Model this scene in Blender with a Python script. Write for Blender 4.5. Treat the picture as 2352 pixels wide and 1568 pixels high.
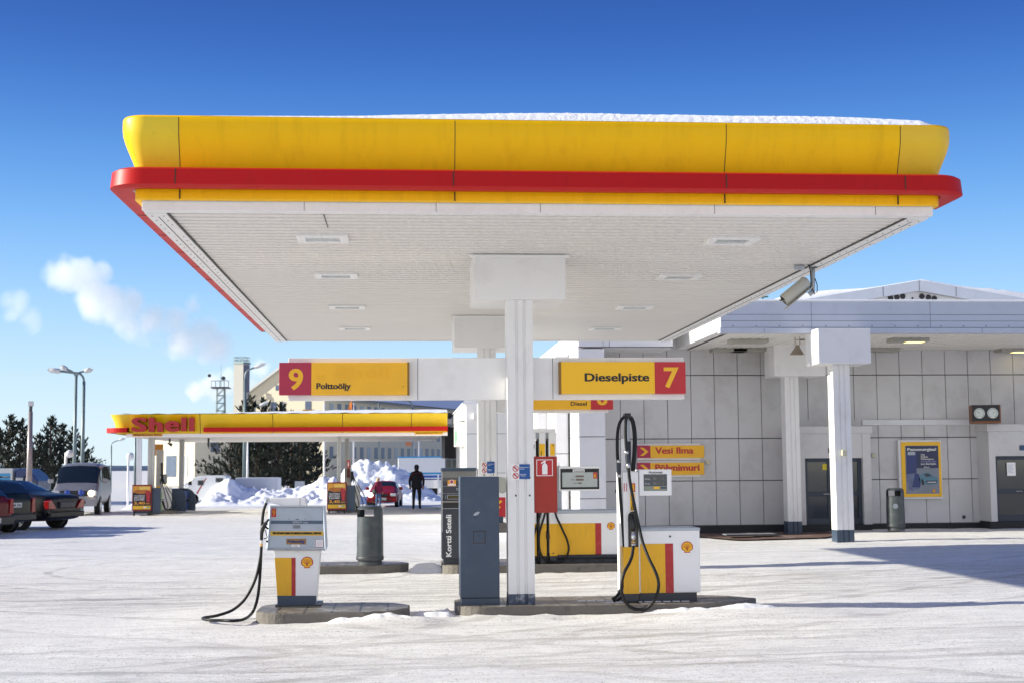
import bpy, math, random
from mathutils import Vector, Matrix, noise
from math import sin, cos, pi, radians
random.seed(7)
for o in list(bpy.data.objects):
    bpy.data.objects.remove(o)
SC = bpy.context.scene
COL = SC.collection

# ------------------------------------------------------------------ camera, sky, sun, exposure
EYE = 1.7
YAW, PITCH, ROLL = radians(4.5024), radians(5.1917), -.0072
FPX = 3150.0                       # focal length in pixels of a 2352 px wide frame
def _rz(a): return Matrix(((cos(a), -sin(a), 0), (sin(a), cos(a), 0), (0, 0, 1)))
def _rx(a): return Matrix(((1, 0, 0), (0, cos(a), -sin(a)), (0, sin(a), cos(a))))
CAMR = _rz(-YAW) @ _rx(pi / 2 + PITCH) @ _rz(ROLL)
cam_data = bpy.data.cameras.new('camera')
cam = bpy.data.objects.new('camera', cam_data)
COL.objects.link(cam)
cam.matrix_world = Matrix.Translation((0, 0, EYE)) @ CAMR.to_4x4()
cam_data.sensor_width = 36
cam_data.lens = FPX / 2352 * 36
cam_data.clip_end = 6000
cam_data.dof.use_dof = True
cam_data.dof.focus_distance = 16.5
cam_data.dof.aperture_fstop = 4.0
SC.camera = cam

SUN_EL = radians(21)
SUN_AZ = radians(-88.5)            # clockwise from +Y: the sun stands to the left, a touch beyond
world = bpy.data.worlds.new('World')
SC.world = world
world.use_nodes = True
wn = world.node_tree
wn.nodes.clear()
sky = wn.nodes.new('ShaderNodeTexSky')
sky.sky_type = 'NISHITA'
sky.sun_disc = False
sky.sun_elevation = SUN_EL
sky.sun_rotation = SUN_AZ
sky.altitude = 0
sky.air_density = 1.0
sky.dust_density = .6
sky.ozone_density = 2.5
bg = wn.nodes.new('ShaderNodeBackground')
bg.inputs['Strength'].default_value = .1
wo = wn.nodes.new('ShaderNodeOutputWorld')
# clear northern winter air: the Nishita sky is cooled towards a deep blue above a pale blue horizon
geo = wn.nodes.new('ShaderNodeTexCoord')
sx = wn.nodes.new('ShaderNodeSeparateXYZ'); wn.links.new(geo.outputs['Generated'], sx.inputs[0])
rp = wn.nodes.new('ShaderNodeValToRGB'); rp.color_ramp.interpolation = 'B_SPLINE'
SKYK = 7.6
for i, (pos, c) in enumerate(((0, (.68, .80, .86)), (.055, (.54, .73, .87)), (.12, (.31, .56, .86)), (.19, (.115, .35, .78)), (.27, (.024, .13, .50)), (.34, (.01, .062, .33)), (1, (.025, .075, .24)))):
    e = rp.color_ramp.elements[i] if i < 2 else rp.color_ramp.elements.new(pos)
    e.position = pos; e.color = c + (1,)
wn.links.new(sx.outputs[2], rp.inputs[0])
sc_ = wn.nodes.new('ShaderNodeMix'); sc_.data_type = 'RGBA'; sc_.blend_type = 'MULTIPLY'; sc_.inputs[0].default_value = 1
# warm glow added low in the sky behind the viewer, to lift shaded fronts
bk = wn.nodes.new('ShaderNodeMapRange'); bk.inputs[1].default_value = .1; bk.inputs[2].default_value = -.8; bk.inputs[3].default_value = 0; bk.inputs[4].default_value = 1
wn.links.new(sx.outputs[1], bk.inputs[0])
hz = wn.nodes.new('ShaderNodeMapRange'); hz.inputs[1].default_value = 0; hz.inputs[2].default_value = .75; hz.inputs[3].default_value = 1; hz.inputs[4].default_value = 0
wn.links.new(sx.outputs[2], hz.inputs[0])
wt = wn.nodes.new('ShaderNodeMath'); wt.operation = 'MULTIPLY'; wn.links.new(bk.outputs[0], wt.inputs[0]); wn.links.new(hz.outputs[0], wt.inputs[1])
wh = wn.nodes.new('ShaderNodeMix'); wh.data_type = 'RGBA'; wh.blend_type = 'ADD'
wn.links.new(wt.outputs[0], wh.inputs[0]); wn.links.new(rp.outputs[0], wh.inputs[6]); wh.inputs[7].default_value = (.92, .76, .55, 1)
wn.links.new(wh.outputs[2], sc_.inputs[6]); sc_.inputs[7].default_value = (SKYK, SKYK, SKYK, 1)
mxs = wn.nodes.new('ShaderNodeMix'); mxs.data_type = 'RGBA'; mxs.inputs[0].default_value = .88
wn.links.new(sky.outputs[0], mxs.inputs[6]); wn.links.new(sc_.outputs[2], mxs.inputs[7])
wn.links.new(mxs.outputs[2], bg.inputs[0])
wn.links.new(bg.outputs[0], wo.inputs[0])
sd = bpy.data.lights.new('sun', 'SUN')
sd.energy = 5.0
sd.angle = radians(.53)
sd.color = (1, .95, .81)
sun = bpy.data.objects.new('sun', sd)
COL.objects.link(sun)
S_DIR = Vector((sin(SUN_AZ) * cos(SUN_EL), cos(SUN_AZ) * cos(SUN_EL), sin(SUN_EL)))
sun.rotation_euler = S_DIR.to_track_quat('Z', 'Y').to_euler()
SC.view_settings.view_transform = 'Standard'
SC.view_settings.look = 'None'
SC.view_settings.gamma = 1
SC.view_settings.exposure = .7
SC.render.engine = 'CYCLES'
SC.cycles.max_bounces = 8
SC.cycles.volume_bounces = 4

# ------------------------------------------------------------------ measuring: a photograph pixel and a distance give a point
def ray(px, py): return CAMR @ Vector(((px - 1176) / FPX, (784 - py) / FPX, -1))
def P(px, py, Y):
    d = ray(px, py)
    return Vector((0, 0, EYE)) + d * (Y / d.y)
def PZ(px, py, z):
    d = ray(px, py)
    return Vector((0, 0, EYE)) + d * ((z - EYE) / d.z)
def R(x0, y0, x1, y1, Y):
    """photo rectangle on the plane at distance Y -> x0, x1, z0, z1"""
    xm, ym = (x0 + x1) / 2, (y0 + y1) / 2
    return P(x0, ym, Y).x, P(x1, ym, Y).x, P(xm, y1, Y).z, P(xm, y0, Y).z

# ------------------------------------------------------------------ materials
MATS = {}
def lin(c):
    return tuple(((v / 255 + .055) / 1.055) ** 2.4 if v > 10 else v / 255 / 12.92 for v in c)
def mat(name, col, rough=.5, metal=0.0, var=.05, scale=2.5, bump=0.0, bscale=60, dirt=None, coat=0.0, stretch=(1, 1, 1), spec=.5):
    if name in MATS: return MATS[name]
    m = bpy.data.materials.new(name); m.use_nodes = True
    nt = m.node_tree; N = nt.nodes; L = nt.links
    b = N['Principled BSDF']
    b.inputs['Roughness'].default_value = rough
    b.inputs['Metallic'].default_value = metal
    b.inputs['Coat Weight'].default_value = coat
    b.inputs['Coat Roughness'].default_value = .08
    b.inputs['Specular IOR Level'].default_value = spec
    tc = N.new('ShaderNodeTexCoord')
    mp = N.new('ShaderNodeMapping'); mp.inputs['Scale'].default_value = stretch
    L.new(tc.outputs['Object'], mp.inputs[0])
    n = N.new('ShaderNodeTexNoise'); n.inputs['Scale'].default_value = scale; n.inputs['Detail'].default_value = 5
    L.new(mp.outputs[0], n.inputs[0])
    mix = N.new('ShaderNodeMix'); mix.data_type = 'RGBA'
    mix.inputs[6].default_value = tuple(max(0, c * (1 - 2 * var)) for c in col) + (1,)
    mix.inputs[7].default_value = tuple(min(1, c * (1 + 2 * var)) for c in col) + (1,)
    L.new(n.outputs[0], mix.inputs[0])
    out = mix.outputs[2]
    if dirt:
        dc, amt, ds = dirt
        n2 = N.new('ShaderNodeTexNoise'); n2.inputs['Scale'].default_value = ds; n2.inputs['Detail'].default_value = 8; n2.inputs['Roughness'].default_value = .65
        L.new(mp.outputs[0], n2.inputs[0])
        r = N.new('ShaderNodeMapRange'); r.inputs[1].default_value = .5; r.inputs[2].default_value = .75; r.inputs[4].default_value = amt
        L.new(n2.outputs[0], r.inputs[0])
        mx = N.new('ShaderNodeMix'); mx.data_type = 'RGBA'; mx.inputs[7].default_value = dc + (1,)
        L.new(r.outputs[0], mx.inputs[0]); L.new(out, mx.inputs[6]); out = mx.outputs[2]
    L.new(out, b.inputs['Base Color'])
    rr = N.new('ShaderNodeMapRange'); rr.inputs[3].default_value = max(.02, rough - .08); rr.inputs[4].default_value = min(1, rough + .08)
    L.new(n.outputs[0], rr.inputs[0]); L.new(rr.outputs[0], b.inputs['Roughness'])
    if bump:
        n3 = N.new('ShaderNodeTexNoise'); n3.inputs['Scale'].default_value = bscale; n3.inputs['Detail'].default_value = 4
        L.new(mp.outputs[0], n3.inputs[0])
        bm = N.new('ShaderNodeBump'); bm.inputs['Strength'].default_value = bump; bm.inputs['Distance'].default_value = .02
        L.new(n3.outputs[0], bm.inputs['Height']); L.new(bm.outputs[0], b.inputs['Normal'])
    MATS[name] = m
    return m
def emit(name, col, s):
    if name in MATS: return MATS[name]
    m = mat(name, col, .4); b = m.node_tree.nodes['Principled BSDF']
    b.inputs['Emission Color'].default_value = col + (1,); b.inputs['Emission Strength'].default_value = s
    return m
GRIME = (.16, .14, .11)
WHITE = mat('white_paint', (.81, .80, .785), .42, var=.015, dirt=((.42, .4, .36), .22, 3))
WHITE2 = mat('clean_white_paint', (.85, .845, .83), .35, var=.01)
WHCOL = mat('column_white_paint', (.8, .79, .775), .45, var=.015, dirt=((.4, .38, .34), .3, 4), stretch=(1, 1, .3))
SOFF = mat('soffit_sheet', (.74, .71, .665), .45, var=.015, spec=.45)
YEL = mat('fascia_yellow', (.95, .53, .0), .4, var=.03, scale=1.2, spec=.2, dirt=((.62, .33, .0), .4, 2.2), stretch=(3, 3, .35))
YELD = mat('weathered_yellow', (.8, .56, .004), .38, var=.06, scale=3, dirt=((.2, .2, .03), .5, 2.2))
YELP = mat('pump_yellow', (.8, .42, .003), .4, var=.04, dirt=((.45, .25, .01), .35, 7), stretch=(3, 3, .5))
YELS = mat('sign_yellow', (.9, .5, .003), .4, var=.02)
YELF = mat('faded_sign_yellow', (.9, .47, .015), .5, var=.06, scale=4)
GHOST = mat('faded_letter_yellow', (.88, .44, .006), .5, var=.03)
REDF = mat('fascia_red', (.5, .006, .006), .45, var=.05, spec=.22, dirt=((.3, .01, .01), .35, 2.5), stretch=(3, 3, .5))
RED = mat('sign_red', (.5, .012, .02), .4, var=.02)
REDW = mat('faded_crimson', (.42, .02, .06), .5, var=.04)
REDB = mat('cabinet_red', (.36, .022, .008), .5, var=.06, dirt=((.2, .01, .01), .4, 6))
REDP = mat('pump_red', (.42, .012, .014), .4, dirt=((.6, .2, .2), .25, 14))
SLATE = mat('slate_blue_paint', (.038, .062, .1), .42, var=.08, dirt=((.09, .11, .13), .35, 5))
DARK = mat('dark_grey_paint', (.03, .034, .045), .4, var=.08)
BLACK = mat('black_plastic', (.012, .012, .013), .45)
INK = mat('black_ink', (.008, .008, .01), .5)
RUBB = mat('hose_rubber', (.008, .008, .009), .5, var=.1, spec=.3)
STEEL = mat('steel', (.6, .6, .6), .25, metal=1)
BRASS = mat('brass', (.6, .38, .15), .3, metal=1)
GALV = mat('galvanised_metal', (.36, .39, .42), .45, metal=.6, var=.1)
GREY = mat('light_grey_paint', (.42, .46, .5), .45, var=.04, dirt=((.25, .25, .24), .3, 6))
BLUE = mat('sticker_blue', (.005, .08, .3), .45)
GLASSD = mat('dark_glass', (.01, .014, .018), .05, var=.02, spec=.8)
GROUTD = mat('joint_dark', (.07, .07, .07), .8)
SNOW = mat('snow', (.86, .87, .89), .7, var=.02, bump=.6, bscale=16)

# ------------------------------------------------------------------ mesh building
ORG = {}
class MB:
    def __init__(s): s.v = []; s.f = []; s.m = []
    def add(s, vs, fs, mi=0):
        n = len(s.v); s.v += [tuple(v) for v in vs]
        for f in fs: s.f.append(tuple(i + n for i in f)); s.m.append(mi)
        return s
    def box(s, x0, x1, y0, y1, z0, z1, mi=0):
        x0, x1 = min(x0, x1), max(x0, x1); y0, y1 = min(y0, y1), max(y0, y1); z0, z1 = min(z0, z1), max(z0, z1)
        vs = [(x0, y0, z0), (x1, y0, z0), (x1, y1, z0), (x0, y1, z0), (x0, y0, z1), (x1, y0, z1), (x1, y1, z1), (x0, y1, z1)]
        return s.add(vs, [(3, 2, 1, 0), (4, 5, 6, 7), (0, 1, 5, 4), (1, 2, 6, 5), (2, 3, 7, 6), (3, 0, 4, 7)], mi)
    def prism(s, pts, a, b, axis='z', mi=0):
        """outline pts (counter-clockwise seen from +axis) between a and b along the axis"""
        n = len(pts)
        def c(p, t): return (p[0], p[1], t) if axis == 'z' else ((t, p[0], p[1]) if axis == 'x' else (p[0], t, p[1]))
        vs = [c(p, a) for p in pts] + [c(p, b) for p in pts]
        fs = [(i, (i + 1) % n, n + (i + 1) % n, n + i) for i in range(n)]
        fs += [tuple(range(n - 1, -1, -1)), tuple(range(n, 2 * n))]
        if axis == 'y': fs = [tuple(reversed(f)) for f in fs]
        return s.add(vs, fs, mi)
    def tube(s, pts, r, seg=8, mi=0, caps=True):
        pts = [Vector(p) for p in pts]; n = len(pts); vs = []; up = None
        for i, p in enumerate(pts):
            t = (pts[min(i + 1, n - 1)] - pts[max(i - 1, 0)]).normalized()
            if up is None:
                up = Vector((0, 0, 1)) if abs(t.z) < .9 else Vector((0, 1, 0))
            a = t.cross(up).normalized(); b = a.cross(t).normalized(); up = b
            rr = r[i] if isinstance(r, (list, tuple)) else r
            for k in range(seg):
                w = 2 * pi * k / seg
                vs.append(p + (a * cos(w) + b * sin(w)) * rr)
        fs = [(i * seg + k, i * seg + (k + 1) % seg, (i + 1) * seg + (k + 1) % seg, (i + 1) * seg + k) for i in range(n - 1) for k in range(seg)]
        if caps: fs += [tuple(range(seg - 1, -1, -1)), tuple((n - 1) * seg + k for k in range(seg))]
        return s.add(vs, fs, mi)
    def lathe(s, prof, c=(0, 0, 0), seg=24, mi=0, axis='z'):
        vs = []; n = len(prof)
        for r, h in prof:
            for k in range(seg):
                w = 2 * pi * k / seg; q = (r * cos(w), r * sin(w), h)
                if axis == 'x': q = (h, q[0], q[1])
                if axis == 'y': q = (q[0], -h, q[1])
                vs.append((q[0] + c[0], q[1] + c[1], q[2] + c[2]))
        fs = [(i * seg + k, i * seg + (k + 1) % seg, (i + 1) * seg + (k + 1) % seg, (i + 1) * seg + k) for i in range(n - 1) for k in range(seg)]
        fs += [tuple(range(seg - 1, -1, -1)), tuple((n - 1) * seg + k for k in range(seg))]
        return s.add(vs, fs, mi)
    def quad(s, a, b, c, d, mi=0): return s.add([a, b, c, d], [(0, 1, 2, 3)], mi)
    def build(s, name, mats, parent=None, smooth=False, bevel=0, local=False):
        if not isinstance(mats, (list, tuple)): mats = [mats]
        me = bpy.data.meshes.new(name)
        off = Vector((0, 0, 0)) if (parent is None or local) else ORG[parent]
        me.from_pydata([(x - off.x, y - off.y, z - off.z) for x, y, z in s.v], [], s.f)
        for m in mats: me.materials.append(m)
        me.polygons.foreach_set('material_index', s.m)
        if smooth: me.polygons.foreach_set('use_smooth', [True] * len(s.f))
        me.update()
        o = bpy.data.objects.new(name, me); COL.objects.link(o)
        if parent is not None: o.parent = parent
        ORG[o] = off
        if smooth == 'auto' or bevel:
            pass
        if bevel:
            md = o.modifiers.new('bevel', 'BEVEL'); md.width = bevel; md.segments = 2; md.limit_method = 'ANGLE'; md.angle_limit = radians(40)
        return o
def tag(o, label=None, cat=None, group=None, kind=None):
    if label: o['label'] = label
    if cat: o['category'] = cat
    if group: o['group'] = group
    if kind: o['kind'] = kind
    return o
def thing(name, label, cat, loc=(0, 0, 0), rz=0, group=None):
    o = bpy.data.objects.new(name, None); COL.objects.link(o)
    o.empty_display_size = .2
    o.location = loc; o.rotation_euler = (0, 0, rz)
    ORG[o] = Vector(loc) if rz == 0 else Vector((0, 0, 0))
    return tag(o, label, cat, group)
def kids(o): return [c for c in bpy.data.objects if c.parent == o]
def copy_tree(o, parent=None):
    c = o.copy(); COL.objects.link(c)
    if parent is not None: c.parent = parent
    ORG[c] = ORG.get(o, Vector((0, 0, 0)))
    for ch in kids(o): copy_tree(ch, c)
    return c

TXT = {}
def text_geo(body, bold=.03):
    key = (body, bold)
    if key in TXT: return TXT[key]
    cu = bpy.data.curves.new('t', 'FONT'); cu.body = body; cu.size = 1; cu.offset = bold; cu.resolution_u = 4
    o = bpy.data.objects.new('t', cu); COL.objects.link(o)
    dg = bpy.context.evaluated_depsgraph_get(); dg.update()
    me = bpy.data.meshes.new_from_object(o.evaluated_get(dg))
    vs = [tuple(v.co) for v in me.vertices]; fs = [tuple(p.vertices) for p in me.polygons]
    bpy.data.objects.remove(o); bpy.data.curves.remove(cu); bpy.data.meshes.remove(me)
    xs = [v[0] for v in vs]; ys = [v[1] for v in vs]
    x0, x1, y0, y1 = min(xs), max(xs), min(ys), max(ys)
    vs = [((v[0] - x0) / (x1 - x0), (v[1] - y0) / (y1 - y0)) for v in vs]
    TXT[key] = (vs, fs)
    return TXT[key]
def text(m, body, x0, x1, z0, z1, Y, mi=0, bold=.03, turn=False, depth=0, strikes=3, strike=1.0):
    """lettering filling the rectangle on the plane at Y, facing -Y; turn = reading upwards"""
    bold = min(bold, .018) if bold else 0
    if ((x1 - x0) if turn else (z1 - z0)) < .075: strikes = 1
    w_ = (z1 - z0) if turn else (x1 - x0); h_ = (x1 - x0) if turn else (z1 - z0)
    if strikes > 1 and not depth:
        d = h_ * .02 * strike
        for k in range(strikes):
            t = (k / (strikes - 1) - .5) * 2 * d
            if turn: text(m, body, x0, x1, z0 + d + t, z1 - d + t, Y - .0003 * k, mi, bold, turn, 0, 1)
            else: text(m, body, x0 + d + t, x1 - d + t, z0, z1, Y - .0003 * k, mi, bold, turn, 0, 1)
        return m
    vs, fs = text_geo(body, bold)
    if turn: pts = [(x1 - v[1] * (x1 - x0), Y, z0 + v[0] * (z1 - z0)) for v in vs]
    else: pts = [(x0 + v[0] * (x1 - x0), Y, z0 + v[1] * (z1 - z0)) for v in vs]
    m.add(pts, fs, mi)
    if depth:
        cnt = {}
        for f in fs:
            for a, b in zip(f, f[1:] + f[:1]): cnt[(a, b)] = 1
        n = len(pts); back = [(p[0], p[1] + depth, p[2]) for p in pts]
        m.add(pts + back, [(b, a, a + n, b + n) for (a, b) in cnt if (b, a) not in cnt], mi)
    return m
def plate(m, r, Y, t=.004, mi=0):
    """thin panel on the plane Y, proud towards the camera by t"""
    return m.box(r[0], r[1], Y - t, Y, r[2], r[3], mi)

def pecten(parent, cx, cz, r, Y, emblem='emblem'):
    m = MB()
    def fan(R0, scallop, y, mi, k=1.0):
        pts = []
        n = 7
        for i in range(n * 4 + 1):
            a = radians(-32) + (radians(180 + 64)) * i / (n * 4)
            rr = R0 * (1 + scallop * abs(sin(pi * i / 4)))
            pts.append((cx + cos(a) * rr * 1.0, cz + sin(a) * rr * .95 + r * .05))
        pts += [(cx - r * .5 * k, cz - r * .62 * k), (cx - r * .52 * k, cz - r * .92 * k), (cx + r * .52 * k, cz - r * .92 * k), (cx + r * .5 * k, cz - r * .62 * k)]
        m.add([(p[0], y, p[1]) for p in pts] + [(cx, y, cz)], [(i, (i + 1) % len(pts), len(pts)) for i in range(len(pts))], mi)
    fan(r, .05, Y - .003, 0)
    fan(r * .84, .05, Y - .005, 1, .84)
    for i in range(7):
        a = radians(90) + radians(-66 + 22 * i)
        d = Vector((cos(a), 0, sin(a))); nn = Vector((-sin(a), 0, cos(a)))
        b = Vector((cx + (i - 3) * r * .08, Y - .007, cz - r * .55)); e = Vector((cx, Y - .007, cz - r * .1)) + d * r * .8
        w0, w1 = r * .018, r * .04
        m.add([b - nn * w0, b + nn * w0, e + nn * w1, e - nn * w1], [(0, 3, 2, 1)], 0)
    return m.build(emblem, [RED, YELS], parent)

# ------------------------------------------------------------------ ground
def sm(t): t = max(0, min(1, t)); return t * t * (3 - 2 * t)
def gz(x, y):
    h = max(0, min(1, (x - 2) / 9)) * .12
    h -= .45 * sm((y - 57) / 18)
    h += .028 * sm((y - 13.2) / 1.6) * sm((18.8 - y) / 1.8) * sm((x + 3.5) / 1.5) * sm((6 - x) / 1.5)
    h += .06 * sm((x - 1.6) / 2.2) * math.exp(-((y - 15.1) / .42) ** 2) * sm((5.5 - x) / 1.5)
    h += .06 * sm((x + 1.1) / .6) * sm((.5 - x) / .4) * math.exp(-((y - 14.95) / .3) ** 2)
    return h
def ground_material():
    m = bpy.data.materials.new('packed_snow'); m.use_nodes = True
    nt = m.node_tree; N = nt.nodes; L = nt.links; b = N['Principled BSDF']
    tc = N.new('ShaderNodeTexCoord')
    def noi(sc, stretch, det=5, rough=.55, dist=0):
        mp = N.new('ShaderNodeMapping'); mp.inputs['Scale'].default_value = stretch; mp.inputs['Rotation'].default_value = (0, 0, radians(-2))
        L.new(tc.outputs['Object'], mp.inputs[0])
        n = N.new('ShaderNodeTexNoise'); n.inputs['Scale'].default_value = sc; n.inputs['Detail'].default_value = det; n.inputs['Roughness'].default_value = rough; n.inputs['Distortion'].default_value = dist
        L.new(mp.outputs[0], n.inputs[0]); return n.outputs[0]
    def rng(x, a, c, lo=0, hi=1):
        r = N.new('ShaderNodeMapRange'); r.inputs[1].default_value = a; r.inputs[2].default_value = c; r.inputs[3].default_value = lo; r.inputs[4].default_value = hi
        L.new(x, r.inputs[0]); return r.outputs[0]
    def mul(x, y, op='MULTIPLY'):
        n = N.new('ShaderNodeMath'); n.operation = op
        for i, q in enumerate((x, y)):
            if isinstance(q, float): n.inputs[i].default_value = q
            else: L.new(q, n.inputs[i])
        return n.outputs[0]
    def mixc(f, a, c):
        n = N.new('ShaderNodeMix'); n.data_type = 'RGBA'; L.new(f, n.inputs[0])
        for i, q in ((6, a), (7, c)):
            if isinstance(q, tuple): n.inputs[i].default_value = q + (1,)
            else: L.new(q, n.inputs[i])
        return n.outputs[2]
    big = noi(.13, (.5, 1.6, 1), 3)
    streak = noi(1.6, (.3, 3.2, 1), 8, .7, .4)
    fine = noi(7.0, (.4, 3, 1), 6, .7)
    grit = noi(38, (.6, 1, 1), 3, .7)
    grit2 = noi(11, (.45, 1, 1), 4, .65)
    patch = noi(1.3, (.6, 1, 1), 5, .6)
    mpr = N.new('ShaderNodeMapping'); mpr.inputs['Rotation'].default_value = (0, 0, radians(-16)); mpr.inputs['Scale'].default_value = (.12, 2.6, 1); L.new(tc.outputs['Object'], mpr.inputs[0])
    ru = N.new('ShaderNodeTexNoise'); ru.inputs['Scale'].default_value = 1.3; ru.inputs['Detail'].default_value = 6; ru.inputs['Distortion'].default_value = .5; L.new(mpr.outputs[0], ru.inputs[0]); rut = ru.outputs[0]
    mpq = N.new('ShaderNodeMapping'); mpq.inputs['Rotation'].default_value = (0, 0, radians(11)); mpq.inputs['Scale'].default_value = (.15, 2.2, 1); L.new(tc.outputs['Object'], mpq.inputs[0])
    ru2 = N.new('ShaderNodeTexNoise'); ru2.inputs['Scale'].default_value = 1.7; ru2.inputs['Detail'].default_value = 6; ru2.inputs['Distortion'].default_value = .8; L.new(mpq.outputs[0], ru2.inputs[0]); rut2 = ru2.outputs[0]
    speck = noi(70, (.7, 1, 1), 2, .5)
    sep = N.new('ShaderNodeSeparateXYZ'); L.new(tc.outputs['Object'], sep.inputs[0])
    # the driving lane between the two rows of pump islands is worn down to ice and grit
    y = sep.outputs[1]
    lane = mul(rng(y, 16.6, 17.6), rng(y, 22.3, 20.6))
    lane2 = mul(rng(y, 9.5, 11.5), rng(y, 15.0, 13.4))
    wear = mul(mul(lane, .6), mul(lane2, .12), 'ADD')
    wear = mul(wear, mul(rng(big, .45, .65), .3), 'ADD')
    st = mul(rng(streak, .45, .72), mul(wear, .34, 'ADD'))
    st2 = mul(rng(fine, .5, .75), mul(wear, .16, 'ADD'))
    f = mul(st, mul(st2, .8), 'ADD')
    gr = mul(mul(rng(grit, .52, .64), rng(grit2, .42, .6)), mul(rng(patch, .38, .6, .25, 1.0), mul(wear, .6, 'ADD')))
    # tyre tracks: pairs of arcs left by turning cars
    flat = N.new('ShaderNodeVectorMath'); flat.operation = 'MULTIPLY'; L.new(tc.outputs['Object'], flat.inputs[0]); flat.inputs[1].default_value = (1, 1, 0)
    wob = noi(.35, (1, 1, 1), 2)
    trk = None
    for (cx, cy, rad, w_, g_) in ((4, -46, 58.2, .11, .5), (4, -46, 59.7, .11, .5), (-26, 62, 55.0, .1, .45), (-26, 62, 56.5, .1, .45), (-3.3, 24.0, 2.6, .07, .6), (-3.3, 24.0, 4.0, .07, .6), (-5.2, 27.5, 6.2, .08, .4), (34, -16, 44.0, .12, .4), (34, -16, 45.5, .12, .4), (-30, -30, 52.0, .1, .4), (-30, -30, 53.5, .1, .4), (10, 60, 34.5, .1, .5), (10, 60, 36, .1, .5), (0, -200, 210.4, .12, .55), (0, -200, 211.9, .12, .55), (6, -100, 119.0, .12, .6), (6, -100, 120.4, .12, .6)):
        d_ = N.new('ShaderNodeVectorMath'); d_.operation = 'DISTANCE'; L.new(flat.outputs[0], d_.inputs[0]); d_.inputs[1].default_value = (cx, cy, 0)
        q_ = mul(mul(mul(mul(d_.outputs['Value'], float(-rad), 'ADD'), mul(mul(wob, -.5, 'ADD'), .5), 'ADD'), 0.0, 'ADD'), 1.0)
        ab = N.new('ShaderNodeMath'); ab.operation = 'ABSOLUTE'; L.new(q_, ab.inputs[0])
        k_ = mul(rng(ab.outputs[0], w_, w_ * .6), g_)
        trk = k_ if trk is None else mul(trk, k_, 'MAXIMUM')
    trk = mul(trk, rng(streak, .36, .56, .15, 1.0))
    f = mul(f, mul(trk, .95), 'ADD')
    f = mul(f, mul(mul(rng(rut, .56, .68), .2), mul(rng(rut2, .58, .7), .16), 'ADD'), 'ADD')
    f2 = mul(f, 1.0, 'MINIMUM')
    c = mixc(patch, (.78, .77, .755), (.88, .875, .87))
    c = mixc(mul(rng(speck, .57, .66), rng(grit2, .38, .58, .3, 1.0)), c, (.33, .31, .28))
    c = mixc(mul(f2, .85), c, (.4, .375, .34))
    c = mixc(mul(gr, 1.0, 'MINIMUM'), c, (.2, .19, .18))
    L.new(c, b.inputs['Base Color'])
    L.new(rng(f2, 0, 1, .68, .38), b.inputs['Roughness'])
    b.inputs['Specular IOR Level'].default_value = .35
    hgt = mul(mul(streak, .6), mul(mul(grit2, .25), mul(fine, .5), 'ADD'), 'ADD')
    hgt = mul(hgt, mul(mul(grit, .16), mul(mul(mul(rut, .5), mul(speck, .06), 'ADD'), mul(trk, -.35), 'ADD'), 'ADD'), 'ADD')
    bp = N.new('ShaderNodeBump'); bp.inputs['Strength'].default_value = .75; bp.inputs['Distance'].default_value = .035
    L.new(hgt, bp.inputs['Height']); L.new(bp.outputs[0], b.inputs['Normal'])
    return m
def build_ground():
    def axis(dense0, dense1, step, far):
        a = [dense0 + step * i for i in range(int((dense1 - dense0) / step) + 1)]
        lo, hi = dense0, a[-1]; g = step
        while hi < far:
            g *= 1.25; hi += g; a.append(hi)
        g = step
        while lo > -far:
            g *= 1.25; lo -= g; a.insert(0, lo)
        return a
    xs = axis(-13, 16, .13, 2500)
    ys = axis(8, 60, .13, 2500)
    ys = [y for y in ys if y > -300]
    nx, ny = len(xs), len(ys)
    v = []
    for y in ys:
        for x in xs:
            z = gz(x, y)
            wk = sm((x - 6) / 1.2) * sm((10.3 - x) / .8) * sm((y - 28.8) / 1.5)
            if y < 90 and abs(x) < 40 and wk < .99:
                z += .022 * noise.noise(Vector((x * .5, y * 1.6, 0))) + .012 * noise.noise(Vector((x * 2.2, y * 4, 3)))
                # crumbled snow along the island kerbs
                k = 0
                for (a0, a1, yy) in ((-1.3, .5, 15.02), (.75, 4.4, 15.3), (-1.2, .6, 22.1), (.7, 4.0, 21.85)):
                    if a0 < x < a1: k = max(k, math.exp(-((y - yy) / .16) ** 2))
                z += k * .05 * max(0, noise.noise(Vector((x * 3.5, y * 3, 9))) + .25)
            v.append((x, y, z * (1 - wk) + (gz(x, y) - .05) * wk if y < 40 else z))
    f = [(j * nx + i, j * nx + i + 1, (j + 1) * nx + i + 1, (j + 1) * nx + i) for j in range(ny - 1) for i in range(nx - 1)]
    me = bpy.data.meshes.new('snow_ground'); me.from_pydata(v, [], f)
    me.polygons.foreach_set('use_smooth', [True] * len(f)); me.materials.append(ground_material())
    o = bpy.data.objects.new('snow_ground', me); COL.objects.link(o)
    tag(o, kind='structure')
build_ground()

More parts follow.
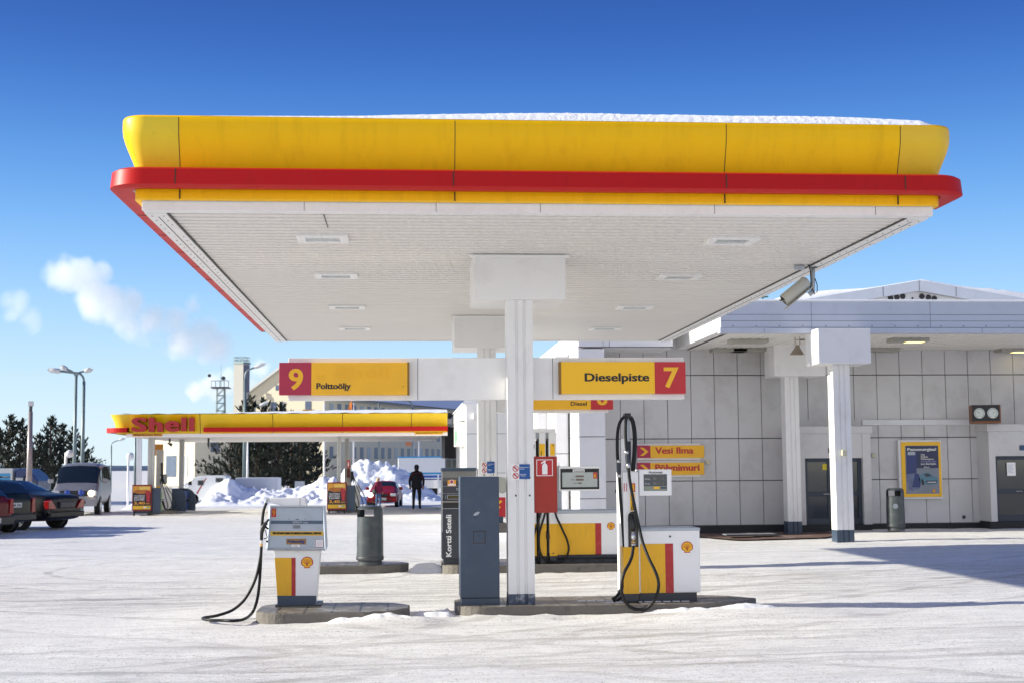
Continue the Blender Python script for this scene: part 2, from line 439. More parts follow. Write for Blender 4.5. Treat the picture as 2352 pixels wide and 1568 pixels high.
# worn walkway slabs in front of the wall
def walkway():
    m = MB(); n = 60
    xs = [P(1560, 1220, 31.5).x + i * .32 for i in range(n)]
    vs = []
    for i, x in enumerate(xs):
        e = .5 * noise.noise(Vector((x * .35, 4, 0))) + .3 * noise.noise(Vector((x * 1.7, 1, 0)))
        t = sm((x - 6.3) / 1.2) * (1 if x < 9.3 else max(.25, 1 - (x - 9.3) / 1.5))
        y0 = 32.9 - (2.9 + e) * t
        for y in (y0, (y0 + 33.1) / 2, 33.1): vs.append((x, y, gz(x, y) - .012))
    m.add(vs, [(3 * i, 3 * i + 3, 3 * i + 4, 3 * i + 1) for i in range(n - 1)] + [(3 * i + 1, 3 * i + 4, 3 * i + 5, 3 * i + 2) for i in range(n - 1)])
    o = m.build('walkway', mat('brown_paving', (.13, .075, .06), .8, var=.25, scale=3, bump=.5, dirt=((.5, .5, .5), .45, 2.5)))
    tag(o, kind='structure')
walkway()
def drain_cover():
    t = thing('drain_cover', 'grey metal cover plates in the brown paving by the wash hall wall', 'drain cover', (7.7, 30.9, gz(7.7, 30.9) + .04))
    m = MB()
    for i in range(2): m.box(7.25 + i * .6, 7.82 + i * .6, 30.6 + i * .15, 31.15 + i * .15, t.location.z, t.location.z + .02)
    m.build('plate', GALV, t)
    m = MB().box(7.2, 8.47, 30.55, 30.59, t.location.z, t.location.z + .03)
    m.build('frame', DARK, t)
drain_cover()

# ------------------------------------------------------------------ pump islands
def tiles_mat():
    m = bpy.data.materials.new('island_tiles'); m.use_nodes = True
    nt = m.node_tree; N = nt.nodes; L = nt.links; b = N['Principled BSDF']
    tc = N.new('ShaderNodeTexCoord')
    br = N.new('ShaderNodeTexBrick'); br.offset = 0; br.inputs['Scale'].default_value = 1
    br.inputs['Brick Width'].default_value = .3; br.inputs['Row Height'].default_value = .3; br.inputs['Mortar Size'].default_value = .012
    br.inputs['Color1'].default_value = (.19, .165, .13, 1); br.inputs['Color2'].default_value = (.15, .13, .11, 1); br.inputs['Mortar'].default_value = (.03, .03, .03, 1)
    L.new(tc.outputs['Object'], br.inputs[0])
    n = N.new('ShaderNodeTexNoise'); n.inputs['Scale'].default_value = 6; n.inputs['Detail'].default_value = 6; L.new(tc.outputs['Object'], n.inputs[0])
    r = N.new('ShaderNodeMapRange'); r.inputs[1].default_value = .56; r.inputs[2].default_value = .7; L.new(n.outputs[0], r.inputs[0])
    mx = N.new('ShaderNodeMix'); mx.data_type = 'RGBA'; L.new(r.outputs[0], mx.inputs[0]); L.new(br.outputs[0], mx.inputs[6]); mx.inputs[7].default_value = (.4, .38, .36, 1)
    L.new(mx.outputs[2], b.inputs['Base Color']); b.inputs['Roughness'].default_value = .4
    bp = N.new('ShaderNodeBump'); bp.inputs['Strength'].default_value = .4; bp.inputs['Distance'].default_value = .01; L.new(n.outputs[0], bp.inputs['Height']); L.new(bp.outputs[0], b.inputs['Normal'])
    return m
TILE = tiles_mat()
CONC = mat('kerb_concrete', (.16, .145, .125), .8, var=.2, scale=5, bump=.5, bscale=25, dirt=((.06, .05, .045), .75, 5))
def island(x0, x1, y0, y1, label, chamR=.5, chamL=.32, ramp=True):
    t = thing('pump_island', label, 'pump island', ((x0 + x1) / 2, y0, 0), group='concrete pump islands')
    def outline(d):
        X0, X1, Y0, Y1 = x0 + d, x1 - d, y0 + d, y1 - d
        pts = []
        r = chamL - d * .4
        for i in range(7):
            a = radians(180 + 90 * i / 6); pts.append((X0 + r + cos(a) * r, Y0 + r + sin(a) * r))
        pts += [(X1 - chamR, Y0), (X1 - chamR * .3, Y0 + chamR * .28), (X1, Y0 + chamR * .75), (X1, Y1 - chamR * .75), (X1 - chamR * .3, Y1 - chamR * .28), (X1 - chamR, Y1)]
        for i in range(7):
            a = radians(90 + 90 * i / 6); pts.append((X0 + r + cos(a) * r, Y1 - r + sin(a) * r))
        return pts
    m = MB().prism(outline(0), -.2, .136); m.build('kerb', CONC, t, bevel=.012)
    m = MB().prism(outline(.02), .12, .141); m.build('paving', TILE, t)
    return t
island(-1.63, .06, 15.16, 16.28, 'short tiled concrete island under the heating oil pump in front')
island(.58, 4.12, 15.5, 16.62, 'long tiled concrete island under the front canopy column and diesel pump', chamR=.75)
island(-1.95, .07, 22.33, 23.3, 'tiled concrete island carrying the grey litter bin')
island(.6, 4.3, 22.0, 23.5, 'rear tiled concrete island under the card terminal and the wide pump')
def island_strips():
    for (x0, y0, n) in ((2.0, 15.95, 9), (2.3, 15.75, 9), (-1.7, 22.75, 8)):
        m = MB()
        for i in range(n): m.box(x0 + i * .11, x0 + i * .11 + .085, y0, y0 + .04, .142, .15)
        o = m.build('anti_slip_strip', WHITE if y0 < 20 else GREY)
        lab = {15.95: 'broken white ridged strip on the front island, the one farther from the kerb edge', 15.75: 'broken white ridged strip on the front island, the one nearer the kerb edge', 22.75: 'grey ridged strip on the island left of the litter bin'}[y0]
        tag(o, lab, 'floor strip', 'ridged strips on the islands')
island_strips()
def snow_lump(x0, x1, y0, y1, h, seed, label, z0=None):
    m = MB(); nx, ny = int((x1 - x0) / .045) + 2, int((y1 - y0) / .045) + 2; vs = []
    for j in range(ny):
        for i in range(nx):
            u, w = i / (nx - 1), j / (ny - 1); x, y = x0 + u * (x1 - x0), y0 + w * (y1 - y0)
            e = min(1, 4 * u * (1 - u) * 1.4) * min(1, 4 * w * (1 - w) * 1.2)
            q = .55 + .9 * noise.noise(Vector((x * 2.5, y * 3.5, seed))) + .5 * noise.noise(Vector((x * 9, y * 9, seed)))
            vs.append((x, y, gz(x, y) - .05 + e * (h * max(0, q) + .05)))
    m.add(vs, [(j * nx + i, j * nx + i + 1, (j + 1) * nx + i + 1, (j + 1) * nx + i) for j in range(ny - 1) for i in range(nx - 1)])
    return tag(m.build('snow_heap', SNOW, smooth=True), label, 'snow heap', 'small snow heaps by the islands')
snow_lump(-.95, .25, 14.88, 15.3, .06, 1, 'low crumbled snow heap against the front kerb of the heating oil pump island')
snow_lump(.04, .62, 15.35, 16.1, .07, 2, 'trodden snow bridge between the two front islands')
snow_lump(2.4, 4.5, 15.1, 15.62, .05, 3, 'thin ridge of snow along the front kerb of the diesel pump island')
snow_lump(.0, .75, 22.3, 23.1, .12, 4, 'small snow heap right of the litter bin island')

# ------------------------------------------------------------------ main canopy
CX0, CX1, CY0, CY1, CZ = -2.46, 5.18, 12.95, 26.5, 4.12
CAN = thing('station_canopy', 'large yellow and red canopy over the pumps with snow on its roof', 'canopy', (1.36, 15.8, 0))
def corrugated(name, x0, x1, y0, y1, z, pitch, depth, m_, parent, along='x'):
    m = MB(); vs = []; n = 0
    a0, a1 = (y0, y1) if along == 'x' else (x0, x1)
    prof = []; t = a0
    while t < a1 - pitch:
        prof += [(t, 0), (t + pitch * .66, 0), (t + pitch * .74, depth), (t + pitch * .92, depth)]; t += pitch
    prof.append((a1, 0))
    for a, d in prof:
        if along == 'x': vs += [(x0, a, z + d), (x1, a, z + d)]
        else: vs += [(a, y0, z + d), (a, y1, z + d)]
    fs = [(2 * i, 2 * i + 2, 2 * i + 3, 2 * i + 1) if along == 'x' else (2 * i, 2 * i + 1, 2 * i + 3, 2 * i + 2) for i in range(len(prof) - 1)]
    m.add(vs, fs)
    return m.build(name, m_, parent)
def canopy():
    sof = corrugated('soffit', CX0 + .18, CX1 - .18, CY0 + .1, CY1 - .05, CZ + .012, .185, .045, SOFF, CAN)
    # sheet seams
    sm_ = MB()
    for x, y0, y1 in ((-.78, 13.1, 13.9),):
        sm_.box(x, x + .006, y0, y1, CZ + .004, CZ + .012)
    sm_.build('seam', GROUTD, CAN)
    # trims along the sides and front
    tr = MB()
    tr.box(CX0, CX1, CY0, CY0 + .14, CZ - .004, CZ + .1)
    for xa, xb in ((CX0, CX0 + .2), (CX1 - .2, CX1)):
        tr.box(xa, xb, CY0 + .14, CY1, CZ - .012, CZ + .1)
    tr.box(CX0 + .2, CX1 - .2, CY1 - .06, CY1, CZ - .004, CZ + .1)
    tr.build('soffit_trim', WHITE, CAN, bevel=.004)
    ln = MB()
    for x in (CX0 + .205, CX1 - .217): ln.box(x, x + .014, CY0 + .15, CY1 - .05, CZ - .003, CZ + .01)
    for x in (CX0 + .10, CX1 - .11): ln.box(x, x + .008, CY0 + .3, CY1 - .05, CZ - .0145, CZ - .011)
    for x in (-.95, 1.3, 3.0, 4.6, .3): ln.box(x, x + .004, CY0 - .002, CY0 + .01, CZ, CZ + .1)
    ln.build('trim_joint', GROUTD, CAN)
    dots = MB()
    for k in range(56):
        for x in (CX0 + .05, CX0 + .16, CX1 - .05, CX1 - .16):
            if random.random() < .75:
                dots.box(x - .006, x + .006, CY0 + .25 + k * .24, CY0 + .262 + k * .24, CZ - .016, CZ - .011)
    dots.build('rivet', GROUTD, CAN)
    # fascia profiles swept round the front and the left side; a short return on the right
    def path(o, r=.05):
        """outline offset by o outwards, from the left back to the right return, as points"""
        pts = [(CX0 - o, CY1 - .1)]
        rr = r + o
        cxl, cyl = CX0 + r, CY0 + r
        for i in range(13):
            a = radians(180 + 90 * i / 12); pts.append((cxl + cos(a) * rr, cyl + sin(a) * rr))
        xs = [-1.93, .62, 3.0, 4.55]
        cxr = CX1 - r
        for i in range(13):
            a = radians(270 + 90 * i / 12); pts.append((cxr + cos(a) * rr, cyl + sin(a) * rr))
        pts.append((CX1 + o, CY0 + r + .5))
        return pts
    def sweep(name, prof, m_, r=.05):
        """prof: list of (offset, z)"""
        m = MB(); rows = [path(o, r) for o, z in prof]; n = len(rows[0]); vs = []
        for (o, z), row in zip(prof, rows): vs += [(p[0], p[1], z) for p in row]
        fs = [(k * n + i, k * n + i + 1, (k + 1) * n + i + 1, (k + 1) * n + i) for k in range(len(prof) - 1) for i in range(n - 1)]
        k = len(prof)
        fs += [tuple(j * n for j in range(k)), tuple(j * n + n - 1 for j in reversed(range(k)))]
        m.add(vs, fs)
        return m.build(name, m_, CAN, smooth=False)
    prof = []
    for i in range(13):
        t = i / 12
        prof.append((.055 + .14 * sm(t / .86), 4.40 + .56 * t))
    prof += [(.185, 4.98), (.14, 4.988), (-.2, 4.985), (-.2, 4.40)]
    f = sweep('yellow_fascia', prof, YEL)
    for p in f.data.polygons: p.use_smooth = len(p.vertices) == 4
    f2 = sweep('lower_fascia', [(.015, 4.205), (.07, 4.215), (.075, 4.42), (-.1, 4.42), (-.1, 4.205)], YEL)
    f3 = sweep('red_band', [(.09, 4.30), (.25, 4.285), (.3, 4.31), (.285, 4.455), (.25, 4.475), (.09, 4.475), (.09, 4.30)], REDF)
    for ff in (f3,): 
        for p in ff.data.polygons: p.use_smooth = len(p.vertices) == 4
        md = ff.modifiers.new('es', 'EDGE_SPLIT'); md.split_angle = radians(32)
    # panel joints of the fascia
    j = MB()
    for px in (411, 1045, 1667, 2066):
        Yj = CY0 - .16
        X = P(px, 340, Yj).x
        for i in range(12):
            (o0, z0), (o1, z1) = prof[i], prof[i + 1]
            j.add([(X - .0035, CY0 - o0 - .003, z0), (X + .0035, CY0 - o0 - .003, z0), (X + .0035, CY0 - o1 - .003, z1), (X - .0035, CY0 - o1 - .003, z1)], [(0, 1, 2, 3)])
        j.box(X - .006, X + .006, CY0 - .079, CY0 - .07, 4.21, 4.3)
    for px in (402, 1042, 1669, 2080):
        X = P(px, 420, CY0 - .3).x
        j.add([(X - .006, CY0 - .303, 4.31), (X + .006, CY0 - .303, 4.31), (X + .006, CY0 - .289, 4.455), (X - .006, CY0 - .289, 4.455)], [(0, 1, 2, 3)])
    for k in range(11):
        y = CY0 + 1.2 + k * 1.22
        j.box(CX0 - .27, CX0 - .1, y, y + .01, 4.284, 4.29)
    j.build('fascia_joint', mat('joint_brown', (.06, .03, .01), .7), CAN)
    # algae-stained corner sheets
    for side in (0, 1):
        m = MB(); rows = []
        for (o, z) in prof[:13]:
            pts = path(o + .0025)
            row = pts[8:14] if side == 0 else pts[14:21]
            if side == 0: row = row + [(P(410, 340, CY0 - .16).x, CY0 - o - .0025)]
            else: row = [(P(2067, 340, CY0 - .16).x, CY0 - o - .0025)] + row
            rows.append([(p[0], p[1], z) for p in row])
        n = len(rows[0])
        m.add([v for r_ in rows for v in r_], [(k * n + i, k * n + i + 1, (k + 1) * n + i + 1, (k + 1) * n + i) for k in range(12) for i in range(n - 1)])
        m.build('corner_sheet', YELD if side == 0 else mat('stained_yellow', (.8, .5, .004), .35, dirt=((.3, .3, .02), .6, 1.2)), CAN, smooth=True)
    # roof deck and the snow lying on it
    MB().box(CX0 - .1, CX1 + .02, CY0 - .0, CY1, 4.3, 4.5).build('roof_deck', GREY, CAN)
    m = MB(); nx, ny = 240, 40; vs = []
    for jy in range(ny):
        for ix in range(nx):
            u, w = ix / (nx - 1), jy / (ny - 1)
            x = CX0 + .55 + u * (CX1 - CX0 - .56); y = CY0 - .19 + (w ** 1.6) * (CY1 - CY0 - .1)
            th = .012 + .08 * sm(u * 2.0) * (1 - .35 * sm((u - .85) * 6))
            edge = sm(jy / 2.0) * sm((nx - 1 - ix) / 4) * sm(ix / 6)
            z = 4.985 + th * edge * (1 + .08 * noise.noise(Vector((x * 2, y * 4, 0))) + .06 * noise.noise(Vector((x * 15, y * 16, 2))))
            if jy == 0: z = 4.975
            vs.append((x, y, z))
    m.add(vs, [(a * nx + i, a * nx + i + 1, (a + 1) * nx + i + 1, (a + 1) * nx + i) for a in range(ny - 1) for i in range(nx - 1)])
    m.build('snow_layer', SNOW, CAN, smooth=True)
    # downlights
    for X in (-.865, 3.54):
        for Y in (14.5, 17.35, 20.8, 24.0):
            w, d = .27, .21
            m = MB(); z0 = CZ - .02
            m.box(X - w, X + w, Y - d, Y - d + .07, z0, CZ + .02).box(X - w, X + w, Y + d - .07, Y + d, z0, CZ + .02)
            m.box(X - w, X - w + .09, Y - d + .07, Y + d - .07, z0, CZ + .02).box(X + w - .09, X + w, Y - d + .07, Y + d - .07, z0, CZ + .02)
            fr = m.build('downlight', WHITE2, CAN, bevel=.004)
            g = MB().box(X - w + .09, X + w - .09, Y - d + .07, Y + d - .07, CZ - .004, CZ + .02); g.build('lamp_glass', mat('lamp_glass', (.42, .47, .46), .15, var=.2, scale=9), fr)
canopy()
def rib_outline(x0, x1, y0, y1, g=.018, cut=.035):
    """square column with two shallow grooves in each visible face"""
    w = x1 - x0; pts = [(x0, y0 + .0)]
    for k in (.37, .67):
        xg = x0 + w * k
        pts += [(xg - cut * .5, y0), (xg - cut * .25, y0 + g), (xg + cut * .25, y0 + g), (xg + cut * .5, y0)]
    pts += [(x1, y0), (x1, y1)]
    for k in (.67, .37):
        xg = x0 + w * k
        pts += [(xg + cut * .5, y1), (xg + cut * .25, y1 - g), (xg - cut * .25, y1 - g), (xg - cut * .5, y1)]
    pts += [(x0, y1)]
    return pts
def no_smoking(m, r, Y):
    """white sticker with two round prohibition marks and a blue text field"""
    x0, x1, z0, z1 = r
    w = x1 - x0
    plate(m, (x0, x0 + w * .45, z0, z1), Y, .003, 0); plate(m, (x0 + w * .42, x1, z0 + .01, z1), Y - .003, .002, 1)
    for cz_ in (z0 + (z1 - z0) * .27, z0 + (z1 - z0) * .73):
        cx_ = x0 + w * .22; ro = (z1 - z0) * .2
        n = 20
        o_ = [(cx_ + cos(2 * pi * i / n) * ro, Y - .006, cz_ + sin(2 * pi * i / n) * ro) for i in range(n)]
        i_ = [(cx_ + cos(2 * pi * i / n) * ro * .76, Y - .006, cz_ + sin(2 * pi * i / n) * ro * .76) for i in range(n)]
        m.add(o_ + i_, [(i, (i + 1) % n, n + (i + 1) % n, n + i) for i in range(n)], 2)
        d = ro * .62; t = ro * .13
        m.add([(cx_ - d - t, Y - .0065, cz_ + d - t), (cx_ - d + t, Y - .0065, cz_ + d + t), (cx_ + d + t, Y - .0065, cz_ - d + t), (cx_ + d - t, Y - .0065, cz_ - d - t)], [(0, 3, 2, 1)], 2)
        m.box(cx_ - ro * .35, cx_ + ro * .3, Y - .0055, Y - .005, cz_ - ro * .1, cz_ + ro * .12, 3)
        m.box(cx_ - ro * .15, cx_ + ro * .1, Y - .0055, Y - .005, cz_ + ro * .12, cz_ + ro * .45, 3)
    hh = (z1 - z0)
    text(m, 'Pysäytä moottori', x0 + w * .47, x1 - w * .06, z0 + hh * .76, z0 + hh * .83, Y - .006, 4, .03)
    text(m, 'täytön ajaksi', x0 + w * .47, x1 - w * .3, z0 + hh * .66, z0 + hh * .73, Y - .006, 4, .03)
    text(m, 'Stanna motorn', x0 + w * .47, x1 - w * .2, z0 + hh * .32, z0 + hh * .39, Y - .006, 4, .03)
    text(m, 'vid påfyllning', x0 + w * .47, x1 - w * .25, z0 + hh * .22, z0 + hh * .29, Y - .006, 4, .03)
STK = [WHITE2, BLUE, RED, INK, WHITE2]
def canopy_columns():
    for (Y, px0, px1, pyt, ystk) in ((15.68, 1167, 1227, 688, (1175, 1065, 1217, 1101)), (22.1, 1099, 1141, 797, (1106, 1059, 1136, 1087))):
        x0, x1, _, _ = R(px0, 1100, px1, 1200, Y)
        c = MB().prism(rib_outline(x0, x1, Y, Y + .3), .26, 3.62).build('column', WHCOL, CAN)
        b = MB().prism(rib_outline(x0 - .002, x1 + .002, Y - .002, Y + .302), .13, .26)
        b.build('column_foot', mat('flaking_slate_paint', (.06, .08, .12), .6, var=.1, dirt=((.6, .62, .64), .9, 9)), c)
        s_ = MB(); no_smoking(s_, R(*ystk, Y), Y - .002); s_.build('warning_sticker', STK, c)
        h = MB()
        for xx in (x0 + .08, x1 - .06):
            for zz in (1.36, 1.56): h.box(xx, xx + .018, Y - .004, Y - .001, zz, zz + .02)
        h.build('bolt_hole', INK, c)
        hx0, hx1 = (x0 + x1) / 2 - .53, (x0 + x1) / 2 + .53
        hb = MB().box(hx0, hx1, Y - .06, Y + .9, P(1190, 688, 15.62).z, CZ + .02).build('column_head', WHITE, CAN, bevel=.006)
        MB().box(hx0 - .05, hx1 + .04, Y - .09, Y - .062, CZ - .03, CZ + .0).build('head_flange', WHITE2, hb)
canopy_columns()

# ------------------------------------------------------------------ pump number signs
def sign_front():
    t = thing('pump_number_sign', 'long white sign beam across the front column reading Polttoöljy 9 and Dieselpiste 7', 'sign', (1.33, 15.85, 2.7))
    Y = 15.86
    x0, x1, z0, z1 = R(662, 821, 1571, 917, Y)
    xl = P(1165, 870, Y).x; xr = P(1226, 870, Y).x
    b = MB().box(x0, x1, Y, Y + .16, z0, z1).build('beam', WHITE, t, bevel=.006)
    j = MB()
    for px in (744 + 215, 1271 - 2, 742 + 550, 1180):
        X = P(px, 868, Y).x
        if px in (959, 1269): j.box(X, X + .006, Y - .002, Y, z0 + .004, z1 - .004)
    j.build('beam_joint', GROUTD, b)
    Yp = Y - .09
    for (xa, xb, xn0, xn1, ya, yb, side) in ((715, 938, 641, 715, 832, 906, 'L'), (1287, 1504, 1504, 1575, 830.5, 903, 'R')):
        a = R(xa, ya, xb, yb, Yp); n = R(xn0, ya, xn1, yb, Yp)
        m = MB().box(a[0], a[1], Yp, Y - .002, a[2], a[3]).build('name_panel', YELF if side == 'L' else YELS, t, bevel=.004)
        k = MB().box(n[0], n[1], Yp, Y + (.03 if side == 'L' else .03), n[2], n[3]).build('number_panel', REDW if side == 'L' else RED, t, bevel=.004)
        l = MB()
        if side == 'L':
            text(l, '9', *R(663, 846, 696.5, 894.6, Yp), Yp - .003, 0, .04); l.build('numeral', YELF, k)
            g = MB(); text(g, '95', *R(726.7, 860.5, 746.5, 872.4, Yp), Yp - .002); g.build('faded_lettering', GHOST, m); g = MB(); text(g, 'Shell', *R(772, 842, 894, 867, Yp), Yp - .002)
            g.build('faded_lettering', GHOST, m)
            g = MB(); text(g, 'Polttoöljy', *R(726.7, 879, 806, 897, Yp), Yp - .003, 0, .045)
            g.box(*[P(925, 880, Yp).x + q for q in (0, .01)], Yp - .003, Yp, a[2] + .09, a[2] + .1).build('lettering', INK, m)
        else:
            text(l, '7', *R(1524.6, 843, 1559, 889.6, Yp), Yp - .003, 0, .05); l.build('numeral', YELF, k)
            g = MB(); text(g, 'Dieselpiste', *R(1342.8, 856.2, 1491.3, 880.8, Yp), Yp - .003, 0, .05); g.build('lettering', INK, m)
        e = MB(); ex = a[1] if side == 'L' else a[0]
        e.box(ex - .012, ex + .012, Yp - .001, Y - .003, a[2] - .004, a[3] + .004).build('panel_edge', mat('edge_brown', (.25, .12, .01), .5), m)
sign_front()
def sign_rear():
    t = thing('pump_number_sign', 'white sign beam on the rear column reading Diesel 6, partly hidden by the front sign', 'sign', (1.3, 21.5, 2.6))
    Y = 22.28
    x0, x1, z0, z1 = R(1141, 876, 1397, 947, Y)
    MB().box(x0, x1, Y, Y + .16, z0, z1).build('beam', WHITE, t, bevel=.006)
    Yp = Y - .09
    a = R(1190, 886, 1357, 939.5, Yp); n = R(1357, 886, 1408, 939.5, Yp)
    m = MB().box(a[0], a[1], Yp, Y - .002, a[2], a[3]).build('name_panel', YELF, t, bevel=.004)
    k = MB().box(n[0], n[1], Yp, Y + .03, n[2], n[3]).build('number_panel', RED, t, bevel=.004)
    g = MB(); text(g, 'Diesel', *R(1310.8, 921.5, 1347.8, 930.8, Yp), Yp - .003, 0, .045); g.build('lettering', INK, m)
    g = MB(); text(g, '6', *R(1371, 895, 1395, 929.6, Yp), Yp - .003, 0, .04); g.build('numeral', YELF, k)
sign_rear()
def sec_camera():
    Y = 16.4
    t = thing('security_camera', 'beige tube security camera hanging under the right edge of the canopy', 'camera', tuple(P(1867, 610, Y)))
    pole = [P(1867, 606, Y), P(1867.5, 660, Y), P(1867, 672, Y), P(1862, 677, Y), P(1858, 670, Y)]
    MB().tube([Vector((pole[0].x, Y, CZ))] + pole[1:], .026, 10).build('bracket', GREY, t, smooth=True)
    cream = mat('cream_housing', (.5, .49, .42), .45)
    a, b = P(1852, 648, Y), P(1801, 690, Y - .2)
    d = (b - a).normalized(); s = d.cross(Vector((0, 1, 0))).normalized(); w = Vector((0, 1, 0))
    up = s.cross(d); m = MB()
    def ring(c, r): return [c + (s * cos(q) + w * sin(q)) * r for q in [2 * pi * i / 14 for i in range(14)]]
    rs = [ring(a - d * .03, .05), ring(a, .078), ring(b, .078), ring(b + d * .01, .066)]
    m.add([v for r_ in rs for v in r_], [(k * 14 + i, k * 14 + (i + 1) % 14, (k + 1) * 14 + (i + 1) % 14, (k + 1) * 14 + i) for k in range(3) for i in range(14)] + [tuple(range(14)), tuple(range(55, 41, -1))])
    hs = m.build('housing', cream, t, smooth=True)
    MB().lathe([(.05, 0), (.05, .012)], tuple(b + d * .012)).build('lens', BLACK, hs)
    sh = MB(); q0, q1 = a + s * .085, b + d * .07 + s * .085
    MB().add([q0 - w * .08, q0 + w * .08, q1 + w * .08, q1 - w * .08] + [q - s * -.008 for q in (q0 - w * .08, q0 + w * .08, q1 + w * .08, q1 - w * .08)], [(0, 1, 2, 3), (7, 6, 5, 4), (0, 4, 5, 1), (1, 5, 6, 2), (2, 6, 7, 3), (3, 7, 4, 0)]).build('sun_shield', cream, hs)
    c = MB()
    c.tube([P(1845, 603, Y), P(1856, 606, Y - .03), P(1861, 620, Y - .04), P(1863, 650, Y - .04), P(1860, 668, Y - .03)], .007)
    c.tube([P(1872, 640, Y - .03), P(1877, 655, Y - .03), P(1877, 670, Y - .03), P(1871, 676, Y - .03), P(1866, 664, Y - .03)], .006)
    c.tube([P(1850, 600, Y), P(1867, 608, Y - .02), P(1890, 609, Y), P(1905, 607, Y), P(1909, 603, Y)], .006)
    c.build('cable', RUBB, t, smooth=True)
    MB().box(P(1823, 605, Y).x, P(1846, 605, Y).x, Y - .05, Y + .02, CZ - .045, CZ + .005).build('junction_box', GREY, t, bevel=.005)
    MB().lathe([(.06, -.012), (.06, 0)], (pole[0].x, Y, CZ)).build('ceiling_plate', GREY, t)
sec_camera()
def ext_cabinet():
    Y = 15.72
    x0, x1, z0, z1 = R(1224.5, 1047, 1280, 1176.5, Y)
    t = thing('fire_extinguisher_cabinet', 'red metal fire extinguisher cabinet hanging on the right of the front column', 'extinguisher cabinet', (x0, Y, z0))
    MB().box(x0 + .012, x1, Y, Y + .22, z0, z1).build('box', REDB, t, bevel=.006)
    r = R(1232, 1054, 1269.6, 1092, Y)
    m = MB(); plate(m, r, Y, .003, 0)
    plate(m, (r[0] + .008, r[1] - .008, r[2] + .008, r[3] - .008), Y - .003, .002, 1)
    cx, w, h = (r[0] + r[1]) / 2, r[1] - r[0], r[3] - r[2]
    y = Y - .0055
    body = [(cx - .15 * w, r[2] + .1 * h), (cx + .17 * w, r[2] + .1 * h), (cx + .17 * w, r[2] + .62 * h), (cx + .12 * w, r[2] + .72 * h), (cx + .05 * w, r[2] + .76 * h), (cx + .05 * w, r[2] + .84 * h), (cx + .1 * w, r[2] + .92 * h), (cx - .02 * w, r[2] + .93 * h), (cx - .22 * w, r[2] + .8 * h), (cx - .2 * w, r[2] + .72 * h), (cx - .04 * w, r[2] + .82 * h), (cx - .04 * w, r[2] + .76 * h), (cx - .1 * w, r[2] + .72 * h), (cx - .15 * w, r[2] + .62 * h)]
    m.add([(p[0], y, p[1]) for p in body], [tuple(range(len(body)))], 2)
    m.build('pictogram', [WHITE2, RED, WHITE2], t)
ext_cabinet()
# ------------------------------------------------------------------ pumps and machines
def V2(px, py, Y): p = P(px, py, Y); return p
def face(pts, Y): return [(P(a, b, Y).x, P(a, b, Y).z) for a, b in pts]
def smooth_path(pts, n=6):
    pts = [Vector(p) for p in pts]; out = []
    for i in range(len(pts) - 1):
        p0, p1, p2, p3 = pts[max(i - 1, 0)], pts[i], pts[i + 1], pts[min(i + 2, len(pts) - 1)]
        for k in range(n):
            t = k / n
            out.append(.5 * ((2 * p1) + (p2 - p0) * t + (2 * p0 - 5 * p1 + 4 * p2 - p3) * t * t + (3 * p1 - p0 - 3 * p2 + p3) * t ** 3))
    out.append(pts[-1]); return out
def hose(pts, r, parent, name='hose'):
    return MB().tube(smooth_path(pts), r, 10).build(name, RUBB, parent, smooth=True)

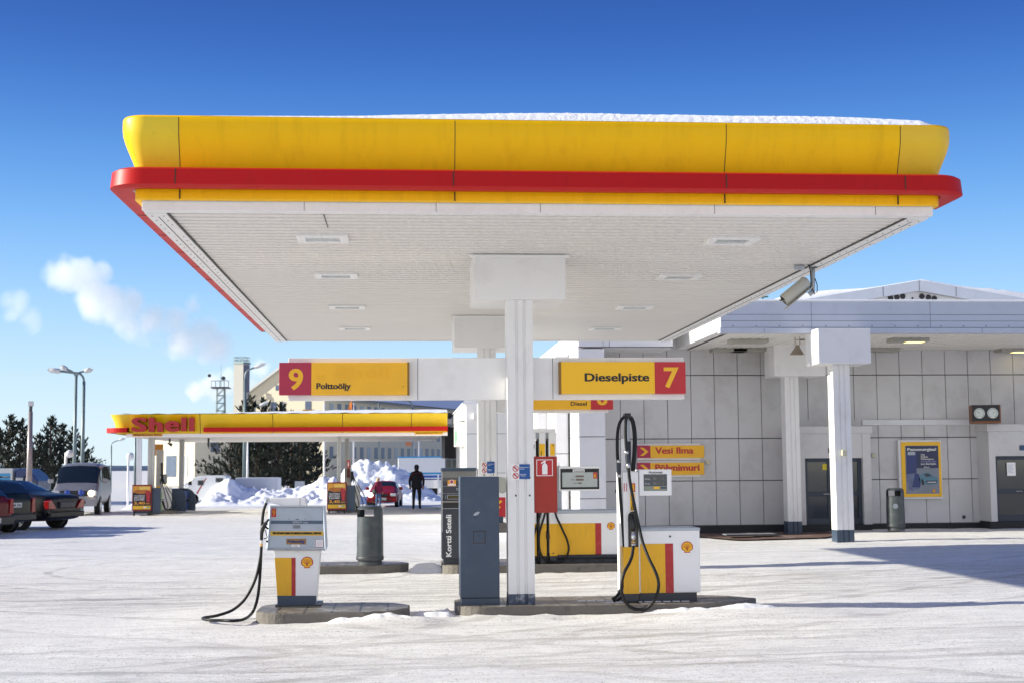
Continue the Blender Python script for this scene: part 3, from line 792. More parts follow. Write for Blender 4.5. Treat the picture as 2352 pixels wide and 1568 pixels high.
def oil_pump():
    Y = 15.8
    t = thing('fuel_pump', 'old heating oil pump number 9 with a tapering white, yellow and red body', 'fuel pump', (-1.22, 16, .14), group=None)
    q = lambda px, py, yy=Y: P(px, py, yy)
    # tapered body
    yb = 16.22
    def slab(tl, tr, br, bl, y0, y1, name, m_, par, bev=.004):
        a, b, c, d = [q(*k, y0) for k in (bl, br, tr, tl)]
        vs = [a, b, c, d] + [Vector((p.x, y1, p.z)) for p in (a, b, c, d)]
        m = MB(); m.add(vs, [(0, 1, 2, 3), (7, 6, 5, 4), (0, 4, 5, 1), (1, 5, 6, 2), (2, 6, 7, 3), (3, 7, 4, 0)])
        return m.build(name, m_, par, bevel=bev)
    body = slab((628.5, 1260), (735, 1260), (724, 1390), (638, 1390), Y + .06, yb, 'body', WHITE2, t)
    yy = Y + .058
    def flat(pts, m_, name, par, y=yy):
        ps = [q(*p, y) for p in pts]; MB().add(ps, [tuple(range(len(ps)))]).build(name, m_, par)
    flat([(636.5, 1366.8), (669.5, 1366.8), (669.5, 1279.7), (630.5, 1279.7)], YELP, 'yellow_panel', body)
    flat([(669.5, 1366.8), (679, 1366.8), (679, 1279.7), (669.5, 1279.7)], REDP, 'red_stripe', body)
    flat([(637.8, 1389), (725, 1389), (727, 1366.8), (636.3, 1366.8)], SLATE, 'plinth_panel', body, yy - .001)
    c = q(704.5, 1291.8); pecten(body, c.x, c.z, .066, yy)
    k = q(680.5, 1268.5); MB().lathe([(.014, 0), (.014, .006), (.006, .006), (.006, .009)], (k.x, yy, k.z), 14, axis='y').build('lock', STEEL, body)
    b0, b1 = q(632, 1390), q(737, 1390)
    MB().box(b0.x, b1.x, Y + .02, yb + .06, .14, .165).build('base_plate', DARK, t)
    # head, front face leaning so that it is wider at the foot
    hp = [(614, 1260.5), (747.8, 1260), (743.3, 1162.5), (620.6, 1162)]
    fr = [q(p[0], p[1], Y - (.03 if i < 2 else -.03)) for i, p in enumerate(hp)]
    m = MB(); vs = fr + [Vector((p.x, yb + .02, p.z)) for p in fr]
    m.add(vs, [(0, 1, 2, 3), (7, 6, 5, 4), (0, 4, 5, 1), (1, 5, 6, 2), (2, 6, 7, 3), (3, 7, 4, 0)])
    head = m.build('head', GREY, t, bevel=.004)
    nrm = (fr[1] - fr[0]).cross(fr[3] - fr[0]).normalized()
    def on(px, py, off=.004):
        d = ray(px, py); s = ((fr[0] - Vector((0, 0, EYE))).dot(nrm)) / d.dot(nrm)
        return Vector((0, 0, EYE)) + d * s - nrm * (-off if nrm.y < 0 else off)
    def hq(pts, name, m_, off=.004):
        MB().add([on(*p, off) for p in pts], [tuple(range(len(pts)))]).build(name, m_, head)
    # frame
    al = mat('aluminium_frame', (.45, .5, .58), .3, metal=.5)
    m = MB()
    for a, b in ((0, 1), (1, 2), (2, 3), (3, 0)):
        m.tube([fr[a] + Vector((0, -.006, 0)), fr[b] + Vector((0, -.006, 0))], .013, 4)
    m.build('frame', al, head)
    hq([(618.5, 1256), (744, 1256), (740.5, 1166), (624, 1166)], 'front_panel', mat('grey_blue_panel', (.4, .455, .5), .35, var=.05, scale=5, dirt=((.28, .3, .3), .35, 7)), .003)
    hq([(622.3, 1202.2), (741.5, 1202.2), (741.2, 1194.6), (622.6, 1194.6)], 'counter_strip', mat('counter_slate', (.07, .11, .155), .4), .006)
    hq([(621, 1229), (743, 1229), (742.3, 1219), (621.5, 1219)], 'notice_strip', mat('notice_yellow', (.7, .42, .03), .5), .006)
    hq([(657.5, 1249.2), (703.3, 1249.2), (703.3, 1236), (657.5, 1236)], 'grade_label', mat('label_brown', (.32, .17, .045), .5), .006)
    hq([(669.8, 1255.5), (688.5, 1255.5), (688.5, 1249.6), (669.8, 1249.6)], 'small_label', WHITE2, .007)
    hq([(724.5, 1256), (743.2, 1256), (743, 1237.5), (724.3, 1237.5)], 'notice_sticker', mat('sticker_frame_red', (.3, .05, .05), .5), .006)
    hq([(725.3, 1255.2), (742.3, 1255.2), (742.2, 1238.3), (725.2, 1238.3)], 'notice_paper', WHITE2, .008)
    hq([(672, 1213), (691, 1213), (691, 1204.5), (672, 1204.5)], 'rating_plate', mat('plate_grey', (.3, .33, .34), .5), .006)
    hq([(623.4, 1186.3), (634.4, 1186.3), (634.6, 1167), (623.7, 1167)], 'number_label', RED, .006)
    def ht(body_, px0, py0, px1, py1, m_, name, bold=.03, off=.0095):
        a = on(px0, py1, off); b = on(px1, py1, off); c_ = on(px0, py0, off)
        mm = MB(); text(mm, body_, 0, 1, 0, 1, 0, 0, bold, strikes=1)
        if bold > .02: 
            for dx in (.006, -.006): text(mm, body_, dx, 1 + dx, 0, 1, 0, 0, bold, strikes=1)
        mm.v = [tuple(a + (b - a) * v[0] + (c_ - a) * v[2]) for v in mm.v]
        mm.build(name, m_, head)
    ht('9', 625.8, 1169.5, 632.6, 1184, YELS, 'numeral')
    ht('TÄLTÄ MITTARILTA MAKSA KASSALLE, KIITOS!', 626, 1220.3, 737.5, 1226.8, INK, 'lettering')
    ht('Polttoöljy', 661, 1239, 700.5, 1248, mat('label_blue', (.02, .07, .3), .5), 'lettering')
    ht('0957', 672.5, 1196.3, 693.5, 1200.8, mat('dim_digit', (.5, .52, .55), .5), 'counter', .01)
    ht('Litraa', 696, 1196.8, 707.5, 1200.8, mat('dim_digit', (.5, .52, .55), .5), 'lettering', .01)
    ht('Tehdään', 674, 1250.6, 684, 1252.4, INK, 'lettering', .0); ht('Ilmaisella', 672, 1253, 686, 1254.8, INK, 'lettering', .0)
    for i in range(7): hq([(726.5, 1241.2 + i * 2), (741, 1241.2 + i * 2), (741, 1240.6 + i * 2), (726.5, 1240.6 + i * 2)], 'print_line', mat('print_pink', (.5, .2, .22), .5) if i % 3 else mat('print_blue', (.2, .2, .4), .5), .009)
    for i in range(4): hq([(674, 1206.8 + i * 1.7), (689, 1206.8 + i * 1.7), (689, 1206.2 + i * 1.7), (674, 1206.2 + i * 1.7)], 'print_line', DARK, .008)
    for px in (664, 683, 701): hq([(px - (4 if px == 683 else 1), 1192), (px + (4 if px == 683 else 1), 1192), (px + (4 if px == 683 else 1), 1190.5), (px - (4 if px == 683 else 1), 1190.5)], 'catch', INK, .005)
    # hose arm cover on top
    m = MB(); tp = [(619.4, 1154), (619.6, 1143), (688, 1142), (700, 1144), (703, 1160.5), (655, 1161.5)]
    f = [q(a, b, Y + .08) for a, b in tp]; n = len(f)
    m.add(f + [Vector((p.x, Y + .34, p.z)) for p in f], [tuple(reversed(range(n))), tuple(range(n, 2 * n))] + [(i, (i + 1) % n, n + (i + 1) % n, n + i) for i in range(n)])
    arm = m.build('arm_cover', WHITE2, t, bevel=.004)
    MB().box(q(687.5, 1150).x, q(688.3, 1150).x, Y + .077, Y + .08, q(688, 1160.5).z, q(688, 1142.5).z).build('cover_joint', GROUTD, arm)
    el = [q(620, 1148, Y + .15), q(614, 1147, Y + .12), q(611.5, 1150, Y + .08), q(610.5, 1156, Y + .05)]
    MB().tube(smooth_path(el, 4), .021, 10).build('elbow', GREY, t, smooth=True)
    yh = Y - .04
    g = [(a * .2383 + 435.9, b * .2383 + 1089.7) for a, b in ((738, 270), (715, 330), (704, 400), (697, 480), (694, 560), (692, 640), (686, 760), (665, 880), (640, 980), (600, 1080), (555, 1160), (500, 1232), (400, 1308), (260, 1355), (150, 1372), (128, 1385), (190, 1398), (320, 1402), (420, 1406), (520, 1390), (600, 1330), (645, 1220), (668, 1080), (681, 900), (690, 700))]
    pts = []
    for i, (a, b) in enumerate(g):
        yv = yh - (.02 if i < 10 else (0 if i > 20 else -.0))
        p = q(a, b, yv)
        if 11 <= i <= 20:
            pz = PZ(a, b, .07); p = pz if p.z < .085 else p
        pts.append(p)
    hose(pts, .0165, t)
    # nozzle
    Yn = Y - .07
    N2 = lambda a, b, y=Yn: q(a * .2383 + 435.9, b * .2383 + 1089.7, y)
    nz = MB().tube([N2(690, 640), N2(693, 560), N2(702, 510), N2(722, 480), N2(745, 450), N2(762, 425)], [.016, .021, .03, .024, .014, .011], 9)
    nz.tube([N2(712, 455), N2(725, 470), N2(752, 478)], .008, 6); nz.tube([N2(730, 500), N2(758, 520)], .012, 6)
    nzo = nz.build('nozzle', BLACK, t, smooth=True)
    MB().tube(smooth_path([N2(730, 530), N2(738, 570), N2(748, 600), N2(735, 612), N2(712, 612)], 3), .005, 6).build('trigger_guard', BLACK, nzo)
    MB().tube([N2(690, 628), N2(690, 658)], .019, 10).build('swivel', STEEL, nzo)
    MB().tube([N2(690, 658), N2(689, 688)], .015, 10).build('coupling', BRASS, nzo)
    MB().box(N2(735, 640).x, N2(752, 640).x, Yn, Y + .05, N2(735, 650).z, N2(735, 630).z).build('hook', BLACK, t)
oil_pump()

def diesel_pump():
    Y = 15.74
    t = thing('fuel_pump', 'tall diesel pump number 8 with black hoses on a spring mast on the front island', 'fuel pump', (2.9, 15.9, .14))
    C = lambda a, b: (1338.8 + a * .3573, 902.9 + b * .3573)
    q = lambda a, b, y=Y: P(*C(a, b), y)
    rr = lambda a0, b0, a1, b1, y=Y: R(*C(a0, b0), *C(a1, b1), y)
    D = .5
    # cabinet
    r = rr(365, 883, 757, 1281)
    cab = MB().box(r[0], r[1], Y + .02, Y + D, r[2], r[3] + .03).build('cabinet', WHITE2, t, bevel=.012)
    MB().box(r[0] - .003, r[1] + .004, Y + .012, Y + D + .01, r[3] + .0, r[3] + .035).build('lid', GREY, cab, bevel=.005)
    MB().box(r[0], r[1] - .04, Y + .05, Y + D - .02, .14, r[2]).build('plinth', DARK, t)
    yy = Y + .018
    a = rr(370, 965, 530, 1281, yy); MB().box(a[0], a[1], yy - .002, yy, a[2], a[3]).build('yellow_panel', YELP, cab)
    a = rr(530, 963, 582, 1281, yy); MB().box(a[0], a[1], yy - .0021, yy, a[2], a[3]).build('red_stripe', REDP, cab)
    c = q(672, 988); pecten(cab, c.x, c.z, .066, yy)
    c = q(562, 918); MB().lathe([(.012, 0), (.012, .006)], (c.x, yy, c.z), 12, axis='y').build('lock', DARK, cab)
    # hose column
    r = rr(262, 502, 363, 1285)
    colm = MB().box(r[0], r[1], Y, Y + D, r[2], r[3]).build('hose_column', WHITE2, t, bevel=.01)
    a = rr(262, 985, 362, 1286); MB().box(a[0] - .001, a[1], Y - .002, Y + .2, a[2], a[3]).build('yellow_panel', YELP, colm)
    a = rr(264, 1286, 362, 1338); MB().box(a[0], a[1], Y + .01, Y + D - .03, .14, a[3]).build('plinth', DARK, t)
    a = rr(306, 576, 336, 632); MB().box(a[0], a[1], Y - .004, Y, a[2], a[3]).build('number_label', RED, colm)
    m = MB(); text(m, '8', *rr(312, 582, 331, 626), Y - .0055); m.build('numeral', YELS, colm)
    a = rr(263, 576, 268, 628); b = rr(278, 576, 282, 628)
    MB().box(a[0], a[1], Y - .003, Y, a[2], a[3]).build('red_label_edge', RED, colm)
    MB().box(b[0], b[1], Y - .003, Y, b[2], b[3]).build('red_label_edge', RED, colm)
    a = rr(304, 640, 334, 752); MB().box(a[0], a[1], Y - .004, Y, a[2], a[3]).build('grade_label', YELS, colm)
    m = MB(); text(m, 'Diesel', *rr(309, 680, 326, 746), Y - .006, turn=True); m.build('lettering', INK, colm)
    # holster
    m = MB(); a = rr(291, 757, 355, 985)
    n = 10; cx = (a[0] + a[1]) / 2; w = (a[1] - a[0]) / 2
    pts = [(cx - w, a[2]), (cx + w, a[2])] + [(cx + w * cos(pi * i / n), a[3] - w + w * sin(pi * i / n)) for i in range(n + 1)]
    m.prism(pts, Y - .012, Y - .001, 'y', 0)
    pts2 = [(cx - w * .8, a[2] + .02), (cx + w * .8, a[2] + .02)] + [(cx + w * .8 * cos(pi * i / n), a[3] - w + w * .8 * sin(pi * i / n)) for i in range(n + 1)]
    m.prism(pts2, Y - .016, Y - .012, 'y', 1)
    m.build('holster', [BLACK, mat('holster_brown', (.09, .08, .065), .5)], colm)
    nz = MB().tube([q(312, 775, Y - .05), q(316, 820, Y - .06), q(322, 850, Y - .07), q(324, 885, Y - .07)], [.03, .034, .036, .02], 9)
    nzo = nz.build('nozzle', BLACK, t, smooth=True)
    MB().tube([q(324, 885, Y - .07), q(323, 920, Y - .07), q(325, 945, Y - .07)], [.02, .026, .022], 10).build('swivel', STEEL, nzo, smooth=True)
    MB().tube([q(325, 945, Y - .07), q(325, 962, Y - .07)], .024, 10).build('coupling', BRASS, nzo, smooth=True)
    MB().tube([q(325, 962, Y - .07), q(325, 982, Y - .07)], .025, 10).build('collar', STEEL, nzo, smooth=True)
    # mast and clamp
    ym = Y + .15
    MB().tube([q(290, 505, ym), q(291, 140, ym)], .018, 8).build('mast', GREY, t)
    tb = MB().box(q(250, 400, ym).x, q(283, 400, ym).x, ym, ym + .05, q(270, 505, ym).z, q(270, 290, ym).z); tb.build('mast_sleeve', WHITE2, t)
    a = rr(262, 127, 304, 160, ym); MB().box(a[0], a[1], ym - .07, ym + .05, a[2], a[3]).build('hose_clamp', BLACK, t, bevel=.008)
    sp = []; p0, p1 = q(292, 306, ym), q(293, 465, ym)
    for i in range(300):
        tt = i / 299; w_ = tt * 2 * pi * 30; p = p0.lerp(p1, tt); sp.append((p.x + cos(w_) * .03, p.y + sin(w_) * .03, p.z))
    MB().tube(sp, .0035, 4).build('spring', DARK, t)
    yh = Y - .03
    w = lambda L_, y=yh: [q(a_, b_, y) for a_, b_ in L_]
    hose(w([(268, 148), (245, 172), (229, 215), (222, 270), (221, 350), (224, 420), (232, 500), (237, 580), (244, 700), (256, 850), (266, 1000), (270, 1120), (264, 1200), (240, 1270), (215, 1305), (188, 1322)], Y + .02), .019, t)
    hose([q(a_, b_, yh - .06 - .24 * sm((b_ - 850) / 350) * sm((1500 - b_) / 200)) for a_, b_ in [(284, 150), (276, 175), (274, 240), (276, 300), (280, 350), (287, 400), (292, 450), (298, 530), (310, 610), (328, 700), (345, 780), (362, 860), (386, 960), (425, 1060), (460, 1130), (482, 1190), (486, 1250), (465, 1320), (420, 1372), (365, 1387), (310, 1375), (270, 1330), (250, 1280), (249, 1220), (266, 1150), (295, 1095), (315, 1045), (325, 980)]], .018, t)
    hose(w([(304, 150), (320, 180), (331, 240), (334, 310), (331, 390), (325, 450), (321, 496)], Y + .12), .026, t)
    hose(w([(256, 1290), (245, 1310), (215, 1330), (195, 1325)], Y + .12), .017, t)
    for (a0, b0, a1, b1) in ((228, 425, 229, 445), (232, 518, 233, 538), (289, 448, 292, 478), (280, 370, 283, 388)):
        MB().tube([q(a0, b0, Y + .02 if a0 < 240 else yh - .06), q(a1, b1, Y + .02 if a0 < 240 else yh - .06)], .024, 10).build('hose_coupling', STEEL, t, smooth=True)
    MB().tube([q(229, 446, Y + .02), q(232, 516, Y + .02)], .025, 10).build('breakaway', DARK, t)
    MB().tube([q(283, 388, yh - .06), q(289, 448, yh - .06)], .024, 10).build('breakaway', DARK, t)
    # display box
    a = rr(362, 487, 571, 655, Y + .02)
    d = MB().box(a[0], a[1], Y + .02, Y + .3, a[2], a[3]).build('display_box', WHITE2, t, bevel=.008)
    MB().box(q(347, 500).x, a[0] + .01, Y + .1, Y + .2, a[3] - .1, a[3] - .02).build('arm', GREY, d)
    yd = Y + .018
    s_ = rr(391, 518, 541, 624, yd)
    MB().box(s_[0], s_[1], yd - .001, yd, s_[2], s_[3]).build('screen', mat('display_dark', (.035, .045, .055), .12, spec=.7), d)
    s2 = rr(392, 594, 540, 622, yd); MB().box(s2[0], s2[1], yd - .002, yd - .001, s2[2], s2[3]).build('screen_strip', mat('display_green', (.23, .26, .2), .3), d)
    m = MB(); text(m, 'Automat', *rr(422, 497, 512, 513, yd), yd - .002); m.build('lettering', INK, d)
    m = MB()
    text(m, 'Litraa', *rr(398, 542, 430, 553, yd), yd - .003, strikes=1); m.build('lettering', mat('display_print', (.5, .5, .5), .5), d); m = MB(); text(m, 'Euroa', *rr(398, 573, 430, 583, yd), yd - .003, strikes=1)
    m.build('lettering', mat('display_print', (.5, .5, .5), .5), d)
    m = MB(); plate(m, rr(452, 537, 520, 554, yd), yd - .0012, .001); plate(m, rr(452, 568, 520, 586, yd), yd - .0012, .001); m.build('digit_window', mat('digit_window', (.13, .13, .12), .2), d)
    m = MB(); text(m, '3037', *rr(472, 538, 516, 553, yd), yd - .004, strikes=1); m.build('digits', mat('digit_grey', (.04, .045, .04), .4), d); m = MB(); text(m, '3333', *rr(472, 569, 516, 585, yd), yd - .004, strikes=1); m.build('digits', mat('digit_grey', (.04, .045, .04), .4), d)
    m = MB(); plate(m, rr(455, 598, 494, 612, yd), yd - .002, .001, 0); plate(m, rr(497, 599, 538, 611, yd), yd - .002, .001, 1); m.build('card_logo', [YELS, SLATE], d)
diesel_pump()

def wide_pump():
    Y = 22.2
    t = thing('fuel_pump', 'wide white and yellow pump number 6 on the rear island behind the front column', 'fuel pump', (2.7, 21.6, .14))
    C = lambda a, b: (1133.3 + a * .16682, 1058.6 + b * .16682)
    q = lambda a, b, y=Y: P(*C(a, b), y)
    rr = lambda a0, b0, a1, b1, y=Y: R(*C(a0, b0), *C(a1, b1), y)
    D = .55
    r = rr(876, 712, 1756, 1292)
    cab = MB().box(r[0], r[1], Y, Y + D, r[2], r[3]).build('cabinet', WHITE2, t, bevel=.01)
    MB().box(r[0] - .01, r[1] - .005, Y - .006, Y + D, r[3], r[3] + .05).build('lid', GREY, cab, bevel=.012)
    b = rr(560, 1292, 1757, 1378)
    pl = MB().box(r[0], r[1], Y + .03, Y + D - .03, .14, r[2]).build('plinth', DARK, t)
    MB().tube([(r[0], Y - .01, r[2] - .02), (r[1], Y - .01, r[2] - .02)], .035, 8).build('bumper_rail', DARK, t)
    for px in (1100, 1300, 1500, 1700):
        a = rr(px - 22, 1335, px + 22, 1375); MB().box(a[0], a[1], Y - .0, Y + .03, a[2], a[3]).build('foot_bracket', BLACK, pl)
    yy = Y - .002
    a = rr(880, 850, 1403, 1290); MB().box(a[0], a[1], yy, Y, a[2], a[3]).build('yellow_panel', YELP, cab)
    a = rr(1403, 848, 1486, 1288); MB().box(a[0], a[1], yy - .0005, Y, a[2], a[3]).build('red_stripe', REDP, cab)
    c = q(1618, 890); pecten(cab, c.x, c.z, .062, yy)
    MB().lathe([(.012, 0), (.012, .006)], (q(822, 1262).x, Y - .03, q(822, 1262).z), 10, axis='y').build('lock', DARK, cab)
    # fins holding the hoses
    top = 984
    for i, (f0, f1) in enumerate(((480, 592), (640, 728), (770, 876))):
        x0, x1 = q(f0, 900).x, q(f1, 900).x; z1 = P(1250, top, Y).z
        fin = MB().box(x0, x1, Y - .02, Y + D, .3, z1 - .06).build('hose_fin', WHITE, t, bevel=.006)
        z = rr(f0, 856, f1, 1300)
        MB().box(x0 - .0005, x1 + .0005, Y - .022, Y - .018, z[2], z[3]).build('yellow_panel', YELP, fin)
        MB().box(x0 + .005, x1 - .005, Y, Y + D - .03, .14, .3).build('plinth', DARK, fin)
    MB().box(P(1215, 990, Y).x, P(1276, 990, Y).x, Y - .03, Y + D, z1 - .06, z1).build('fin_cap', WHITE, t, bevel=.006)
    F = lambda a, b: (1089.7 + a * .2383, 747.3 + b * .2383)
    for n_, (a0, b0, a1, b1, tx, tr_) in enumerate(((625, 1137, 680, 1252, 'nsiini', (636, 1205, 652, 1250)), (730, 1135, 775, 1250, '95', (752, 1142, 768, 1160)))):
        a = R(*F(a0, b0), *F(a1, b1), Y - .024); lab = MB().box(a[0], a[1], Y - .024, Y - .02, a[2], a[3]).build('grade_label', YELS, t)
        m = MB(); text(m, tx, *R(*F(tr_[0], tr_[1]), *F(tr_[2], tr_[3]), Y - .03), Y - .026, turn=True); m.build('lettering', INK, lab)
    m = MB(); text(m, 'Diesel', *R(*F(567, 1143), *F(578, 1188), Y), Y - .024, turn=True); m.build('lettering', INK, t)
    bk = MB()
    for f0, f1 in ((592, 640), (728, 770)):
        bk.box(q(f0, 900).x, q(f1, 900).x, Y + .3, Y + .34, .14, P(1250, 1010, Y).z)
    bk.build('slot_back', BLACK, t)
    for f0, f1 in ((592, 640), (728, 770)): MB().box(q(f0, 900).x, q(f1, 900).x, Y + .02, Y + .06, P(1250, 1006, Y).z, z1 - .06).build('slot_filler', GREY, t)
    G = lambda L_, y: [q(a_, b_, y) for a_, b_ in L_]
    hose(G([(655, 700), (625, 800), (590, 910), (565, 990), (540, 1100), (530, 1220), (560, 1330), (600, 1360)], Y - .07), .017, t)
    hose(G([(718, 690), (690, 790), (655, 900), (632, 1000), (628, 1120), (640, 1230), (680, 1320), (750, 1370), (850, 1388), (940, 1375), (1000, 1320), (1032, 1240), (1035, 1170), (1010, 1070), (965, 970), (915, 860), (875, 780), (850, 700)], Y - .09), .0175, t)
    nz = MB().tube([q(742, 960, Y - .02), q(750, 1040, Y - .04), q(752, 1110, Y - .04)], [.02, .03, .015], 8).build('nozzle', BLACK, t, smooth=True)
    # display
    a = rr(905, 66, 1465, 405)
    d = MB().box(a[0], a[1], Y + .02, Y + .35, a[2], a[3]).build('display_box', WHITE2, t, bevel=.01)
    MB().box(a[0] - .03, a[0], Y + .05, Y + .3, a[2] - .02, a[3] - .0).build('hinge_strip', GREY, d)
    MB().box(P(1281, 1130, Y).x - .02, a[0] + .05, Y + .1, Y + .25, r[3], a[2] + .01).build('support', GREY, d)
    yd = Y + .019
    def pl_(r0, m_, off, nm): z = rr(*r0, yd); MB().box(z[0], z[1], yd - off, yd - off + .0015, z[2], z[3]).build(nm, m_, d)
    pl_((922, 99, 1456, 383), BLACK, .0015, 'display_frame')
    pl_((948, 150, 1430, 352), mat('display_silver', (.42, .46, .44), .15, var=.08, scale=6), .003, 'screen')
    pl_((1093, 107, 1255, 147), WHITE2, .0032, 'label')
    pl_((1375, 150, 1426, 235), RED, .0045, 'number_label')
    for z in ((1135, 192, 1243, 217), (1135, 238, 1243, 264), (1163, 288, 1216, 307)): pl_(z, mat('digit_brown', (.16, .11, .09), .3), .0045, 'digit_window')
    m = MB(); text(m, 'Automat', *rr(1101, 116, 1247, 142, yd), yd - .005)
    m.build('lettering', INK, d); m = MB(); text(m, '€', *rr(1115, 199, 1126, 212, yd), yd - .005, strikes=1); m.build('lettering', INK, d); m = MB(); text(m, 'LITRAA', *rr(1063, 246, 1127, 259, yd), yd - .005, strikes=1); m.build('lettering', INK, d); m = MB(); text(m, '€/litra', *rr(1100, 290, 1156, 303, yd), yd - .005, strikes=1)
    m.build('lettering', INK, d)
    m = MB(); text(m, '6', *rr(1386, 162, 1415, 222, yd), yd - .0062); m.build('numeral', YELS, d)
    MB().lathe([(.02, 0), (.02, .01), (.004, .012), (.004, .07)], (q(911, 60).x, Y + .1, a[3] + .0), 8).build('knob', GREY, d)
wide_pump()

def card_terminal():
    Y = 22.2
    t = thing('payment_terminal', 'dark grey card and banknote payment terminal with white upright lettering on the rear island', 'payment terminal', (.9, 21.7, .14))
    C = lambda a, b: (996.4 + a * .16682, 1058.6 + b * .16682)
    q = lambda a, b, y=Y: P(*C(a, b), y)
    rr = lambda a0, b0, a1, b1, y=Y: R(*C(a0, b0), *C(a1, b1), y)
    r = rr(108, 130, 584, 1342)
    b = MB().box(r[0], r[1], Y, Y + .4, r[2], r[3]).build('body', mat('terminal_grey', (.038, .042, .055), .45, var=.08), t, bevel=.008)
    c = rr(100, 88, 590, 131); MB().box(c[0], c[1], Y - .03, Y + .42, c[2], c[3]).build('cap', SLATE, t, bevel=.008)
    p = rr(136, 1342, 560, 1415); MB().box(p[0], p[1], Y + .03, Y + .37, .14, p[3]).build('plinth', DARK, t)
    yd = Y - .001
    def pl_(r0, m_, nm, th=.004): z = rr(*r0, yd); return MB().box(z[0], z[1], yd - th, yd, z[2], z[3]).build(nm, m_, b)
    pl_((120, 134, 575, 222), mat('brushed_grey', (.2, .2, .19), .35, metal=.4), 'upper_panel')
    pl_((120, 224, 575, 276), mat('mid_grey', (.09, .09, .09), .4), 'middle_panel', .003)
    pl_((112, 140, 119, 970), STEEL, 'edge_strip', .006)
    pl_((120, 340, 575, 343), GREY, 'joint_line', .003); pl_((120, 437, 575, 440), GREY, 'joint_line', .003); pl_((126, 643, 575, 650), mat('pale_line', (.4, .42, .48), .4), 'joint_line', .004)
    pl_((120, 545, 575, 562), mat('tan_ledge', (.3, .27, .25), .5), 'ledge', .03)
    pl_((128, 563, 575, 642), BLACK, 'slot_panel', .003)
    pl_((188, 254, 305, 338), mat('orange_sticker', (.75, .33, .02), .5), 'sticker', .005)
    pl_((196, 312, 300, 332), WHITE2, 'sticker_text_field', .006)
    k = q(246, 280); MB().lathe([(.035, 0), (.035, .008)], (k.x, yd, k.z), 16, axis='y').build('sticker_badge', WHITE2, b)
    MB().lathe([(.026, 0), (.026, .0095)], (k.x, yd, k.z), 16, axis='y').build('sticker_badge_mark', REDW, b)
    pl_((185, 460, 420, 519), GREY, 'screen_frame', .005); pl_((192, 466, 420, 513), mat('olive_screen', (.07, .055, .015), .25), 'screen', .007)
    pl_((310, 368, 400, 396), GREY, 'card_reader', .008); pl_((318, 374, 400, 389), BLACK, 'card_slot', .009)
    m = MB()
    for i in range(4):
        for j in range(2): m.box(q(158 + j * 24, 470).x, q(166 + j * 24, 470).x, yd - .004, yd, q(160, 478 + i * 12).z, q(160, 472 + i * 12).z)
    m.build('indicator', GREY, b)
    m = MB(); text(m, 'Kortti Seteli', *rr(167, 733, 242, 1312, yd), yd - .004, turn=True); m.build('lettering', WHITE2, b)
card_terminal()

def blue_cabinet():
    Y = 15.7
    t = thing('steel_cabinet', 'tall plain slate blue steel cabinet beside the front column, its left edge sunlit', 'cabinet', (.85, 15.8, .14))
    a = R(1057, 1093.6, 1147, 1372, Y)
    b = MB().box(a[0], a[1], Y, Y + .42, a[2], a[3]).build('body', SLATE, t, bevel=.005)
    MB().box(a[0] + .012, a[1] + .004, Y + .006, Y + .41, .142, a[2] - .006).build('plinth', SLATE, t)
    k = P(1090 + 4.5, 1178.5, Y)
    lk = MB()
    n = 16; pts = [(k.x + .035 * cos(2 * pi * i / n), k.z + .018 * sin(2 * pi * i / n) + .014 * cos(2 * pi * i / n)) for i in range(n)]
    lk.prism(pts, Y - .005, Y - .001, 'y'); lk.build('lock_cover', GALV, b)
    m = MB(); m.lathe([(.006, 0), (.006, .003)], (k.x - .02, Y, k.z - .035), 8, axis='y'); m.build('screw', INK, b)
    h = R(1087, 1218.3, 1115, 1247, Y)
    hm = mat('rusty_seam', (.05, .02, .012), .8)
    m = MB(); t_ = .0055
    m.box(h[0], h[1], Y - .002, Y, h[2], h[2] + t_).box(h[0], h[1], Y - .002, Y, h[3] - t_, h[3]).box(h[0], h[0] + t_, Y - .0021, Y, h[2], h[3]).box(h[1] - t_, h[1], Y - .0021, Y, h[2], h[3])
    m.build('hatch_seam', hm, b)
    MB().lathe([(.006, 0), (.006, .003)], ((h[0] + h[1]) / 2 - .01, Y, h[3] - .05), 8, axis='y').build('hatch_lock', INK, b)
blue_cabinet()

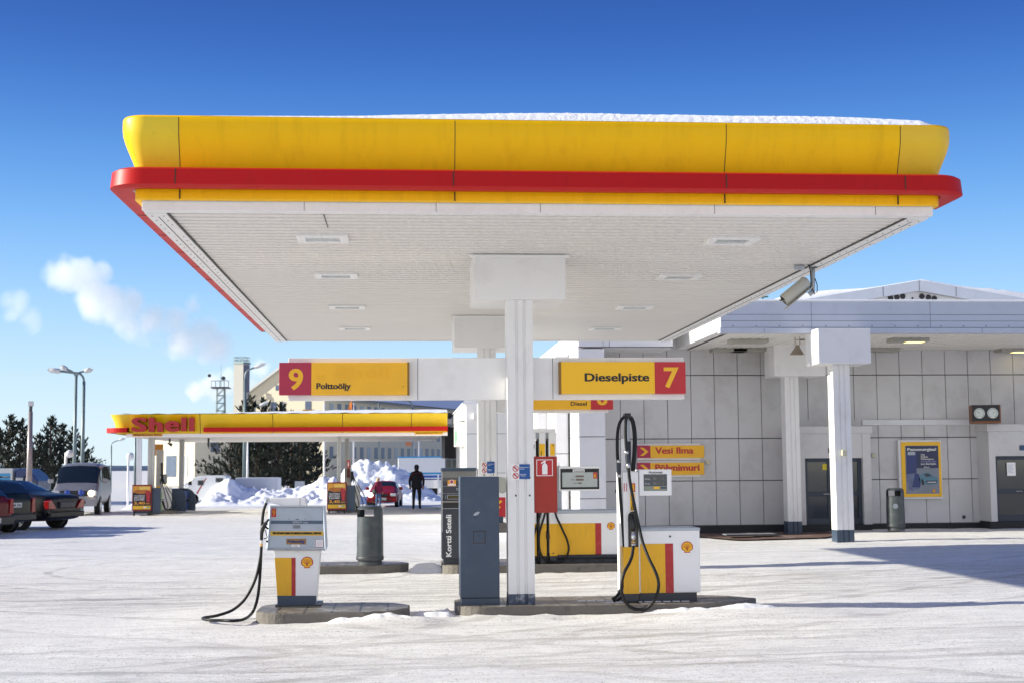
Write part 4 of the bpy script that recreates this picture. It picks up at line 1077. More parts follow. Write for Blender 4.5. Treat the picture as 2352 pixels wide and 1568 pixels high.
def side_box():
    Y = 22.05
    t = thing('display_box', 'beige grey meter box on the rear column, between the blue cabinet and the front column', 'meter box', tuple(P(1154, 1150, Y)))
    a = R(1141, 1094, 1162.5, 1128, Y)
    m = MB(); n = [(a[0], a[2]), (a[1] - .05, a[2] - .03), (a[1], a[2]), (a[1], a[3] - .01), (a[0], a[3] + .01)]
    m.prism(n, Y, Y + .4, 'y'); m.build('box', mat('box_beige', (.4, .4, .36), .5), t, bevel=.01)
side_box()
def arrow_sign():
    Y = 30.0
    t = thing('arrow_sign', 'red sign with a yellow arrow, seen in the gap left of the front column', 'sign', tuple(P(1150, 1212, Y)))
    a = R(1122, 1141, 1161.5, 1186.5, Y)
    b = MB().box(a[0], a[1], Y, Y + .1, a[2], a[3]).build('panel', RED, t, bevel=.01)
    c = R(1140, 1147, 1154, 1171, Y); zc = (c[2] + c[3]) / 2; m = MB()
    w = .035
    m.add([(c[1], Y - .003, c[3] - w), (c[1] - w, Y - .003, c[3]), (c[0] - w, Y - .003, zc + .02), (c[0], Y - .003, zc - .02)], [(0, 1, 2, 3)])
    m.add([(c[0] - .05, Y - .004, zc + .05), (c[1] - .03, Y - .004, zc - .04), (c[0] - .05, Y - .004, c[2] - .06)], [(0, 2, 1)])
    m.build('arrow', YELF, b)
    s_ = R(1145, 1191, 1156, 1206, Y); MB().box(s_[0], s_[1], Y, Y + .3, s_[2], s_[3] + .06).build('stand', SLATE, t)
    s_ = R(1130, 1211, 1163, 1222, Y); MB().box(s_[0], s_[1], Y - .1, Y + .6, s_[2], s_[3] + .1).build('base', CONC, t)
arrow_sign()

def litter_bin(Y, px, w, ytop, ybot, label, opening_side=0, badge=False):
    p = P(px, ybot, Y); r = w / 2 / FPX * Y; zt = P(px, ytop, Y).z; z0 = p.z
    h = zt - z0
    t = thing('litter_bin', label, 'litter bin', (p.x, Y + r, z0), group='grey cylindrical litter bins')
    gm = mat('bin_grey', (.045, .055, .062), .35, var=.12, scale=3, dirt=((.16, .18, .18), .4, 5))
    # shell with an opening near the top: built from a ring grid with missing faces
    seg = 40; rows = [.13 * h, .4 * h, .76 * h, .805 * h, .93 * h, .955 * h, .985 * h]
    R_ = [r * .97, r * .965, r * .94, r * .937, r * .93, r * .88, r * .7]
    m = MB(); vs = []
    for z, q_ in zip(rows, R_):
        for k in range(seg):
            a = 2 * pi * k / seg; vs.append((p.x + q_ * cos(a), Y + r + q_ * sin(a), z0 + z))
    fs = []
    for j in range(len(rows) - 1):
        for k in range(seg):
            a = math.degrees(2 * pi * (k + .5) / seg)
            hole = j == 3 and (183 < a < 289 or 70 < a < 118)
            if not hole: fs.append((j * seg + k, j * seg + (k + 1) % seg, (j + 1) * seg + (k + 1) % seg, (j + 1) * seg + k))
    m.add(vs, fs); m.add([(x, y, z) for x, y, z in vs[-seg:]] + [(p.x, Y + r, z0 + h)], [(k, (k + 1) % seg, seg) for k in range(seg)])
    b = m.build('shell', gm, t, smooth=True)
    MB().lathe([(r * .85, .14 * h), (r * .85, .15 * h)], (p.x, Y + r, z0), 24).build('floor_plate', BLACK, t)
    rm = mat('bin_ring', (.045, .052, .058), .5, var=.1)
    MB().lathe([(r * .93, .075 * h), (r * 1.0, .09 * h), (r * 1.01, .13 * h), (r * .985, .15 * h), (r * .95, .15 * h)], (p.x, Y + r, z0), 32).build('ring', rm, t, smooth=True)
    MB().lathe([(r * .9, 0), (r * .9, .055 * h), (r * .85, .065 * h), (r * .85, .08 * h)], (p.x, Y + r, z0), 32).build('foot', rm, t)
    if badge:
        MB().lathe([(.06, 0), (.06, .004), (.05, .005)], (p.x - r * .33, Y + r * .06, z0 + h * .57), 18, axis='y').build('badge', GALV, t)
litter_bin(22.3, 849, 63, 1159.5, 1298, 'scuffed grey litter bin on the island behind the heating oil pump')
litter_bin(31.2, 2066, 44, 1119, 1218, 'dark grey litter bin with a round badge, in front of the framed poster', badge=True)
# ------------------------------------------------------------------ wash hall on the right
PANEL = mat('wall_panel', (.6, .59, .585), .55, var=.03, scale=.8, dirt=((.28, .25, .22), .4, 1.1))
PANELW = mat('white_wall_panel', (.72, .72, .74), .5, var=.02, dirt=((.5, .48, .45), .25, 2))
PLINTH = mat('dark_plinth', (.02, .022, .025), .7, var=.15)
FASB = mat('shed_fascia', (.5, .54, .62), .4, var=.03, scale=.8, dirt=((.35, .37, .42), .35, 2))
DOORM = mat('door_slate', (.022, .034, .055), .45, var=.1)
HY = 33.0
def hall():
    t = thing('wash_hall', 'long pale panel clad wash hall with two dark doors behind a flat shed roof', 'building', (9, HY, 0))
    zt = P(1700, 812, HY).z
    xl = P(1389, 1000, HY).x; xr = 19.5
    MB().box(4.6, xr, HY + .02, HY + 13, -.1, 4.85).build('wall', mat('hall_backing', (.16, .16, .16), .8), t)
    MB().box(xl, xr, HY - .02, HY + .02, -.1, .235).build('plinth', PLINTH, t)
    # cladding panels with open joints
    x_first = P(1424.5, 950, HY).x; pw = (P(2284, 850, HY).x - x_first) / 16.2
    rows = [.245, 1.32, 2.34, 3.88, 4.84]
    k0 = -1; lastx = xl
    edges = [xl] + [x_first + pw * i for i in range(0, 27)]
    edges = [e for e in edges if e < xr] + [xr]
    porches = [(P(1836, 1000, HY).x, P(1999, 1000, HY).x, 2.62), (P(2241, 1000, HY).x, xr, 2.7)]
    for a, b in zip(edges, edges[1:]):
        for z0, z1 in zip(rows, rows[1:]):
            if any(a > p0 - .1 and b < p1 + .1 and z1 < p2 for p0, p1, p2 in porches): continue
            MB().box(a + .008, b - .008, HY - .022, HY + .015, z0 + .012, z1 - .012).build('wall_panel', PANEL, t)
    a = R(1978, 963, 2225, 975, HY)
    MB().box(a[0], a[1], HY - .08, HY - .024, a[2], a[3]).build('wall_ledge', PANELW, t, bevel=.005)
    a = R(1836, 963, 1977, 978, HY); MB().box(a[0], a[1], HY - .05, HY - .024, a[2], a[3]).build('wall_ledge', PANEL, t)
    # white stepped corner blocks at the left end
    x1 = P(1329, 900, 31.5).x
    def block(x0_, x1_, y0_, y1_, z1_, joints):
        o = MB().box(x0_, x1_, y0_, y1_, -.05, z1_).build('corner_block', PANELW, t)
        m = MB()
        for z in joints: m.box(x0_ + .003, x1_ - .003, y0_ - .003, y0_, z - .008, z + .008); m.box(x0_ - .003, x0_, y0_ + .01, y1_, z - .008, z + .008)
        if joints: m.build('panel_joint', GROUTD, o)
        return o
    xr_ = P(1389, 900, 31.5).x
    block(x1, xr_, 31.5, 33.2, 4.40, (2.37, .95))
    block(P(1277, 900, 33.2).x, x1 + .02, 33.22, 35.3, 4.38, (2.0,))
    block(P(1234, 900, 35.3).x, P(1277, 900, 33.2).x + .02, 35.32, 37.5, 4.36, (2.0,))
    block(P(1203, 900, 37.5).x, P(1234, 900, 35.3).x + .02, 37.52, 40, 4.34, ())
    MB().box(P(1304, 900, 33.2).x, P(1308, 900, 33.2).x, 33.2, 33.22, 0, 4.3).build('panel_joint', GROUTD, t)
    # coping band and long lit parapet side
    cz = P(1380, 798, 31.48).z
    b = MB().box(x1 - .0, P(1545, 790, 31.5).x, 31.47, 33, cz, 4.86).build('coping', PANELW, t, bevel=.004)
    MB().box(x1 - .003, P(1545, 790, 31.5).x, 31.466, 31.47, cz - .0, cz + .02).build('coping_joint', GROUTD, b)
    MB().box(P(1399, 790, 31.47).x, P(1399, 790, 31.47).x + .01, 31.466, 31.47, cz + .02, 4.85).build('coping_joint', GROUTD, b)
    p = MB().box(x1, x1 + 1.2, 33.0, 44, 4.42, 4.86).build('parapet', PANELW, t)
    MB().box(x1 + .0, xr, 31.47, 46, 4.861, 4.92).build('roof_snow', SNOW, t)
    MB().box(P(1385, 793, 31.46).x, P(1385, 793, 31.46).x + .003, 31.45, 31.465, cz, 4.86).build('coping_edge', GROUTD, t)
    # grey service dots
    for (a, b_) in ((1417, 1127), (2214, 1186)):
        c = P(a, b_, HY - .03)
        MB().lathe([(.045, 0), (.045, .02), (.03, .03)], (c.x, HY - .024, c.z), 10, axis='y').build('pipe_stub', DARK, t)
    for (a, b_) in ((1625, 1060), (2005, 1045)):
        c = R(a - 5, b_ - 5, a + 5, b_ + 5, HY); MB().box(c[0], c[1], HY - .09, HY - .024, c[2], c[3]).build('socket_box', mat('socket_cream', (.55, .52, .38), .4), t, bevel=.012)
    # porches with doors
    Yp = HY - .7
    def porch(pxl, pxr, pytop, pybot, jl, jr, door_top, right_open=False):
        x0_ = P(pxl, 1000, Yp).x; x1_ = P(pxr, 1000, Yp).x
        z1_ = P((pxl + pxr) / 2, pytop, Yp).z; z0_ = P((pxl + pxr) / 2, pybot, Yp).z
        zc = P((pxl + pxr) / 2, pytop + 16, Yp).z; zd = P((pxl + pxr) / 2, door_top, Yp).z
        o = MB().box(x0_ - .04, x1_ + .04, Yp - .03, HY, zc, z1_).build('porch_roof', PANEL, t, bevel=.006)
        a_ = P(jl, 1100, Yp).x; b_ = P(jr, 1100, Yp).x
        MB().box(x0_, a_, Yp, HY, z0_, zc).build('porch_jamb', PANEL, t, bevel=.004)
        MB().box(b_, x1_, Yp, HY, z0_, zc).build('porch_jamb', PANEL, t, bevel=.004)
        MB().box(a_, b_, Yp + .02, HY, zd, zc).build('porch_lintel', PANEL, t)
        MB().box(x0_, x1_, Yp + .05, HY, -.1, z0_).build('porch_step', PLINTH, t)
        return a_, b_, zd, z0_
    def door(x0_, x1_, z0_, z1_, handle_x, note):
        y = Yp + .12
        fr = .09; d = MB()
        d.box(x0_, x0_ + fr, y, y + .07, z0_, z1_).box(x1_ - fr, x1_, y, y + .07, z0_, z1_).box(x0_ + fr, x1_ - fr, y, y + .07, z1_ - fr, z1_).box(x0_ + fr, x1_ - fr, y, y + .07, z0_, z0_ + fr * 1.7)
        zm = z0_ + (z1_ - z0_) * .46; d.box(x0_ + fr, x1_ - fr, y, y + .07, zm - .05, zm + .05)
        o = d.build('door', DOORM, t, bevel=.006)
        for za, zb in ((z0_ + fr * 1.7, zm - .05), (zm + .05, z1_ - fr)):
            MB().box(x0_ + fr, x1_ - fr, y + .03, y + .045, za, zb).build('door_pane', GLASSD, o)
        MB().tube([(handle_x, y - .05, zm), (handle_x + .14, y - .05, zm)], .012, 8).tube([(handle_x, y, zm), (handle_x, y - .05, zm)], .012, 8).build('handle', STEEL, o)
        for z in (z0_ + .35, z1_ - .4): MB().box(x0_ - .012, x0_ + .012, y - .02, y, z, z + .14).build('hinge', STEEL, o)
        return o, y
    a_, b_, zd, z0_ = porch(1836, 1999, 978, 1204, 1850, 1983, 1051)
    mid = a_ + (b_ - a_) * .47 
    d1, y = door(a_, mid, z0_, zd, mid - .2, True)
    n = R(1889, 1064.5, 1906, 1078, y + .028); MB().box(n[0], n[1], y + .02, y + .028, n[2], n[3]).build('notice', mat('notice_bright_yellow', (.75, .6, .02), .5), d1)
    for k in range(4):
        z = n[3] - .03 - k * .034
        MB().box(n[0] + .02, n[1] - .02, y + .0185, y + .02, z - .012, z).build('notice_line', mat('notice_print', (.4, .3, .02), .5), d1)
    d2, y = door(mid + .005, b_, z0_, zd, mid + .1, False)
    s_ = R(1903, 1028, 1910, 1039, Yp); MB().box(s_[0], s_[1], Yp - .002, Yp + .018, s_[2], s_[3]).build('door_number', DOORM, t)
    a_, b_, zd, z0_ = porch(2241 + 29, 2420, 973, 1196, 2288.5, 2400, 1046)
    d3, y = door(a_, b_ - .0, z0_, zd, P(2333, 1120, y).x, True)
    n = R(2312.5, 1061, 2332.5, 1091.5, y); MB().box(n[0], n[1], y - .004, y, n[2], n[3]).build('notice', WHITE2, d3)
    for k in range(7):
        z = n[3] - .05 - k * .03; MB().box(n[0] + .03, n[1] - .04 - .02 * (k % 3), y - .006, y - .004, z - .01, z).build('notice_line', GREY, d3)
    s_ = R(2342.5, 1021.5, 2362, 1033, Yp); MB().box(s_[0], s_[1], Yp - .004, Yp + .018, s_[2], s_[3]).build('door_sign', mat('door_sign_blue', (.03, .07, .16), .5), t)
    # low gable rising behind the shed roof
    Yg = 40
    pts = [(1700, 716), (2108.5, 645), (2520, 716)]
    ap = P(2108.5, 645, Yg); L_ = P(1824, 693, Yg); Rr = P(2395, 695, Yg)
    sl = (ap.z - L_.z) / (ap.x - L_.x); w = 6.2
    sr = (ap.z - Rr.z) / (Rr.x - ap.x)
    zl, zr = ap.z - sl * w, ap.z - sr * w
    th = P(2108, 645, Yg).z - P(2108, 669, Yg).z
    m = MB(); m.prism([(ap.x - w, zl - th), (ap.x, ap.z - th), (ap.x + w, zr - th), (ap.x + w, zr), (ap.x, ap.z), (ap.x - w, zl)], Yg - .12, Yg, 'y'); g = m.build('barge_board', mat('barge_white', (.62, .65, .7), .5), t)
    j = MB()
    for px in (2025, 2108, 2192): 
        X = P(px, 660, Yg).x; zz = ap.z - abs(X - ap.x) * (sl if X < ap.x else sr)
        j.box(X - .008, X + .008, Yg - .125, Yg - .12, zz - th + .01, zz - .01)
    j.build('board_joint', GROUTD, g)
    MB().prism([(ap.x - w, 4.8), (ap.x + w, 4.8), (ap.x + w, zr - th), (ap.x, ap.z - th), (ap.x - w, zl - th)], Yg + .05, Yg + 12, 'y').build('gable_wall', PANEL, t)
    for px, py in ((2045.5, 685.5), (2060, 683.5), (2073.5, 681), (2117.5, 681), (2132.5, 683.5), (2146, 686)):
        c = P(px, py, Yg + .04); MB().lathe([(.085, 0), (.085, .02)], (c.x, Yg + .05, c.z), 14, axis='y').build('vent_hole', INK, t)
    c = P(2097, 685, Yg); MB().lathe([(.03, 0), (.03, .02)], (c.x, Yg + .05, c.z), 8, axis='y').build('vent_hole', INK, t)
    s_ = MB(); n = 60; vs = []
    for i in range(n):
        x = ap.x - w + 2 * w * i / (n - 1); z = ap.z - abs(x - ap.x) * (sl if x < ap.x else sr)
        u = abs(x - ap.x)
        th_ = (.02 + .16 * sm((u - 1.2) / 2.0) if x < ap.x else .05 + .12 * sm((u - 1.0) / 2)) * (1 + .25 * noise.noise(Vector((x * 5, 0, 0))))
        vs += [(x, Yg - .1, z + .002), (x, Yg - .05, z + th_), (x, Yg + 12, z + th_)]
    s_.add(vs, [(3 * i, 3 * i + 3, 3 * i + 4, 3 * i + 1) for i in range(n - 1)] + [(3 * i + 1, 3 * i + 4, 3 * i + 5, 3 * i + 2) for i in range(n - 1)])
    s_.build('roof_snow', SNOW, t, smooth=True)
    c = P(2130, 644, Yg); MB().box(c.x - .25, c.x + .2, Yg + 1, Yg + 1.4, c.z - .2, c.z + .05).build('roof_vent', DARK, t)
    # antenna on the roof left of the gable
    c = P(1752, 690, 36); a = MB().tube([(c.x, 36, 4.9), (c.x, 36, c.z + .1)], .02); a.tube([(c.x - .25, 36, c.z + .05), (c.x + .15, 36, c.z + .1)], .02); a.tube([(c.x - .2, 36, c.z + .15), (c.x + .1, 36, c.z + .18)], .02); a.build('antenna', mat('antenna_green', (.05, .16, .12), .5), t)
hall()

def shed_roof():
    YF = 28.3
    t = thing('flat_roof_shelter', 'flat white shelter roof on two ribbed columns in front of the wash hall', 'shelter', (9, YF, 0))
    x0 = P(1655, 730, YF).x; x1 = 18.5
    z0, z1 = P(1700, 765, YF).z, P(1700, 693, YF).z
    zz = lambda py: P(1700, py, YF).z
    MB().box(x0, x1, YF, YF + .25, zz(752), z1).build('fascia', FASB, t, bevel=.006)
    MB().box(x0 - .02, x1, YF - .03, YF + .22, z0, zz(753)).build('lower_trim', FASB, t, bevel=.004)
    j = MB()
    for py in (722.5, 737): j.box(x0, x1, YF - .003, YF, zz(py) - .006, zz(py) + .006)
    for px in (1714 + 149, 2136): X = P(px, 725, YF).x; j.box(X, X + .01, YF - .0032, YF, zz(752), z1)
    for px in (1754, 1977, 2254): X = P(px, 760, YF).x; j.box(X, X + .01, YF - .033, YF - .03, z0, zz(754))
    for k in range(26): X = x0 + .25 + k * .5; j.box(X, X + .025, YF - .004, YF, zz(750), zz(750) + .03)
    j.build('fascia_joint', mat('joint_grey', (.2, .22, .27), .6), t)
    MB().box(x0, x0 + .25, YF + .25, HY - .03, z0 + .06, z1 - .12).build('side_fascia', WHITE2, t)
    MB().box(x0 + .02, x1, YF + .1, HY - .03, z1 - .04, z1).build('roof_deck', GREY, t)
    MB().box(x0, x1, YF - .02, HY - .03, z1 + .001, z1 + .05).build('roof_snow', SNOW, t, bevel=.02)
    corrugated('soffit', x0 + .25, x1, YF + .22, HY - .03, z0 + .03, .2, .02, SOFF, t, along='y')
    # columns
    for (pxa, pxb, Y, pyb, pyh, hl, hr, hy0, hy1) in ((1921, 1960, 28.05, 1245, 834, 1880, 2000, 776, 834), (1809, 1841, 31.9, 1222, 863, 1778, 1895, 814, 863)):
        xa, xb = P(pxa, 1150, Y).x, P(pxb, 1150, Y).x
        zb = P((pxa + pxb) / 2, pyb, Y).z
        c = MB().prism(rib_outline(xa, xb, Y, Y + .36), zb + .26, P(pxa, pyh, Y).z + .02).build('column', WHCOL, t)
        MB().prism(rib_outline(xa - .002, xb + .002, Y - .002, Y + .362), zb - .1, zb + .26).build('column_foot', SLATE, c)
        hx0, hx1 = P(hl, 800, Y - .3).x, P(hr, 800, Y - .3).x
        zh0 = P(hl, hy1, Y - .3).z
        MB().box(hx0, hx1, Y - .3, Y + .6, zh0, z0 + .05).build('column_head', WHITE, t, bevel=.005)
    b = R(1931.5, 1032, 1943, 1046, 28.05); MB().box(b[0], b[1], 27.97, 28.05, b[2], b[3]).build('socket_box', mat('socket_cream', (.55, .52, .38), .4), t, bevel=.015)
    # ceiling lamps, three of them lit
    warm = emit('warm_lamp', (1, .8, .3), 1.5)
    for (px, py, lit) in ((1655, 812, 0), (1718, 785, 0), (1700, 812, 0), (2012, 808, 0), (2085, 783, 1), (2330, 806, 1)):
        q = PZ(px, py, z0 - .02)
        if not (YF + .3 < q.y < HY - .2): q.y = min(max(q.y, YF + .5), HY - .5)
        l = MB().box(q.x - .42, q.x + .42, q.y - .22, q.y + .22, z0 - .05, z0 + .03).build('ceiling_lamp', mat('lamp_casing', (.36, .35, .3), .5), t, bevel=.01)
        if lit: MB().box(q.x - .05, q.x + .34, q.y - .15, q.y + .15, z0 - .054, z0 - .05).build('lamp_glow', warm, l)
shed_roof()
def floodlight():
    Y = 28.9
    t = thing('floodlight', 'rusty beige floodlight hanging under the shelter roof beside the front column head', 'floodlight', tuple(P(1832, 790, Y)))
    fm = mat('floodlight_beige', (.25, .2, .15), .6, var=.15)
    top, bot = P(1832, 792, Y), P(1830, 814, Y)
    m = MB(); s = [(-.02, top.z), (.02, top.z)]
    def rg(c, w, d): return [(c.x - w, Y - d, c.z), (c.x + w, Y - d, c.z), (c.x + w, Y + d, c.z), (c.x - w, Y + d, c.z)]
    m.add(rg(top, .035, .035) + rg(P(1831, 797, Y), .04, .05) + rg(bot, .13, .1), [(0, 1, 2, 3), (11, 10, 9, 8)] + [(k * 4 + i, k * 4 + (i + 1) % 4, (k + 1) * 4 + (i + 1) % 4, (k + 1) * 4 + i) for k in range(2) for i in range(4)])
    m.build('lamp_head', fm, t)
    a, b = P(1826, 780, Y), P(1837, 780, Y)
    m = MB()
    for x in (a.x, b.x): m.tube([(x, Y, a.z + .06), (x, Y, top.z)], .008, 6)
    m.tube([(a.x, Y, a.z), (b.x, Y, a.z)], .008, 6).tube([(b.x, Y, a.z), (P(1848, 781, Y).x, Y, a.z)], .02, 6)
    m.build('bracket', fm, t)
    MB().tube([bot + Vector((-.14, -.1, 0)), bot + Vector((.13, -.1, 0))], .012, 6).build('front_frame', fm, t)
floodlight()

def wall_sign(word, ya, yb, xa, label, tx0, tx1, ty0, ty1):
    Y = HY - .16
    t = thing('direction_sign', label, 'sign', tuple(P(1540, (ya + yb) / 2, Y)), group='yellow direction signs on the wash hall wall')
    b = R(1463, ya - 4.5, 1608, yb + 5, HY - .06)
    MB().box(b[0], b[1], HY - .1, HY - .024, b[2], b[3]).build('mount', WHITE, t, bevel=.005)
    r = R(1464, ya, 1494, yb, Y); MB().box(r[0], r[1], Y, HY - .1, r[2], r[3]).build('arrow_panel', REDW, t, bevel=.003)
    n = R(1494, ya, 1617.5, yb, Y); p = MB().box(n[0] + .001, n[1], Y, HY - .1, n[2], n[3]).build('name_panel', YELF, t, bevel=.003)
    zc = (r[2] + r[3]) / 2; h = (r[3] - r[2]) * .33; xc = (r[0] + r[1]) / 2; w = .055; m = MB(); y = Y - .003
    m.add([(xc - .07 - w / 2, y, zc + h), (xc - .07 + w, y, zc + h), (xc + .08 + w / 2, y, zc), (xc + .08 - w, y, zc), (xc - .07 + w, y, zc - h), (xc - .07 - w / 2, y, zc - h)], [(0, 3, 2, 1), (3, 5, 4, 2)])
    m.build('arrow', YELF, t)
    m = MB(); text(m, word, *R(tx0, ty0, tx1, ty1, Y), Y - .003, 0, .03, strike=1.6); m.build('lettering', RED, p)
wall_sign('Vesi Ilma', 1022, 1050.5, 0, 'upper yellow sign on the hall wall reading Vesi Ilma with a red arrow field', 1504.5, 1593, 1026, 1041)
wall_sign('Pölynimuri', 1061.5, 1089.5, 0, 'lower yellow sign on the hall wall reading Pölynimuri, partly behind the pump display', 1504.5, 1607, 1065, 1085)

def poster():
    Y = HY - .14
    t = thing('poster_frame', 'yellow framed advertising poster with a small blue car, on the wash hall wall', 'poster', tuple(P(2115, 1080, Y)))
    rr = lambda a: R(*a, Y)
    a = rr((2064.7, 1009.5, 2164, 1145)); MB().box(a[0], a[1], Y, HY - .024, a[2], a[3]).build('outer_frame', PANELW, t, bevel=.01)
    a = rr((2070.5, 1014, 2161.5, 1140)); MB().box(a[0], a[1], Y - .02, Y, a[2], a[3]).build('yellow_frame', YELS, t, bevel=.006)
    y = Y - .021
    a = rr((2079.5, 1022, 2155.5, 1132.7)); MB().box(a[0], a[1], y - .003, y, a[2], a[3]).build('poster_print', mat('poster_silver', (.2, .22, .27), .3, var=.15, scale=2), t)
    a = rr((2080.5, 1023, 2154.5, 1074)); MB().box(a[0], a[1], y - .005, y - .003, a[2], a[3]).build('poster_sky', mat('poster_navy', (.008, .015, .07), .3, var=.3, scale=5), t)
    y2 = y - .007
    def poly(pts, m_, nm, off=0.0): MB().add([(P(u, v, Y).x, y2 - off, P(u, v, Y).z) for u, v in pts], [tuple(reversed(range(len(pts))))]).build(nm, m_, t)
    poly([(2080.8, 1040), (2084, 1036), (2101, 1036), (2104, 1040), (2104, 1085), (2080.8, 1088)], mat('poster_blue', (.015, .03, .15), .3, var=.2, scale=9), 'drink_can')
    poly([(2084, 1044), (2101, 1044), (2101, 1036.5), (2084, 1036.5)], GALV, 'can_top', .001)
    poly([(2080.8, 1088), (2104, 1085), (2112, 1110), (2112, 1120), (2096, 1126), (2086, 1122)], mat('poster_steel', (.12, .15, .26), .3, var=.25, scale=9), 'drink_can_base')
    poly([(2101, 1085), (2110, 1087), (2114, 1110), (2112, 1118), (2094, 1118)], mat('poster_blue', (.015, .03, .15), .3), 'can_shadow', .001)
    cb = mat('poster_car_blue', (.08, .2, .28), .3, var=.1)
    poly([(2109, 1100), (2113, 1090), (2119, 1085), (2132, 1084), (2142, 1091), (2151, 1095), (2154, 1103), (2152, 1110), (2138, 1112), (2122, 1112), (2115, 1108)], cb, 'printed_car', .001)
    poly([(2121, 1087), (2131, 1086), (2140, 1092), (2126, 1094)], DARK, 'printed_glass', .002)
    poly([(2125, 1103), (2151, 1102), (2150, 1109), (2128, 1110)], DARK, 'printed_grille', .002)
    poly([(2129, 1105.5), (2149, 1105), (2149, 1107), (2129, 1107.6)], PANELW, 'printed_bumper', .003)
    poly([(2114, 1100), (2119, 1099), (2122, 1107), (2121, 1113), (2117, 1112)], BLACK, 'printed_wheel', .002)
    c = P(2144, 1126, Y); pecten(t, c.x, c.z, .042, y2)
    for s, r in (('Pesuenergiaa!', (2083, 1027.5, 2149, 1036)), ('Osta', (2114, 1041, 2123, 1045)), ('Perfect', (2114, 1046, 2130, 1050.2)), ('Kiillotuspesu', (2114, 1051.2, 2143.5, 1056)), ('saat kaupan päälle', (2114, 1057, 2149, 1061)), ('ison Red Bullin', (2114, 1062, 2149, 1066.2)), ('473 ml', (2121, 1070, 2133, 1073.5))):
        m = MB(); text(m, s, *R(*r, Y), y2 - .004, strikes=3 if s[0] == 'P' else 1); m.build('lettering', mat('poster_white', (.75, .75, .7), .4) if s != 'saat kaupan päälle' else mat('poster_violet', (.3, .3, .6), .4), t)
poster()
def thermo_box():
    Y = 32.1
    t = thing('wall_gauge', 'brown box with a black front and two round white dials, high on the hall wall', 'gauge', tuple(P(2272, 950, Y)), radians(-14))
    w = .66; h = P(2270, 930, Y).z - P(2270, 972, Y).z; w = (P(2311, 950, Y).x - P(2234, 950, Y).x)
    fw = .78 * w / cos(radians(14))
    MB().box(-w / 2, -w / 2 + fw, -.1, .35, -h / 2, h / 2).build('case', mat('case_brown', (.2, .07, .02), .5), t, bevel=.006, local=True)
    f = MB().box(-w / 2 + .005, -w / 2 + fw - .03, -.106, -.1, -h / 2 + .05, h / 2 - .005).build('front_glass', BLACK, t, local=True)
    for k in (.26, .72):
        cx = -w / 2 + fw * k
        d = MB().lathe([(.125, 0), (.125, .006)], (cx, -.106, .02), 24, axis='y').build('dial', mat('dial_white', (.6, .64, .6), .4), t, local=True)
        m = MB()
        for i in range(11):
            a = radians(-140 + 28 * i); x, z = cx + sin(a) * .1, .02 + cos(a) * .1
            m.box(x - .009, x + .009, -.1135, -.1125, z - .009, z + .009)
        a0 = radians(-50 if k < .5 else 70)
        m.add([(cx - cos(a0) * .006, -.1138, .02 + sin(a0) * .006), (cx + cos(a0) * .006, -.1138, .02 - sin(a0) * .006), (cx + sin(a0) * .09, -.1138, .02 + cos(a0) * .09)], [(0, 1, 2)])
        m.build('dial_marks', INK, d, local=True)
thermo_box()

